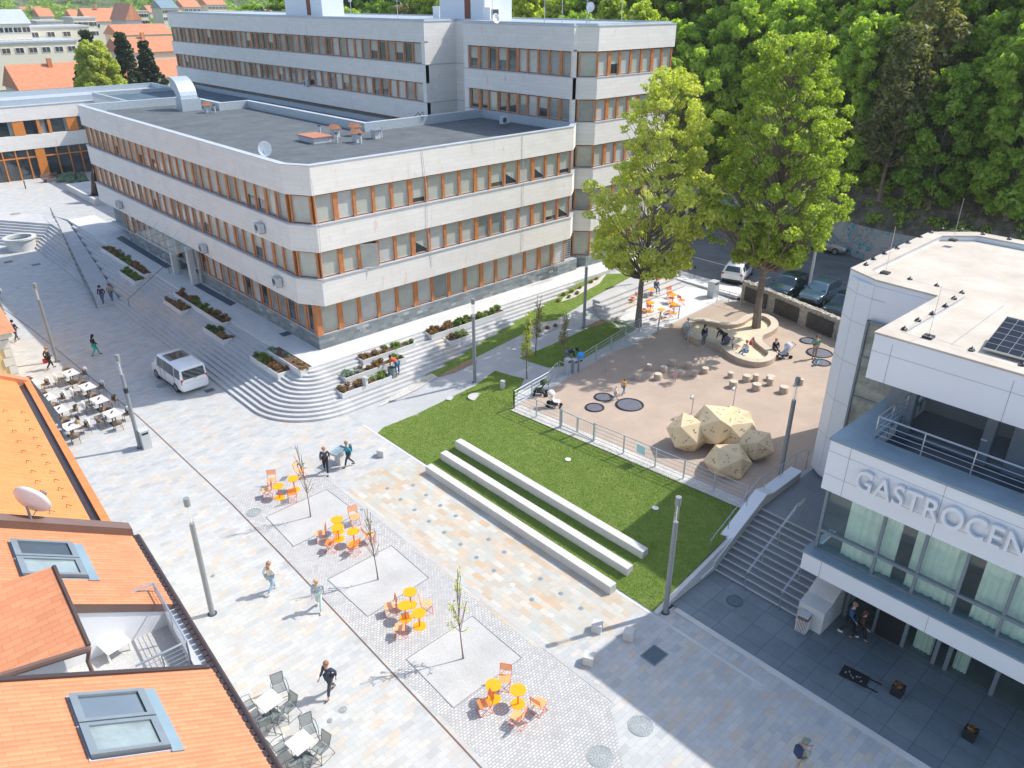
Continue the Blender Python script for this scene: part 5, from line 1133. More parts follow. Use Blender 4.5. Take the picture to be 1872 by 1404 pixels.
def vent(p, lab, cap='zinc'):
    t = thing('roof_vent', p, label=lab, category='roof vent', group='little roofed vents on the black roof'); MB().box((0, 0, .35), (.5, .6, .7)).build('box', M['greyl'], t)
    m_ = MB(); m_.add([(-.4, -.45, .68), (.4, -.45, .68), (.4, .45, .68), (-.4, .45, .68), (0, -.45, 1.0), (0, .45, 1.0)], [(0, 4, 5, 3), (1, 2, 5, 4), (0, 1, 4), (2, 3, 5)]); m_.build('gabled_cap', M[cap], t)
def pipe_(p, lab): t = thing('vent_pipe', p, label=lab, category='vent pipe', group='short vent pipes on the black roof'); MB().tube((0, 0, 0), (0, 0, .65), .09).build('pipe', M['greyl'], t); MB().tube((0, 0, .65), (0, 0, .78), .16, .12).build('cowl', M['anth'], t)
for u, v, c, lb in ((613, 251, 'rooff', 'rust capped vent left of the vent cluster'), (650, 248, 'rooff', 'rust capped vent against the inner parapet'), (653, 260, 'rooff', 'white and rust vent nearest in the cluster'), (687, 253, 'zinc', 'grey capped vent at the right of the cluster'), (380, 206, 'rooff', 'small vent near the curved duct')): vent(P(u, v, ZR), lb, c)
for u, v, lb in ((585, 246, 'vent pipe behind the rusty hatch'), (616, 261, 'vent pipe in front of the left vent'), (659, 263, 'vent pipe in front of the near vent'), (697, 252, 'vent pipe beside the grey vent'), (393, 206, 'dark vent pipe near the curved duct')): pipe_(P(u, v, ZR), lb)
t = thing('roof_hatch', P(576, 258, ZR), label='low rusty topped roof hatch beside the vents', category='roof hatch'); MB().box((0, 0, .2), (1.5, 2.3, .4)).build('curb', M['greyl'], t); MB().box((0, 0, .43), (1.7, 2.5, .07)).build('lid', simple('rusty sheet', (.42, .17, .10), .7), t)
# plant rooms and masts on the tall block
ZT = 21.5
def hut(u0, u1, v, d, h, lab, u2=None):
    a = P(u0, v, ZT); b = P(u1, v, ZT); t = thing('roof_hut', a, label=lab, category='roof hut'); MB().b2((0, 0, 0), (b.x-a.x if abs(b.x-a.x) > 3 else 3, d, h)).build('wall', M['metalw'], t); MB().b2((-.2, -.2, h), ((b.x-a.x if abs(b.x-a.x) > 3 else 3)+.2, d+.2, h+.15)).build('roof', M['zinc'], t); MB().b2((-.03, d*.3, .1), (0.02, d*.3+.9, 2.1)).build('door', simple('rust door', (.22, .06, .03), .6), t)
hut(590, 628, 30, 9, 2.6, 'white plant room on the tall roof, left one with a rusty door')
hut(886, 978, 38, 7, 3.0, 'white plant room on the tall roof, right one with a rusty door')
for u, v, h, lb in ((642, 30, 4.2, 'aerial mast left of the roof gap'), (727, 34, 2.4, 'short tripod aerial in the middle of the tall roof'), (900, 40, 3.5, 'thin aerial in front of the right plant room'), (995, 43, 5, 'tall thin aerial right of the plant room'), (1027, 43, 5.5, 'tallest aerial near the roof corner'), (1072, 44, 5.2, 'aerial mast carrying dishes at the roof corner'), (1135, 44, 4, 'forked aerial near the right roof end')):
    t = thing('roof_aerial', P(u, v, ZT), label=lb, category='aerial', group='aerials on the tall roof'); MB().tube((0, 0, 0), (0, 0, h), .035, .02).build('mast', M['greyl'], t); m_ = MB()
    for k in range(3): m_.tube((-.5+.1*k, 0, h-.25-.45*k), (.5-.1*k, 0, h-.25-.45*k), .014, None, 4)
    m_.build('cross_arms', M['greyl'], t)
dish(P(1078, 44, ZT), -.9, 'big white dish on a roof mast at the tall block corner', .8, 1.6); dish(P(1074, 44, ZT), -.9, 'smaller dish above the big one on the tall block', .45, 5.6); dish(P(905, 44, ZT), -.2, 'small dish in front of the right plant room', .8, .5); dish(P(642, 22, ZT), -.8, 'small dish on the left aerial mast', .7, 2.4)
for u, v, lb in ((806, 34, 'large white ventilation box between the plant rooms'), (878, 36, 'cooling box left of the right plant room'), (898, 38, 'cooling box right in front of the plant room')):
    t = thing('roof_unit', P(u, v, ZT), label=lb, category='air conditioner'); MB().box((0, 0, .6), (1.3, 1.1, 1.2)).build('case', M['white'], t, bevel=.03); MB().box((0, -.56, .6), (.9, .02, .8)).build('grille', M['anth'], t)
# roof items on the white building
for i, (u, v) in enumerate(((1583, 484), (1597, 474), (1617, 464), (1640, 454), (1660, 444), (1682, 433), (1702, 425), (1722, 419), (1757, 420), (1797, 428), (1845, 437), (1663, 511), (1712, 523), (1758, 536), (1744, 546), (1728, 560), (1704, 574), (1678, 586), (1653, 602), (1698, 618), (1776, 640), (1868, 667))):
    p = P(u, v, 12.52); MB().lathe([(.12, 0), (.09, .06), (.03, .1), (.001, .16)], n=10).build('conductor_foot', M['black'], ga, loc=p-og)
for a, b, lb in (((1618, 500), (1641, 414), 'thin slanting lightning rod at the left roof corner'), ((1742, 440), (1762, 362), 'thin tall lightning rod at the far roof parapet'), ((1697, 617), (1722, 523), 'thin lightning rod at the near roof edge')):
    p = P(*a, 12.5); r_ = (702-b[1])/FPX; cy = p.x*_b[1]+p.y*_a[1]; h = CAMH+cy*(r_*_ct-_st)/(_ct+r_*_st)-12.5
    t = thing('lightning_rod', p, label=lb, category='lightning rod'); MB().tube((0, 0, 0), (0, 0, max(1.5, min(3.2, h))), .012, .008, 6).build('rod', M['steel'], t); MB().box((0, 0, .04), (.35, .35, .08)).build('foot', M['black'], t)
m_ = MB(); cps = [(1583, 484), (1640, 454), (1702, 425), (1757, 420), (1868, 440)]; pp = [P(*q, 12.6) for q in cps]; m_.path(pp, .006, 4); m_.path([P(*q, 12.6) for q in ((1663, 511), (1758, 536), (1653, 602), (1776, 640), (1868, 667))], .006, 4); m_.path([P(*q, 12.34) for q in ((1840, 553), (1790, 590), (1740, 627))], .008, 4); m_.v = [tuple(Vector(q)-og) for q in m_.v]; m_.parts('conductor_wire', M['greyl'], ga)
sa = P(1795, 640, 12.3); t = thing('solar_panel', sa, label='tilted dark solar panel with white cell lines at the right edge', category='solar panel')
m_ = MB(); Lx, Ly = 2.2, -4.0
m_.add([(0, 0, .12), (2.0, 0, .75), (2.0, Ly, .75), (0, Ly, .12)], [(3, 2, 1, 0), (0, 1, 2, 3)]); m_.build('panel', bricks('solar cells', .33, .4, [(0, (.03, .045, .07)), (1, (.045, .06, .09))], (.45, .5, .55), .012, off=0, rough=.15), t); MB().b2((.1, Ly, 0), (.2, 0, .12)).b2((1.9, Ly, 0), (1.96, 0, .72)).build('support', M['steel'], t)
# sign lying on the forecourt, cube planters
t = thing('fallen_signboard', P(1562, 1237, .06), math.atan2(*(P(1600, 1252, .06)-P(1540, 1222, .06)).yx), label='black menu easel board with white chalk drawing lying flat on the tiles', category='sign board')
MB().box((0, 0, .04), (1.0, .62, .03)).build('board', M['black'], t); m_ = MB()
for s_ in (-.24, .24): m_.box((.7, s_, .03), (.45, .04, .03))
m_.build('leg', M['black'], t); m_ = MB(); g2 = random.Random(2)
for k in range(7): x = -.32+.1*k; m_.path([(x+.03*math.cos(j*1.1+k), -.05+.12*math.sin(k*1.7)+.05*math.sin(j*1.3), .058) for j in range(6)], .008, 4)
m_.build('chalk_drawing', M['greyl'], t)
for u, v, lb in ((1639, 1268, 'black cube planter with dried brown plant, nearer the doorway'), (1771, 1348, 'black cube planter with dried brown plant, nearer the corner')):
    t = thing('cube_planter', P(u, v, .05), label=lb, category='planter'); MB().ring([(-.2, -.2), (.2, -.2), (.2, .2), (-.2, .2)], .03, 0, .42).build('pot', M['black'], t, bevel=.01); MB().box((0, 0, .3), (.34, .34, .1)).build('soil', M['soil'], t); tuft([(0, 0, .42)]*3, [.14]*3, 260, .06, 'plantr', int(u), t)
# parked vehicles
def car(p, rz, L_, W_, H_, colm, lab, van=False, cat='car', dark='paned'):
    t = thing('parked_van' if van else 'parked_car', p, rz, label=lab, category=cat)   # front towards +X
    hw = W_/2; wb = L_*.31
    if van: side = [(-.5, .45, .9, 1.0, .93), (-.485, .28, .98, H_, .86), (-.3, .24, 1.0, H_+.0, .88), (.05, .24, 1.0, H_, .88), (.24, .24, 1.0, H_-.06, .85), (.36, .24, 1.0, 1.12, .90), (.455, .26, .97, .98, .88), (.5, .42, .80, .82, .76)]
    else: side = [(-.5, .45, .86, .90, .88), (-.48, .32, .98, 1.08, .90), (-.40, .26, 1.0, H_-.13, .76), (-.27, .24, 1.0, H_, .74), (.05, .24, 1.0, H_-.02, .74), (.12, .24, 1.0, H_-.10, .75), (.25, .24, 1.0, 1.02, .88), (.43, .26, .97, .92, .86), (.5, .42, .80, .74, .76)]
    zb = 1.0 if not van else 1.08; vs = []; fs = []
    for fx_, z0, wf, zt, wt in side:
        x = fx_*L_; b_ = hw*wf; zz = min(zb, zt-.02); r_ = [(b_*.9, z0), (b_, z0+.12), (b_*1.0, (z0+zz)/2+.05), (b_*.96, zz), (min(b_*.96, hw*wt*1.0 if zt > zz+.1 else b_*.93), max(zt-.06, zz+.005)), (min(b_*.85, hw*wt*.86), zt), (0, zt+.02)]
        vs += [(x, -a, z) for a, z in r_]+[(x, a, z) for a, z in r_[-2::-1]]
    k = 13
    for i in range(len(side)-1):
        for j in range(k-1): fs.append((i*k+j, i*k+j+1, (i+1)*k+j+1, (i+1)*k+j))
        fs.append((i*k+k-1, i*k, (i+1)*k, (i+1)*k+k-1))
    fs += [tuple(range(k-1, -1, -1)), tuple((len(side)-1)*k+j for j in range(k))]
    b_ = MB(); b_.add(vs, fs); o = b_.build('body', M[colm], t, smooth='all'); md = o.modifiers.new('bevel', 'BEVEL'); md.width = .05; md.segments = 2; md.limit_method = 'ANGLE'; md.angle_limit = R(22)
    V = lambda i, j: Vector(vs[i*k+j])
    def pane(nm, quad, ins=.07, off=.022):
        c = sum(quad, Vector())/len(quad); q = [c+(v_-c)*(1-ins/max(.2, (v_-c).length)*1.0) for v_ in quad]; nn = (quad[1]-quad[0]).cross(quad[2]-quad[0]).normalized()
        if nn.dot(c-Vector((0, 0, .8))) < 0: nn = -nn
        m_ = MB(); q = [v_+nn*off for v_ in q]; q2 = [v_-nn*.03 for v_ in q]; n_ = len(q); m_.add(q+q2, [tuple(range(n_)), tuple(range(2*n_-1, n_-1, -1))]+[(a, (a+1) % n_, n_+(a+1) % n_, n_+a) for a in range(n_)]); return m_.build(nm, M['paned'], t)
    if van:
        pane('rear_window', [V(0, 3).lerp(V(1, 4), .12), V(1, 4)+Vector((0, 0, -.08)), V(1, 8)+Vector((0, 0, -.08)), V(0, 9).lerp(V(1, 8), .12)], .10)
        pane('windscreen', [V(4, 4), V(5, 4), V(5, 8), V(4, 8)], .09)
        for a, b2_ in ((3, 4), (9, 8)): pane('side_window', [V(1, a), V(2, a), V(2, b2_), V(1, b2_)], .12); pane('side_window', [V(2, a), V(3, a), V(3, b2_), V(2, b2_)], .07); pane('side_window', [V(3, a), V(4, a), V(4, b2_), V(3, b2_)], .07)
        MB().box((-.02*L_, 0, H_+.035), (.25*L_, .72*W_, .02)).build('roof_window', M['paned'], t)
    else:
        pane('rear_window', [V(1, 5), V(2, 5), V(2, 7), V(1, 7)], .10, .03); pane('windscreen', [V(5, 4), V(6, 4), V(6, 8), V(5, 8)], .08)
        for a, b2_ in ((3, 4), (9, 8)): pane('side_window', [V(2, a), V(3, a), V(3, b2_), V(2, b2_)], .11); pane('side_window', [V(3, a), V(4, a), V(4, b2_), V(3, b2_)], .06); pane('side_window', [V(4, a), V(6, a), V(5, b2_), V(4, b2_)], .06)
        if dark == 'roof': MB().box((-.1*L_, 0, H_+.02), (.3*L_, .5*W_, .02)).build('roof_window', M['paned'], t)
    for sx in (-wb, wb):
        for sy in (-1, 1):
            w_ = MB(); w_.tube((sx, sy*(hw-.2), .34), (sx, sy*(hw+.015), .34), .34, None, 22); wo = w_.build('wheel', M['tyre'], t, smooth=True); r_ = MB(); r_.tube((sx, sy*(hw-.02), .34), (sx, sy*(hw+.022), .34), .21, None, 14)
            for j in range(5): a = j*1.257; r_.box((sx+.12*math.cos(a), sy*(hw+.026), .34+.12*math.sin(a)), (.2, .01, .04), M=Matrix.Rotation(-a, 3, 'Y'))
            r_.build('rim', M['rim'], wo)
    for sy in (-1, 1):
        MB().box((-.492*L_, sy*hw*.84, .92 if not van else .95), (.07, .14*W_ if not van else .09*W_, .14 if not van else .42)).build('tail_light', M['lightred'], t, bevel=.02); MB().box((.468*L_, sy*hw*.68, .74), (.12, .2*W_, .13)).build('headlight', M['headl'], t, bevel=.03)
        MB().box((.19*L_, sy*(hw+.09), 1.06), (.12, .18, .13)).build('wing_mirror', M[colm], t, bevel=.03)
    MB().box((-.503*L_, 0, .62), (.02, .5, .12)).build('number_plate', M['plate'], t); MB().box((.497*L_, 0, .5), (.03, .62*W_, .2)).build('grille', M['black'], t, bevel=.02)
    for sy in (-1, 1):
        for x_ in ((-.30, .0, .13) if van else (-.22, .02, .21)): MB().box((x_*L_, sy*(hw+.004), .78), (.014, .012, .72)).build('door_seam', M['black'], t)
        for x_ in (-.06, .18): MB().box((x_*L_-.1, sy*(hw+.012), .97), (.18, .03, .035)).build('door_handle', M[colm], t)
        MB().box((0, sy*(hw-.01), .30), (L_*.44, .05, .10)).build('sill_trim', M['black'], t)
    if van: MB().box((-.499*L_, 0, .86), (.012, W_*.72, .012)).build('door_seam', M['black'], t); MB().tube((-.505*L_, .05, 1.02), (-.50*L_, -.42, 1.22), .012).build('wiper', M['black'], t)
    MB().box((-.497*L_, 0, .4), (.05, W_*.86, .2)).build('rear_bumper', M[colm if van else 'black'], t, bevel=.03)
    return t
M['carwhite'] = simple('white car paint', (.78, .79, .80), .25, .02, 1, coat=1); M['cardark'] = simple('blue black car paint', (.012, .035, .05), .2, .1, 1, coat=1); M['carblue'] = simple('slate blue car paint', (.17, .27, .32), .25, .05, 1, coat=1, metal=.4); M['carsilver'] = simple('silver car paint', (.40, .41, .40), .3, .05, 1, coat=1, metal=.5)
pa, pb = P(290, 690), P(327, 717); d_ = (pa-pb).normalized(); nn = Vector((-d_.y, d_.x, 0)); nn = nn if nn.x > 0 else -nn
car((pa+pb)/2+nn*.85, math.atan2(d_.y, d_.x), 4.95, 1.92, 1.92, 'carwhite', 'white passenger van with dark glass roof parked below the wide steps', True, 'van')
ZS = 1.65
pa, pb = P(1378, 503, ZS), P(1357, 521, ZS); d_ = Vector((.93, .36, 0)).normalized()
car(P(1347, 510, ZS)+Vector((.4, .2, 0)), math.atan2(.30, .95), 4.45, 1.87, 1.66, 'carwhite', 'white sport utility car with black roof parked beyond the playground gate', dark='roof')
car(P(1441, 536, ZS), 3.14+.05, 4.4, 1.85, 1.62, 'cardark', 'blue black parked car behind the gabion wall, left of the pole', dark='x')
car(P(1499, 547, ZS), 3.14+.02, 4.5, 1.87, 1.62, 'carblue', 'slate blue parked car behind the gabion wall, right of the pole')
car(P(1545, 572, ZS), 3.14, 4.5, 1.86, 1.6, 'cardark', 'dark car half hidden behind the white tower')
car(P(1525, 462, ZS)+Vector((0, 1.2, 0)), -math.pi/2+.12, 4.7, 1.9, 1.66, 'carsilver', 'silver sport utility car parked along the graffiti wall', dark='x')
car(P(1437, 436, ZS), -math.pi/2, 4.5, 1.86, 1.55, 'cardark', 'dark car parked along the graffiti wall behind the leaves', dark='x')
car(P(1275, 398, ZS)+Vector((-2, 0, 0)), -math.pi/2, 4.5, 1.86, 1.6, 'cardark', 'dark teal car glimpsed between the two tall trees', dark='x')
car(P(1355, 398, ZS)+Vector((-2, 0, 0)), -math.pi/2, 4.4, 1.84, 1.55, 'carblue', 'bluish car glimpsed behind the tallest tree trunk')
# ================================================================ ORANGE FURNITURE
def proto_table():
    t = thing('bistro_table', (0, 0, 0)); MB().lathe([(.001, .74), (.30, .74), (.30, .715), (.001, .715)], n=32).build('tabletop', M['yellow'], t)
    MB().tube((0, 0, .02), (0, 0, .72), .028, None, 10).build('stem', M['orangedk'], t); MB().lathe([(.001, .02), (.27, .02), (.28, 0)], n=32).build('foot_plate', M['yellow'], t); return t
def proto_chair(slat, tube):
    t = thing('folding_chair', (0, 0, 0)); m_ = MB()      # faces +Y
    for i in range(11): m_.box((0, -.2+.04*i, .45), (.42, .031, .012))
    m_.build('seat', M[slat], t); m_ = MB()
    for i in range(5): m_.box((0, -.245-.014*i, .64+.05*i), (.42, .014, .042))
    m_.build('backrest', M[slat], t)
    for s_ in (-.22, .22):
        MB().path([(s_, .24, 0), (s_, -.23, .46), (s_, -.31, .88)], .012, 6).build('leg', M[tube], t); MB().path([(s_*.92, -.28, 0), (s_*.92, .21, .45)], .012, 6).build('leg', M[tube], t)
    m_ = MB(); m_.tube((-.22, .24, .01), (.22, .24, .01), .01, None, 5); m_.tube((-.2, -.28, .01), (.2, -.28, .01), .01, None, 5); m_.tube((-.22, -.31, .88), (.22, -.31, .88), .012, None, 5); m_.build('crossbar', M[tube], t); return t
pt_ = proto_table(); pc = proto_chair('orangel', 'orangedk'); pc2 = proto_chair('orange', 'orangedk'); used = {}
def put(pr, loc, rz, lab, grp, cat):
    if pr not in used: used[pr] = 1; o = pr; o.location = loc; o.rotation_euler = (0, 0, rz)
    else: o = dup(pr, loc, rz)
    return tag(o, lab, cat, grp)
grp_names = ['nearest the curved steps', 'below the first gravel pit', 'below the middle gravel pit', 'nearest the front of the cobbled strip']
tb = [[(511.5, 910, 'left table'), (538.8, 896, 'right table')], [(618.6, 972, 'upper left table'), (619.5, 986, 'lower left table'), (647.7, 994, 'right table')], [(751, 1106, 'uppermost table'), (741.7, 1131, 'middle table'), (767, 1145, 'lowest table')], [(902, 1278, 'left table'), (946.8, 1287, 'right table')]]
ch = [[(496, 877, 2.6, 'highest chair'), (486.5, 895, 1.2, 'left chair'), (549, 859, -2.5, 'chair beside the thin tree'), (533, 901, -.4, 'chair tucked behind the tables')],
      [(648, 944, 2.9, 'highest chair'), (585, 974, 1.1, 'left chair'), (603, 992, .7, 'darker front left chair'), (645, 997, .3, 'darker front right chair'), (675, 977, -1.7, 'right chair by the tree stem')],
      [(712, 1107, 1.2, 'left chair'), (780, 1103, -2.1, 'right chair'), (731, 1146, .8, 'front chair')],
      [(922, 1240, 2.2, 'highest chair'), (884.6, 1285, 1.2, 'darker left chair'), (946, 1308, .3, 'front chair'), (986, 1284, -1.4, 'right chair')]]
for g_, nm in enumerate(grp_names):
    for u, v, l_ in tb[g_]: put(pt_, P(u, v), 0, 'yellow round %s of the orange group %s' % (l_, nm), 'yellow bistro tables on the cobbles', 'table')
    for u, v, rz, l_ in ch[g_]: put(pc2 if 'darker' in l_ or 'tucked' in l_ else pc, P(u, v, .45)*1 - Vector((0, 0, .45)), rz, 'orange folding %s of the group %s' % (l_.replace('darker ', ''), nm), 'orange folding chairs on the cobbles', 'chair')
for u, v, l_ in ((1188, 570, 'beside the big tree trunk'), (1207.5, 583, 'lowest, half in tree shade'), (1228.7, 555, 'at the back near the steps'), (1231.5, 573, 'to the right at the terrace edge'), (1189, 545, 'on the steps behind the trunk')): put(pt_, at(u, v)+Vector((0, 0, .03)), 0, 'yellow round table on the upper terrace, '+l_, 'yellow bistro tables on the upper terrace', 'table')
for u, v, rz, l_ in ((1177, 566, 1, 'left of the table by the trunk'), (1189, 560, 3, 'behind the table by the trunk'), (1227, 545, 3, 'behind the rear table'), (1246, 549, -1.8, 'right of the rear table'), (1223, 570, 1.4, 'left of the right table'), (1156, 545, 1, 'yellow looking, left of the trunk'), (1226, 536, 2.8, 'highest on the steps')): put(pc2, at(u, v, .45)+Vector((0, 0, .03)), rz, 'orange chair on the upper terrace, '+l_, 'orange chairs on the upper terrace', 'chair')
# ================================================================ CAFE
def proto_rattan(throw):
    t = thing('rattan_chair', (0, 0, 0)); m_ = MB(); m_.box((0, 0, .43), (.46, .44, .05)); m_.build('seat', M['rattan'], t, bevel=.02); m_ = MB()
    n = 10; vs = []
    for i in range(n+1): a = -2.9+i/n*2.66; x = .26*math.cos(a); y = .25*math.sin(a); zt_ = .82-.16*abs(i-n/2)/(n/2); vs += [(x, y, .42), (x*1.08, y*1.1, zt_)]
    m_.add(vs, [(2*i, 2*i+2, 2*i+3, 2*i+1) for i in range(n)]); o = m_.build('backrest', M['rattan'], t, smooth='all'); md = o.modifiers.new('s', 'SOLIDIFY'); md.thickness = .025
    for sx in (-.2, .2):
        for sy in (-.2, .19): MB().tube((sx*1.1, sy*1.15, 0), (sx, sy, .43), .013, None, 6).build('leg', M['black'], t)
    return t
def throw(loc, rz, lab):
    m_ = MB(); n = 8; vs = []
    for i in range(n+1): a = -2.5+i/n*1.86; vs += [(.32*math.cos(a)*.93, .33*math.sin(a)*.95, .46), (.30*math.cos(a), .31*math.sin(a), .86), (.22*math.cos(a), .20*math.sin(a), .86), (.2*math.cos(a), .19*math.sin(a), .55)]
    m_.add(vs, [(4*i+j, 4*i+4+j, 4*i+5+j, 4*i+1+j) for i in range(n) for j in range(3)]); o = m_.build('throw', M['cloth'], None, smooth='all', loc=loc, label=lab, category='blanket', group='white throws on the cafe chairs'); o.rotation_euler = (0, 0, rz); md = o.modifiers.new('s', 'SOLIDIFY'); md.thickness = .02; return o
pr_ = proto_rattan(0); pcaf = thing('cafe_table', (0, 0, 0)); MB().box((0, 0, .735), (.8, 1.15, .03)).build('tabletop', M['tabletop'], pcaf, bevel=.006); MB().tube((0, -.25, 0), (0, -.25, .72), .035).tube((0, .25, 0), (0, .25, .72), .035).box((0, 0, .015), (.45, .75, .03)).build('pedestal', M['black'], pcaf)
caf = [(128, 681, 'farthest from the roof'), (159, 706, 'second from the far end'), (181, 730, 'at the shadow edge'), (205, 755, 'nearest the cabinet lamp'), (58, 700, 'beside the ochre wall'), (86, 726, 'upper, behind iron rail'), (108, 748, 'lower, behind iron rail'), (128, 778, 'where a person sits')]
for i, (u, v, l_) in enumerate(caf):
    c = P(u, v, .75); c.z = 0; rz = .12; put(pcaf, c, rz, 'pale square cafe table '+l_, 'cafe tables on the plaza', 'table')
    for k, (dx_, dy_, r_) in enumerate(((-.72, .1, -math.pi/2), (.72, -.1, math.pi/2), (0, .95, math.pi), (-.1, -.95, 0))):
        q = c+Vector((dx_, dy_, 0)); rr_ = r_+random.uniform(-.2, .2)
        where = ('left', 'right', 'far', 'near')[k]; put(pr_, q, rr_, 'brown rattan chair on the %s side of the cafe table %s' % (where, l_.replace(',', '')), 'rattan chairs of the cafe', 'chair')
        if k in (0, 1) and (i+k) % 4 != 3: throw(q, rr_, 'white throw over the %s chair of the cafe table %s' % (where, l_.replace(',', '')))
    for k in range(2):
        MB().box((0, 0, .03), (.09, .06, .05), .5).build('menu_holder', M['black'], None, loc=c+Vector((.1*k-.05, .15*k, .755)), label='small dark '+('left', 'right')[k]+' item on the cafe table '+l_.replace(',', ''), category='menu holder', group='items on cafe tables')
def proto_mesh():
    t = thing('mesh_armchair', (0, 0, 0)); m_ = MB(); m_.add([(-.22, -.2, .44), (.22, -.2, .44), (.22, .22, .46), (-.22, .22, .46)], [(0, 1, 2, 3)]); MM = M['wire']; m_.build('seat', MM, t); m_ = MB()
    m_.add([(-.2, -.2, .46), (.2, -.2, .46), (.23, -.34, .90), (-.23, -.34, .90)], [(0, 1, 2, 3)]); m_.build('backrest', MM, t); m_ = MB()
    m_.path([(-.2, -.2, .46), (-.23, -.34, .9), (.23, -.34, .9), (.2, -.2, .46)], .012); m_.path([(-.22, -.2, .45), (-.22, .22, .46), (.22, .22, .46), (.22, -.2, .45)], .012); m_.build('frame', M['anth'], t)
    for s_ in (-1, 1): MB().path([(s_*.22, -.27, .66), (s_*.29, -.05, .68), (s_*.29, .22, .64), (s_*.27, .26, 0), (s_*.27, -.36, 0), (s_*.21, -.2, .45)], .011).build('leg', M['anth'], t)
    return t
m, nt, bs, N, L = nodes('perforated grey mesh'); o = coords(nt); ck_ = N.new('ShaderNodeTexChecker'); ck_.inputs['Scale'].default_value = 90; L.new(o, ck_.inputs[0]); mt_ = N.new('ShaderNodeMath'); mt_.operation = 'MULTIPLY_ADD'; mt_.inputs[1].default_value = .35; mt_.inputs[2].default_value = .62; L.new(ck_.outputs[1], mt_.inputs[0]); L.new(mt_.outputs[0], bs.inputs['Alpha']); bs.inputs['Base Color'].default_value = (.20, .23, .23, 1); M['wire'] = m
pm = proto_mesh(); pmt = thing('slatted_table', (0, 0, 0)); m_ = MB()
for i in range(8): m_.box((-.34+.0975*i, 0, .74), (.09, .78, .025))
m_.build('tabletop', M['tabletop'], pmt); MB().box((0, 0, .015), (.5, .5, .03)).tube((0, 0, 0), (0, 0, .72), .04).build('pedestal', M['anth'], pmt)
for (u, v), l_, cs2 in (((491, 1281), 'upper', ((511, 1258, 2.9, 'far'), (452, 1290, -1.6, 'left'), (526, 1293, 1.8, 'right'), (484, 1320, -.3, 'near'), (503, 1312, .6, 'front right'))), ((549, 1357), 'lower', ((564, 1334, 2.9, 'far'), (513, 1367, -1.6, 'left'), (586, 1367, 1.8, 'right'), (540, 1400, -.3, 'near'), (562, 1392, .6, 'front right')))):
    c = P(u, v, .74); c.z = 0; put(pmt, c, .1, 'pale slatted square table, %s one of two below the tiled roof' % l_, 'slatted tables', 'table')
    for a, b, r_, w_ in cs2: q = P(a, b, .45); q.z = 0; put(pm, q, r_+0, 'grey mesh armchair on the %s side of the %s slatted table' % (w_, l_), 'grey mesh armchairs', 'chair')
# ================================================================ HOUSE WITH TILED ROOF, BOTTOM LEFT
ZE = 9.5; O_ = P(245, 980, ZE); B0 = P(500, 1404, ZE); dd = (O_-B0).normalized(); RZ = -math.atan2(dd.x, dd.y); T30 = math.tan(R(30))
hs = thing('tiled_house', O_, RZ, label='terracotta tiled house with skylights and a roof terrace, at the lower left', category='building')
Mi = (Matrix.Translation(O_) @ Matrix.Rotation(RZ, 4, 'Z')).inverted()
def LZ(u, v, z): return Mi @ P(u, v, z)
def RP(u, v, lift=0):
    a = 0
    z = ZE+1
    lo_, hi_ = ZE-3, ZE+9
    for _ in range(50):
        z = (lo_+hi_)/2; q = Mi @ P(u, v, z)
        if z-ZE < -q.x*T30+lift: lo_ = z
        else: hi_ = z
    return Mi @ P(u, v, z)
def slab(x0, x1, y0, y1, th=.12, lift=0, mat='tiles', nm='roof', par=hs):
    m_ = MB(); zf = lambda x: -x*T30+lift; c = [(x0, y0), (x1, y0), (x1, y1), (x0, y1)]
    m_.add([(x, y, zf(x)-th) for x, y in c]+[(x, y, zf(x)) for x, y in c], [(3, 2, 1, 0), (4, 5, 6, 7), (0, 1, 5, 4), (1, 2, 6, 5), (2, 3, 7, 6), (3, 0, 4, 7)]); return m_.build(nm, M[mat], par)
yt_ = RP(320, 1104).y; yb_ = RP(388, 1222).y
slab(-9, -.02, yt_, 0); slab(-9, -.02, -18, yb_); slab(-9, -4.6, yb_, yt_)
MB().b2((-9, -18, -9.5), (-.55, -.05, -1.3)).build('wall', M['cream'], hs)
gm = MB(); n_ = 120
for y in np.arange(-18, 0, .22): gm.box((.0, y+.1, .0), (.09, .17, .05), 0, 0)
gm.build('roof_edge', M['dbrown'], hs); MB().tube((.09, -18, -.05), (.09, 0, -.05), .075, None, 10).build('gutter', M['dbrown'], hs)
# terrace
zf_ = -.55
MB().b2((-4.6, yb_, zf_-.1), (-.25, yt_, zf_)).build('terrace_floor', M['gravel'], hs)
MB().add([(-4.6, yt_, zf_), (-.25, yt_, zf_), (-.25, yt_, .1), (-4.6, yt_, 2.6)], [(0, 1, 2, 3)]).build('cheek_wall', M['paint'], hs); MB().add([(-4.6, yt_-.03, 2.35), (-.05, yt_-.03, -.2), (-.05, yt_-.03, .03), (-4.6, yt_-.03, 2.66)], [(0, 1, 2, 3)]).build('cheek_flashing', M['brown'], hs)
MB().add([(-4.6, yb_, zf_), (-.25, yb_, zf_), (-.25, yb_, .1), (-4.6, yb_, 2.6)], [(3, 2, 1, 0)]).build('cheek_wall', M['paint'], hs); slab(-4.6, -.1, yb_-.02, yb_+.1, .1, .06, 'dbrown', 'cheek_flashing')
MB().b2((-.3, yb_, zf_), (-.02, yt_, -.1)).build('eave_upstand', M['greyl'], hs); MB().b2((-4.62, yb_, zf_), (-4.55, yt_, 2.6)).build('terrace_wall', M['paint'], hs)
zr = zf_+1.0; r4 = [LZ(192, 1104, ZE+zr), LZ(280, 1066, ZE+zr), LZ(340, 1173, ZE+zr), LZ(247, 1218, ZE+zr)]
m_ = MB(); m_.path(r4, .028, 8)
for k in range(6): m_.path([p+Vector((0, 0, -.14-.13*k)) for p in r4], .008, 5)
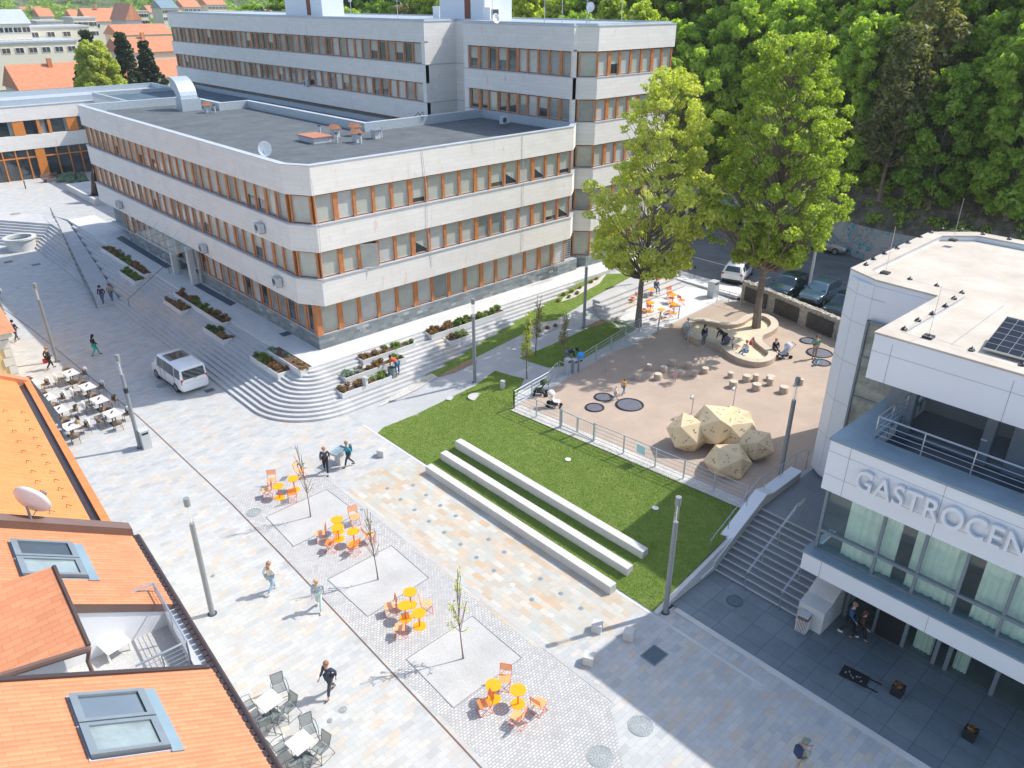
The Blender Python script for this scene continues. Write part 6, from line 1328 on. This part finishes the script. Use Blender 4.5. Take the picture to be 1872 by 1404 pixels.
m_.build('railing', M['steel'], hs)
for i in range(3):
    for k in range(2 if i != 1 else 3):
        c = r4[i].lerp(r4[i+1], k/2); MB().tube((c.x, c.y, zf_), (c.x, c.y, zr), .022, None, 8).build('railing_post', M['steel'], hs)
# dormer
dq = [LZ(98, 1035, 12.0), LZ(162, 1180, 11.15), LZ(-90, 1258, 11.15), LZ(-90, 1098, 12.0)]
m_ = MB(); m_.add([tuple(p) for p in dq]+[tuple(p+Vector((0, 0, -.14))) for p in dq], [(0, 3, 2, 1), (4, 5, 6, 7), (0, 1, 5, 4), (1, 2, 6, 5), (2, 3, 7, 6), (3, 0, 4, 7)]); m_.build('dormer_roof', M['tiles'], hs)
m_ = MB(); m_.tube(dq[1]+Vector((0, 0, -.08)), dq[2]+Vector((0, 0, -.08)), .085, None, 8); m_.build('dormer_gutter', M['brown'], hs); MB().tube(dq[0], dq[1], .05, None, 6).build('dormer_verge', M['dbrown'], hs); MB().path([dq[1]+Vector((0, .05, -.1)), dq[1]+Vector((-.1, .15, -.5)), dq[1]+Vector((-.05, .1, -1.7))], .045, 8).build('downpipe', M['brown'], hs)
cx_ = (dq[1].x-.5); m_ = MB(); m_.add([(cx_, dq[1].y+.35, zf_), (cx_-5, dq[1].y+.35, zf_), (cx_-5, dq[1].y+.35, 1.5), (cx_, dq[1].y+.35, 1.5), (cx_, dq[0].y-.3, zf_), (cx_, dq[0].y-.3, 2.35)], [(0, 3, 2, 1), (0, 4, 5, 3)]); m_.build('dormer_wall', M['paint'], hs)
# skylights
def skylight(cs_, lab_pane):
    q = [RP(*c) for c in cs_]; x0 = min(q[0].x, q[3].x); x1 = max(q[1].x, q[2].x); x0 = (q[0].x+q[3].x)/2; x1 = (q[1].x+q[2].x)/2; ya = (q[0].y+q[1].y)/2; yb = (q[2].y+q[3].y)/2; ymid = (ya+yb)/2
    slab(x1-.02, x1+.2, yb-.1, ya+.06, .02, .035, 'bluezinc', 'lead_apron'); slab(x0-.05, x1, yb-.05, ya+.05, .02, .02, 'zinc', 'flashing')
    for k, (a, b) in enumerate(((ymid+.02, ya), (yb, ymid-.02))):
        f = thing('skylight', (0, 0, 0)); f.parent = hs
        for (xa, xb, y0, y1) in ((x0, x1, a, a+.09), (x0, x1, b-.09, b), (x0, x0+.13, a+.09, b-.09), (x1-.13, x1, a+.09, b-.09)): slab(xa, xb, y0, y1, .12, .14, 'framegrey' if True else '', 'sash_frame', f)
        slab(x0+.13, x1-.13, a+.09, b-.09, .03, .09, lab_pane[k], 'pane', f); slab(x0, x1, a-.03, a, .1, .06, 'anth', 'sash_side', f)
skylight([(20, 989), (140.8, 1001), (160.6, 1062), (41, 1052)], ['anth', 'skyglass']) if 'skyglass' in M else None
M['skyglass'] = simple('pale skylight glass', (.22, .27, .265), .08, .4, 1.2, spec=.8, coat=1)
skylight([(20, 989), (140.8, 1001), (160.6, 1062), (41, 1052)], ['anth', 'skyglass']); skylight([(127, 1273), (272, 1268), (309, 1372), (167, 1387)], ['solar', 'skyglass'])
# sun lounger
lg = LZ(196, 1185, ZE+zf_); t = thing('sun_lounger', O_+Matrix.Rotation(RZ, 3, 'Z') @ Vector((lg.x, lg.y+.35, zf_)), RZ-1.35, label='white plastic sun lounger on the small roof terrace', category='sun lounger'); MB().box((.35, 0, .32), (1.2, .6, .05)).build('seat', M['white'], t, bevel=.02)
m_ = MB(); m_.add([(-.25, -.3, .34), (-.25, .3, .34), (-.8, .3, .85), (-.8, -.3, .85), (-.25, -.3, .29), (-.25, .3, .29), (-.84, .3, .82), (-.84, -.3, .82)], [(0, 1, 2, 3), (7, 6, 5, 4), (0, 3, 7, 4), (1, 5, 6, 2), (3, 2, 6, 7), (0, 4, 5, 1)]); m_.build('backrest', M['white'], t)
for x in (-.2, .85):
    for y in (-.26, .26): MB().tube((x, y, 0), (x, y, .3), .025).build('leg', M['white'], t)
# party wall flashing, dish, upper roof
slab(-9, .0, .0, .38, .5, .26, 'brown', 'party_wall_coping')
h2 = thing('tiled_house', O_+Matrix.Rotation(RZ, 3, 'Z') @ Vector((-.37, .4, 0)), RZ, label='bright orange tiled roof house next to the cafe, at the left edge', category='building')
ux = Mi @ P(60, 700, ZE); vx = Mi @ P(200, 965, ZE); Yn = ux.y-.4
slab(-9, -.45, 0, Yn, .12, -.05, 'tilesb', 'roof', h2); m_ = MB(); m_.b2((-.42, 0, -.25), (-.20, Yn, .02)); m_.build('inner_gutter', M['dbrown'], h2); MB().b2((-.2, 0, -.5), (.02, Yn, .12)).build('tiled_edge', M['tilesb'], h2); slab(-9, .02, Yn, Yn+.4, .3, .12, 'rooff', 'ridge_tiles', h2)
MB().b2((-9, .1, -9.5), (-.35, Yn-.1, -.8)).build('wall', M['cream'], h2)
gme = MB().path([(0, 0, 0), (.02, 0, .10), (.14, 0, .0)], .009, 4).mesh('snow_guard', [M['dbrown']])
for (a, b, n) in (((8, 716), (103, 955), 0), ((35, 745), (125, 930), 12), ((58, 780), (110, 940), 0)):
    for k in range(n): q = RP(a[0]+(b[0]-a[0])*k/n, a[1]+(b[1]-a[1])*k/n); o = bpy.data.objects.new('snow_guard', gme); COL.objects.link(o); o.parent = h2; o.location = (q.x+.37, q.y-.4, q.z-.05-.21)
for k in range(13):
    u = 2+8.4*k; v = 742+ (18.3*k); q = RP(u, v); o = bpy.data.objects.new('snow_guard', gme); COL.objects.link(o); o.parent = h2; o.location = (q.x+.37, q.y-.4, q.z-.05-.21)
dp = O_+Matrix.Rotation(RZ, 3, 'Z') @ Vector((RP(60, 960).x, .2, RP(60, 960).z+.1)); dish(dp, 2.3, 'big grey dish with several receivers on the brown party wall', 1.1, .5)
# ochre building
y0 = P(52, 742, 0); zt2 = 5.2; oc = thing('ochre_house', (y0.x, y0.y, 0), RZ, label='ochre rendered building with pale corner quoins above the cafe', category='building')
MB().b2((-9, 0, 0), (0, 14, zt2)).build('wall', M['yellowwall'], oc); m_ = MB()
for k in range(9): w_ = .55 if k % 2 else .38; m_.b2((-w_, -.06, .05+.58*k), (.06, .3 if k % 2 else .45, .05+.58*k+.54))
m_.build('quoins', M['stonew'], oc); m_ = MB(); m_.add([(-9, -.5, zt2), (.5, -.5, zt2), (.5, 14.5, zt2), (-9, 14.5, zt2), (-9, 5, zt2+2.6), (-4, 5, zt2+2.6), (-4, 9, zt2+2.6), (-9, 9, zt2+2.6)], [(0, 1, 5, 4), (1, 2, 6, 5), (2, 3, 7, 6), (4, 5, 6, 7), (3, 2, 1, 0)]); m_.build('roof', M['rooff'], oc); MB().b2((-9, -.3, zt2-.35), (.3, 14.3, zt2-.02)).build('cornice', M['stonew'], oc)
# wrought iron rail over the cafe
a = P(64, 722, 4.2); b = P(116, 788, 4.2); t = thing('wrought_iron_rail', a, label='ornate wrought iron balcony rail between the orange roof and the cafe tables', category='railing'); m_ = MB(); v_ = b-a
for z in (0, .12, .95): m_.tube((0, 0, z), v_+Vector((0, 0, z)), .022, None, 5)
for k in range(34):
    c = v_*(k+.5)/34; m_.tube(c, c+Vector((0, 0, .95)), .018, None, 4); m_.path([c+v_.normalized()*(.09*math.cos(j*.9))+Vector((0, 0, .5+.3*math.sin(j*.9))) for j in range(8)], .017, 4)
m_.build('scrollwork', M['anth'], t)

# ================================================================ PEOPLE
def skinned(name, chains, par, mat, sub=1):
    vs = []; es = []; rr_ = []; idx = {}
    for ch_ in chains:
        prev = None
        for p, r in ch_:
            k = (round(p[0], 3), round(p[1], 3), round(p[2], 3))
            if k not in idx: idx[k] = len(vs); vs.append(p); rr_.append(r)
            i = idx[k]
            if prev is not None and prev != i: es.append((prev, i))
            prev = i
    me = bpy.data.meshes.new(name); me.from_pydata(vs, es, []); me.materials.append(mat); o = bpy.data.objects.new(name, me); COL.objects.link(o); o.parent = par
    md = o.modifiers.new('skin', 'SKIN'); md.use_smooth_shade = True; md.branch_smoothing = .4
    for i, r in enumerate(rr_): d_ = me.skin_vertices[0].data[i]; d_.radius = (r, r) if not isinstance(r, tuple) else r; d_.use_root = i == 0
    s_ = o.modifiers.new('sub', 'SUBSURF'); s_.levels = sub; s_.render_levels = sub; return o
CM = {}
def cm_(c, rough=.85):
    k = tuple(c)
    if k not in CM: CM[k] = simple('cloth %d' % len(CM), c, rough, .12, 9)
    return CM[k]
def person(p, face, h, pose, top, legs, hair, lab, shoes=(.05, .05, .05), skirt=None, hood=False, longhair=False, hat=None, bag=None, sleeves=True, nm='person'):
    t = thing(nm, p, face-math.pi/2, label=lab, category='person'); s = h/1.75; V = lambda x, y, z: Vector((x*s, y*s, z*s))
    pel, che, nek, hed = V(0, 0, .95), V(0, .01, 1.27), V(0, .0, 1.47), V(0, .025, 1.61)
    sh = [V(-.18, 0, 1.41), V(.18, 0, 1.41)]; el = [V(-.24, -.03, 1.13), V(.24, -.03, 1.13)]; wr = [V(-.24, .06, .90), V(.24, .06, .90)]
    hp = [V(-.09, 0, .92), V(.09, 0, .92)]; kn = [V(-.1, .02, .50), V(.1, .02, .50)]; an = [V(-.1, -.01, .085), V(.1, -.01, .085)]
    tilt = 0
    if pose == 'walk':
        kn = [V(-.09, .17, .53), V(.09, -.02, .50)]; an = [V(-.09, .27, .10), V(.09, -.32, .16)]; el = [V(-.23, -.14, 1.16), V(.23, .06, 1.14)]; wr = [V(-.24, -.10, .92), V(.22, .26, .99)]; tilt = .08
    if pose == 'phone': el = [V(-.22, .04, 1.14), V(.22, .04, 1.14)]; wr = [V(-.07, .28, 1.26), V(.07, .28, 1.26)]
    if pose == 'pockets': el = [V(-.27, -.08, 1.15), V(.27, -.08, 1.15)]; wr = [V(-.17, .08, .98), V(.17, .08, .98)]
    if pose == 'bend': tilt = 1.15; kn = [V(-.12, .08, .5), V(.12, .02, .5)]; el = [V(-.22, .14, 1.2), V(.22, .14, 1.2)]; wr = [V(-.16, .42, 1.3), V(.16, .42, 1.3)]
    if pose in ('sit', 'sitlow'):
        zz = .47; dz = V(0, 0, zz-.92); pel += dz; che += dz; nek += dz; hed += dz; sh = [q+dz for q in sh]; el = [V(-.23, .08, 1.16)+dz, V(.23, .08, 1.16)+dz]; wr = [V(-.12, .32, 1.08)+dz, V(.12, .32, 1.08)+dz]
        hp = [V(-.1, .02, zz), V(.1, .02, zz)]; kn = [V(-.12, .44, zz+.02), V(.12, .44, zz+.02)]; an = [V(-.12, .50, .08), V(.12, .50, .08)] if pose == 'sit' else [V(-.12, .85, .08), V(.12, .80, .08)]
    if pose == 'crouch':
        dz = V(0, -.12, .30-.92); pel += dz; che += dz; nek += dz; hed += dz; sh = [q+dz for q in sh]; el = [V(-.22, .1, 1.12)+dz, V(.22, .1, 1.12)+dz]; wr = [V(-.1, .3, .95)+dz, V(.1, .3, .95)+dz]; hp = [V(-.1, -.12, .30), V(.1, -.12, .30)]; kn = [V(-.13, .22, .44), V(.13, .22, .44)]; an = [V(-.12, .02, .085), V(.12, .02, .085)]; tilt = .55
    if tilt:
        Rm = Matrix.Rotation(-tilt, 3, 'X'); f_ = lambda q: pel+Rm @ (q-pel)
        che, nek, hed = f_(che), f_(nek), f_(hed); sh = [f_(q) for q in sh]; el = [f_(q) for q in el]; wr = [f_(q) for q in wr]
        if pose == 'bend': wr = [sh[0]+V(.02, .12, -.55), sh[1]+V(-.02, .12, -.5)]; el = [sh[0]+V(-.04, .02, -.28), sh[1]+V(.04, .02, -.28)]
    up = (hed-nek).normalized(); fw = Vector((0, 1, 0)) if tilt < .5 else Vector((0, .5, -.85)); toes = [q+V(0, .17, -.045) for q in an]
    ch_ = [[(pel, .12*s), (che, .125*s), (nek, .055*s), (nek+up*.07*s, .06*s), (hed, .088*s), (hed+up*.085*s, .06*s)]]
    ch_.append([(hed, .088*s), (hed+fw*.10*s, .018*s)])
    for i in (0, 1):
        ch_.append([(che, .125*s), (sh[i], .05*s), (el[i], .04*s), (wr[i], .026*s)])
        d_ = (wr[i]-el[i]).normalized(); sd = d_.cross(Vector((0, 1, .2))).normalized(); pa = wr[i]+d_*.07*s; ch_.append([(wr[i], .026*s), (pa, .03*s)])
        for k in range(4): b_ = pa+sd*(.018*(k-1.5))*s; e_ = b_+d_*(.05-.006*abs(k-1.3))*s+fw*.006*s; ch_.append([(pa, .03*s), (b_+d_*.02*s, .0095*s), (e_, .0085*s), (e_+d_*.02*s+fw*.018*s, .007*s)])
        th_ = wr[i]+d_*.03*s; ch_.append([(wr[i], .026*s), (th_+fw*.03*s, .011*s), (th_+fw*.045*s+d_*.03*s, .009*s)])
        ch_.append([(pel, .12*s), (hp[i], .085*s), (kn[i], .055*s), (an[i], .035*s), (toes[i], .028*s)])
    skinned('body', ch_, t, M['skin'])
    tc = [[(pel+(che-pel)*.05, (.165*s, .13*s)), (pel.lerp(che, .5), (.16*s, .12*s)), (che, (.175*s, .13*s)), (che.lerp(nek, .7), .10*s)]]
    if sleeves:
        for i in (0, 1): tc.append([(che, (.175*s, .13*s)), (sh[i], .073*s), (el[i], .056*s), (el[i].lerp(wr[i], .86), .044*s)])
    skinned('top', tc, t, cm_(top))
    lc = []
    for i in (0, 1): lc.append([(pel, .145*s), (hp[i], .105*s), (hp[i].lerp(kn[i], .5), .09*s), (kn[i], .07*s), (an[i].lerp(kn[i], .12), .056*s)])
    skinned('trousers', lc, t, cm_(legs)); 
    for i in (0, 1): skinned('shoe', [[(an[i]+V(0, -.04, -.03), .045*s), (an[i]+V(0, .08, -.04), .045*s), (toes[i]+V(0, .02, 0), .035*s)]], t, cm_(shoes, .6))
    if skirt:
        m_ = MB(); z1 = an[0].z+.18*s; m_.lathe([(.15*s, pel.z+.02), (.21*s, pel.z-.25*s), (.27*s, z1)], n=16); m_.build('skirt', cm_(skirt), t, smooth='all')
    m_ = MB(); hr_ = hed+up*.03*s-fw*.022*s; m_.ball(hr_, .112*s, 9, 0, (1, 1.02, 1.05)) ; ho = m_
    ho.v = [tuple(Vector(q)) for q in ho.v]; ho.v = [tuple(Vector(q)-fw*max(0, (Vector(q)-hed).dot(fw)-.045*s)*1.0) if (Vector(q)-hed).dot(up) < .07*s else q for q in ho.v]
    if longhair: ho.tube(hed-fw*.06*s, nek-fw*.07*s-up*.10*s, .09*s, .06*s, 8)
    ho.build('hair', cm_(hair, .7), t, smooth='all')
    if hat: MB().lathe([(.125*s, 0), (.12*s, .05*s), (.07*s, .10*s), (.001, .11*s)], tuple(hed+up*.045*s), 14).tube(hed+up*.055*s, hed+up*.05*s+fw*.16*s, .075*s, .06*s, 10).build('cap', cm_(hat), t)
    for sx in (-1, 1): MB().ball(hed+fw*.083*s+Vector((sx*.033*s, 0, 0))+up*.012*s, .011*s, 6).build('eye', M['black'], t)
    MB().ball(hed+fw*.085*s-up*.045*s, .016*s, 6, 0, (1.6, .5, .4)).build('mouth', cm_((.35, .12, .10)), t)
    if bag:
        col, side = bag; R3 = Matrix.Rotation(face-math.pi/2, 3, 'Z')
        if side == 'back': o = MB().box((0, 0, 0), (.3*s, .16*s, .42*s)).build('backpack', cm_(col), t, bevel=.04); o.location = che-V(0, .2, .02)
        else: o = MB().box((0, 0, -.16), (.12, .34, .32)).tube((0, -.1, 0), (0, 0, .12), .01).tube((0, .1, 0), (0, 0, .12), .01).build('carrier_bag', cm_(col), None, bevel=.02, loc=Vector(p)+R3 @ (wr[side]+Vector((0, 0, -.12))), label='bag carried by the '+lab, category='bag'); 
        if side != 'back': o['label'] = ('red' if col[0] > .5 and col[1] < .3 else 'white')+' bag in the hand of a pedestrian on the plaza'; o.rotation_euler = (0, 0, face-math.pi/2)
    return t
def face_to(u0, v0, u1, v1): a = P(u0, v0); b = P(u1, v1); return math.atan2(b.y-a.y, b.x-a.x)
TO = math.atan2(-.732, -.681)   # towards the camera
navy, blk, wht, jean, beige = (.02, .03, .07), (.015, .015, .02), (.7, .7, .7), (.08, .13, .22), (.42, .28, .17)
person(P(190, 557), TO, 1.78, 'walk', navy, jean, (.03, .02, .015), 'man in navy jacket and jeans walking down the ramp foot', hat=blk)
person(P(206, 552), TO+.1, 1.7, 'walk', beige, jean, (.22, .09, .04), 'woman in beige coat with auburn hair beside the navy jacketed man', longhair=True)
person(P(176, 650), TO+2.2, 1.68, 'walk', blk, (.04, .42, .36), blk, 'woman with black top and turquoise trousers carrying a white bag', longhair=True, bag=((.72, .72, .72), 0))
person(P(31, 624), TO+3.0, 1.76, 'walk', (.05, .05, .055), (.06, .06, .07), blk, 'man in dark clothes walking away near the left edge', bag=((.07, .08, .08), 'back'))
person(P(93, 675), TO+2.6, 1.72, 'walk', (.06, .065, .07), blk, (.3, .16, .08), 'person in dark coat with a red bag passing the cafe lamp', bag=((.75, .08, .05), 0))
person(P(2, 553), TO, 1.7, 'walk', wht, jean, (.2, .1, .05), 'person in white top cut by the left picture edge')
c = P(148, 792); person(c, math.pi*.98, 1.68, 'sit', (.42, .30, .14), (.38, .26, .27), blk, 'seated guest in brown top and mauve trousers at the cafe', longhair=True)
person(P(597, 865), TO+.2, 1.75, 'walk', (.05, .06, .075), blk, (.35, .2, .12), 'man in dark jacket just left of the drinking fountain')
person(P(639, 853), TO-1.2, 1.68, 'walk', (.02, .28, .36), (.05, .06, .09), (.3, .16, .08), 'person in turquoise jacket with backpack right of the drinking fountain', bag=((.10, .14, .18), 'back'))
person(P(498, 1083), TO+2.6, 1.7, 'walk', (.62, .58, .54), (.30, .42, .52), (.35, .2, .12), 'woman in pale top and light jeans walking left of the cobbled strip', longhair=True, shoes=wht)
person(P(585, 1113), TO+.1, 1.68, 'walk', (.34, .40, .46), (.50, .62, .62), (.55, .35, .18), 'fair haired woman in grey blue jacket and pale trousers at the rusty drain', longhair=True, shoes=wht)
person(P(606, 1269), TO-.5, 1.76, 'walk', (.03, .045, .09), (.05, .06, .08), (.25, .12, .07), 'man in dark blue jacket striding with arms swinging')
person(P(1457, 1416), TO+1.9, 1.72, 'phone', (.30, .31, .27), (.42, .38, .32), (.2, .15, .1), 'man with cap looking at his phone at the bottom edge', hat=(.16, .22, .17), bag=((.02, .04, .1), 'back'))
person(P(1547, 1160, .05), TO+.9, 1.78, 'walk', (.02, .09, .2), blk, (.3, .18, .12), 'man in blue jacket with white shoes entering under the fascia', shoes=wht)
person(P(1567, 1172, .05), TO+1.0, 1.7, 'walk', (.05, .03, .025), blk, (.08, .03, .02), 'person in dark brown coat beside the blue jacketed man', longhair=True)
p = P(727, 681, .95); p.z = .75; person(p, math.pi*.55, 1.75, 'bend', (.75, .09, .02), (.05, .12, .25), blk, 'gardener in orange red shirt and blue trousers bending over a planter')
MB().lathe([(.001, 0), (.24, 0), (.27, .55), (.25, .56), (.22, .1)], n=18).build('garden_sack', cm_((.16, .2, .2)), None, loc=P(716, 683, .95)-Vector((0, 0, .1)), label='dark round garden sack beside the bending gardener', category='sack')
person(at(1036, 668), -.75, 1.75, 'bend', (.015, .03, .09), (.20, .23, .25), blk, 'worker in navy jacket and cap bending over the recycling bins', hat=navy)
person(at(1285, 633), TO+.5, 1.68, 'stand', blk, (.12, .15, .18), (.03, .02, .02), 'woman in black top and grey jeans standing before the sand pit', longhair=True, shoes=wht)
person(at(1322, 634), TO-2.4, 1.72, 'bend', blk, blk, (.2, .09, .05), 'adult in black leaning forward over a bag by the sand pit', longhair=True)
person(at(1362, 652)+Vector((0, 0, .0)), TO-1.0, 1.68, 'sitlow', (.72, .72, .70), (.10, .25, .42), (.3, .16, .08), 'adult in white jacket sitting on the sand pit edge with legs stretched', shoes=wht)
person(at(1338, 641), TO+1.2, 1.0, 'stand', (.62, .70, .70), (.05, .12, .2), (.35, .2, .1), 'small child in white top between the adults by the sand pit')
person(at(1415, 648), TO+.1, 1.66, 'sit', (.02, .025, .05), (.04, .04, .06), (.5, .22, .08), 'red haired woman in navy seated at the right end of the sand pit', longhair=True, shoes=wht)
person(at(1487, 656), TO+.1, 1.78, 'pockets', (.10, .24, .17), (.30, .22, .15), (.12, .05, .03), 'man in green jacket and tan trousers beside the trampolines', shoes=(.2, .1, .06))
person(at(1491, 668), TO+1, 1.0, 'crouch', (.02, .38, .55), (.5, .6, .65), (.1, .4, .5), 'child in bright blue crouching on a small trampoline')
person(at(1139, 722), TO+2.3, 1.12, 'walk', (.85, .38, .02), (.10, .28, .45), (.1, .05, .03), 'child in yellow top running between the trampolines')
person(at(1124, 732), TO+1.7, 1.02, 'walk', (.70, .70, .68), (.45, .45, .45), (.6, .4, .28), 'small child in white following the child in yellow')
person(at(1233, 698), TO, .92, 'stand', (.60, .42, .48), (.58, .42, .50), (.55, .38, .4), 'toddler in pale pink overall near the stepping stumps')
person(at(1254, 619), TO+2.5, 1.6, 'walk', (.55, .58, .56), (.3, .36, .4), (.4, .35, .3), 'person in pale grey walking in tree shade left of the sand pit')
person(at(1198, 540)+Vector((0, 0, .3)), TO+.2, 1.6, 'sit', (.05, .16, .3), (.15, .2, .3), (.75, .05, .07), 'person with red headwear sitting on the terrace steps', hat=(.75, .05, .07))
# statue: a tall cloaked figure in bronze
sp_ = P(171, 368, 2.78); sp_.x = min(sp_.x, 27.0); t = thing('statue', (26.6, 100.0, 2.75), TO, label='dark bronze statue of a tall cloaked figure on the low white slab', category='statue'); s = 2.1
skinned('figure', [[((0, 0, 1.7), .22), ((0, .0, 2.3), .30), ((0, .02, 2.85), .27), ((0, .02, 3.1), .1), ((0, .06, 3.35), .17), ((0, .06, 3.5), .13)], [((0, 0, 2.85), .27), ((-.4, .05, 2.6), .14), ((-.5, .1, 2.0), .12), ((-.48, .2, 1.6), .08)], [((0, 0, 2.85), .27), ((.4, .05, 2.6), .14), ((.5, .1, 2.0), .12)], [((0, 0, 1.7), .22), ((-.2, .05, 1.1), .17), ((-.22, .0, .1), .12), ((-.22, .25, .06), .08)], [((0, 0, 1.7), .22), ((.2, .05, 1.1), .17), ((.22, .1, .1), .12), ((.22, .35, .06), .08)]], t, M['bronze'])
m_ = MB(); n = 12; vs = []
for i in range(n+1): a = math.pi*(.93+i/n*1.14); vs += [(.30*math.cos(a), .22*math.sin(a)+.05, 3.0), (.55*math.cos(a), .42*math.sin(a), 2.1), (.80*math.cos(a)+.1, .85*math.sin(a), .06)]
m_.add(vs, [(3*i+j, 3*i+3+j, 3*i+4+j, 3*i+1+j) for i in range(n) for j in range(2)]); o = m_.build('cloak', M['bronze'], t, smooth='all'); md = o.modifiers.new('s', 'SOLIDIFY'); md.thickness = .05
MB().box((0, 0, .0), (1.7, 1.9, .06)).build('base', M['bronze'], t)
# pushchairs
def pushchair(p, rz, col, lab, hood=True):
    t = thing('pushchair', p, rz, label=lab, category='pushchair'); m_ = MB(); m_.add([(0, -.2, .45), (0, .2, .45), (-.28, .2, .95), (-.28, -.2, .95), (.35, .2, .42), (.35, -.2, .42)], [(0, 1, 2, 3), (0, 5, 4, 1)]); o = m_.build('seat', cm_(col), t); o.modifiers.new('s', 'SOLIDIFY').thickness = .05
    m_ = MB(); m_.lathe([(.001, .26), (.14, .23), (.24, .12), (.27, 0)], n=14); m_.xf(Matrix.Translation((-.22, 0, .88)) @ Matrix.Rotation(.5, 4, 'Y')); m_.build('hood', cm_(col), t, smooth='all'); fr_ = MB()
    for y in (-.22, .22): fr_.path([(-.62, y, 1.05), (-.2, y, .6), (.38, y, .12)], .014); fr_.path([(-.05, y, .5), (-.35, y, .14)], .014)
    fr_.tube((-.62, -.22, 1.05), (-.62, .22, 1.05), .018); fr_.build('frame', M['anth'], t)
    for x, y, r in ((.4, -.2, .1), (.4, .2, .1), (-.36, -.25, .15), (-.36, .25, .15)): MB().tube((x, y-.02, r), (x, y+.02, r), r, None, 16).build('wheel', M['tyre'], t)
    MB().box((0, 0, .26), (.45, .36, .14)).build('basket', cm_((.05, .05, .06)), t)
pushchair(at(1432, 655), 2.6, (.55, .58, .66), 'pale grey folded back pushchair beside the red haired woman'); pushchair(at(1013, 744), -.9, (.70, .62, .60), 'white and pink pushchair inside the fence gate')
pushchair(at(988, 722), 2.2, (.05, .08, .03), 'black twin buggy with green trim by the white railed fence'); pushchair(at(1324, 640), 1.0, (.10, .10, .16), 'dark pushchair under the leaning adult in black')
MB().box((0, 0, .16), (.45, .2, .3), .3).build('bag', cm_((.35, .03, .06)), None, bevel=.05, loc=at(1371, 640)+Vector((0, 0, .42)), label='dark red bag lying on the sand pit seat', category='bag')
# far square: bench, flower bed, posts, garden posts
t = thing('park_bench', P(95, 331, 1.95), .5, label='brown slatted bench beside the far flower bed', category='bench'); MB().box((0, 0, .45), (2.6, .5, .06)).build('seat', M['brown'], t); MB().box((0, .32, .8), (2.6, .06, .4)).build('backrest', M['brown'], t)
for x in (-1, 1): MB().box((x, 0, .22), (.1, .5, .44)).build('leg', M['anth'], t)
cen = []; rad = []
for i in range(60): q = P(random.uniform(108, 158), random.uniform(319, 334), 2.0); cen.append((q.x, q.y, 2.15)); rad.append(random.uniform(.25, .5))
me = leaves('flower_bed', cen, rad, 5200, .16, M['plants'], 55); o = bpy.data.objects.new('flower_bed', me); COL.objects.link(o); tag(o, 'pale flower bed in front of the orange panelled wing', 'flower bed', kind='stuff')
for u, v, lb in ((47, 345, 'thin dark post on the upper square, left one'), (140, 330, 'thin grey post between the flowers')): MB().box((0, 0, .5), (.12, .12, 1.0)).build('bollard', M['anth'], None, loc=P(u, v, 1.95), label=lb, category='bollard')
cen = []; rad = []
for q in [(1030, 540), (1045, 535), (1060, 528), (1080, 518), (1090, 512), (1040, 545), (1020, 552), (1055, 538), (985, 607), (1000, 602), (1015, 598), (970, 612)]: p = at(*q); cen.append((p.x, p.y, p.z+.15)); rad.append(.16)
me = leaves('ground_plants', cen, rad, 900, .1, M['plantr'], 56); o = bpy.data.objects.new('ground_plants', me); COL.objects.link(o); tag(o, 'small dry plants dotted over the gravel beds by the path', 'plants', kind='stuff')
for u, v, lb in ((1185, 527, 'thin dark post with a small box at the top of the terrace steps'), (1268, 512, 'thin post at the street corner beyond the terrace')): t = thing('post', at(u, v), label=lb, category='post'); MB().tube((0, 0, 0), (0, 0, 1.1), .03).build('shaft', M['anth'], t); MB().box((0, 0, 1.15), (.16, .12, .22)).build('head', M['black'], t)
# security grille on the facade end
t = thing('window_grille', (45.6, 44.0, 1.97), label='dark steel grille and basket over the last ground floor windows', category='grille'); m_ = MB()
for z in np.linspace(1.1, 3.2, 12): m_.tube((0, -.25, z), (1.9, -.25, z), .018, None, 5)
for x in (0, .95, 1.9): m_.tube((x, -.25, 1.0), (x, -.25, 3.25), .022, None, 5)
m_.build('bars', M['greyl'], t); m_ = MB()
for z in (.4, .9): m_.tube((-2.4, -.4, z), (.3, -.4, z), .018, None, 5)
for k in range(20): m_.tube((-2.4+.14*k, -.4, .4), (-2.4+.14*k, -.4, .9), .01, None, 4)
m_.build('basket', M['anth'], t)
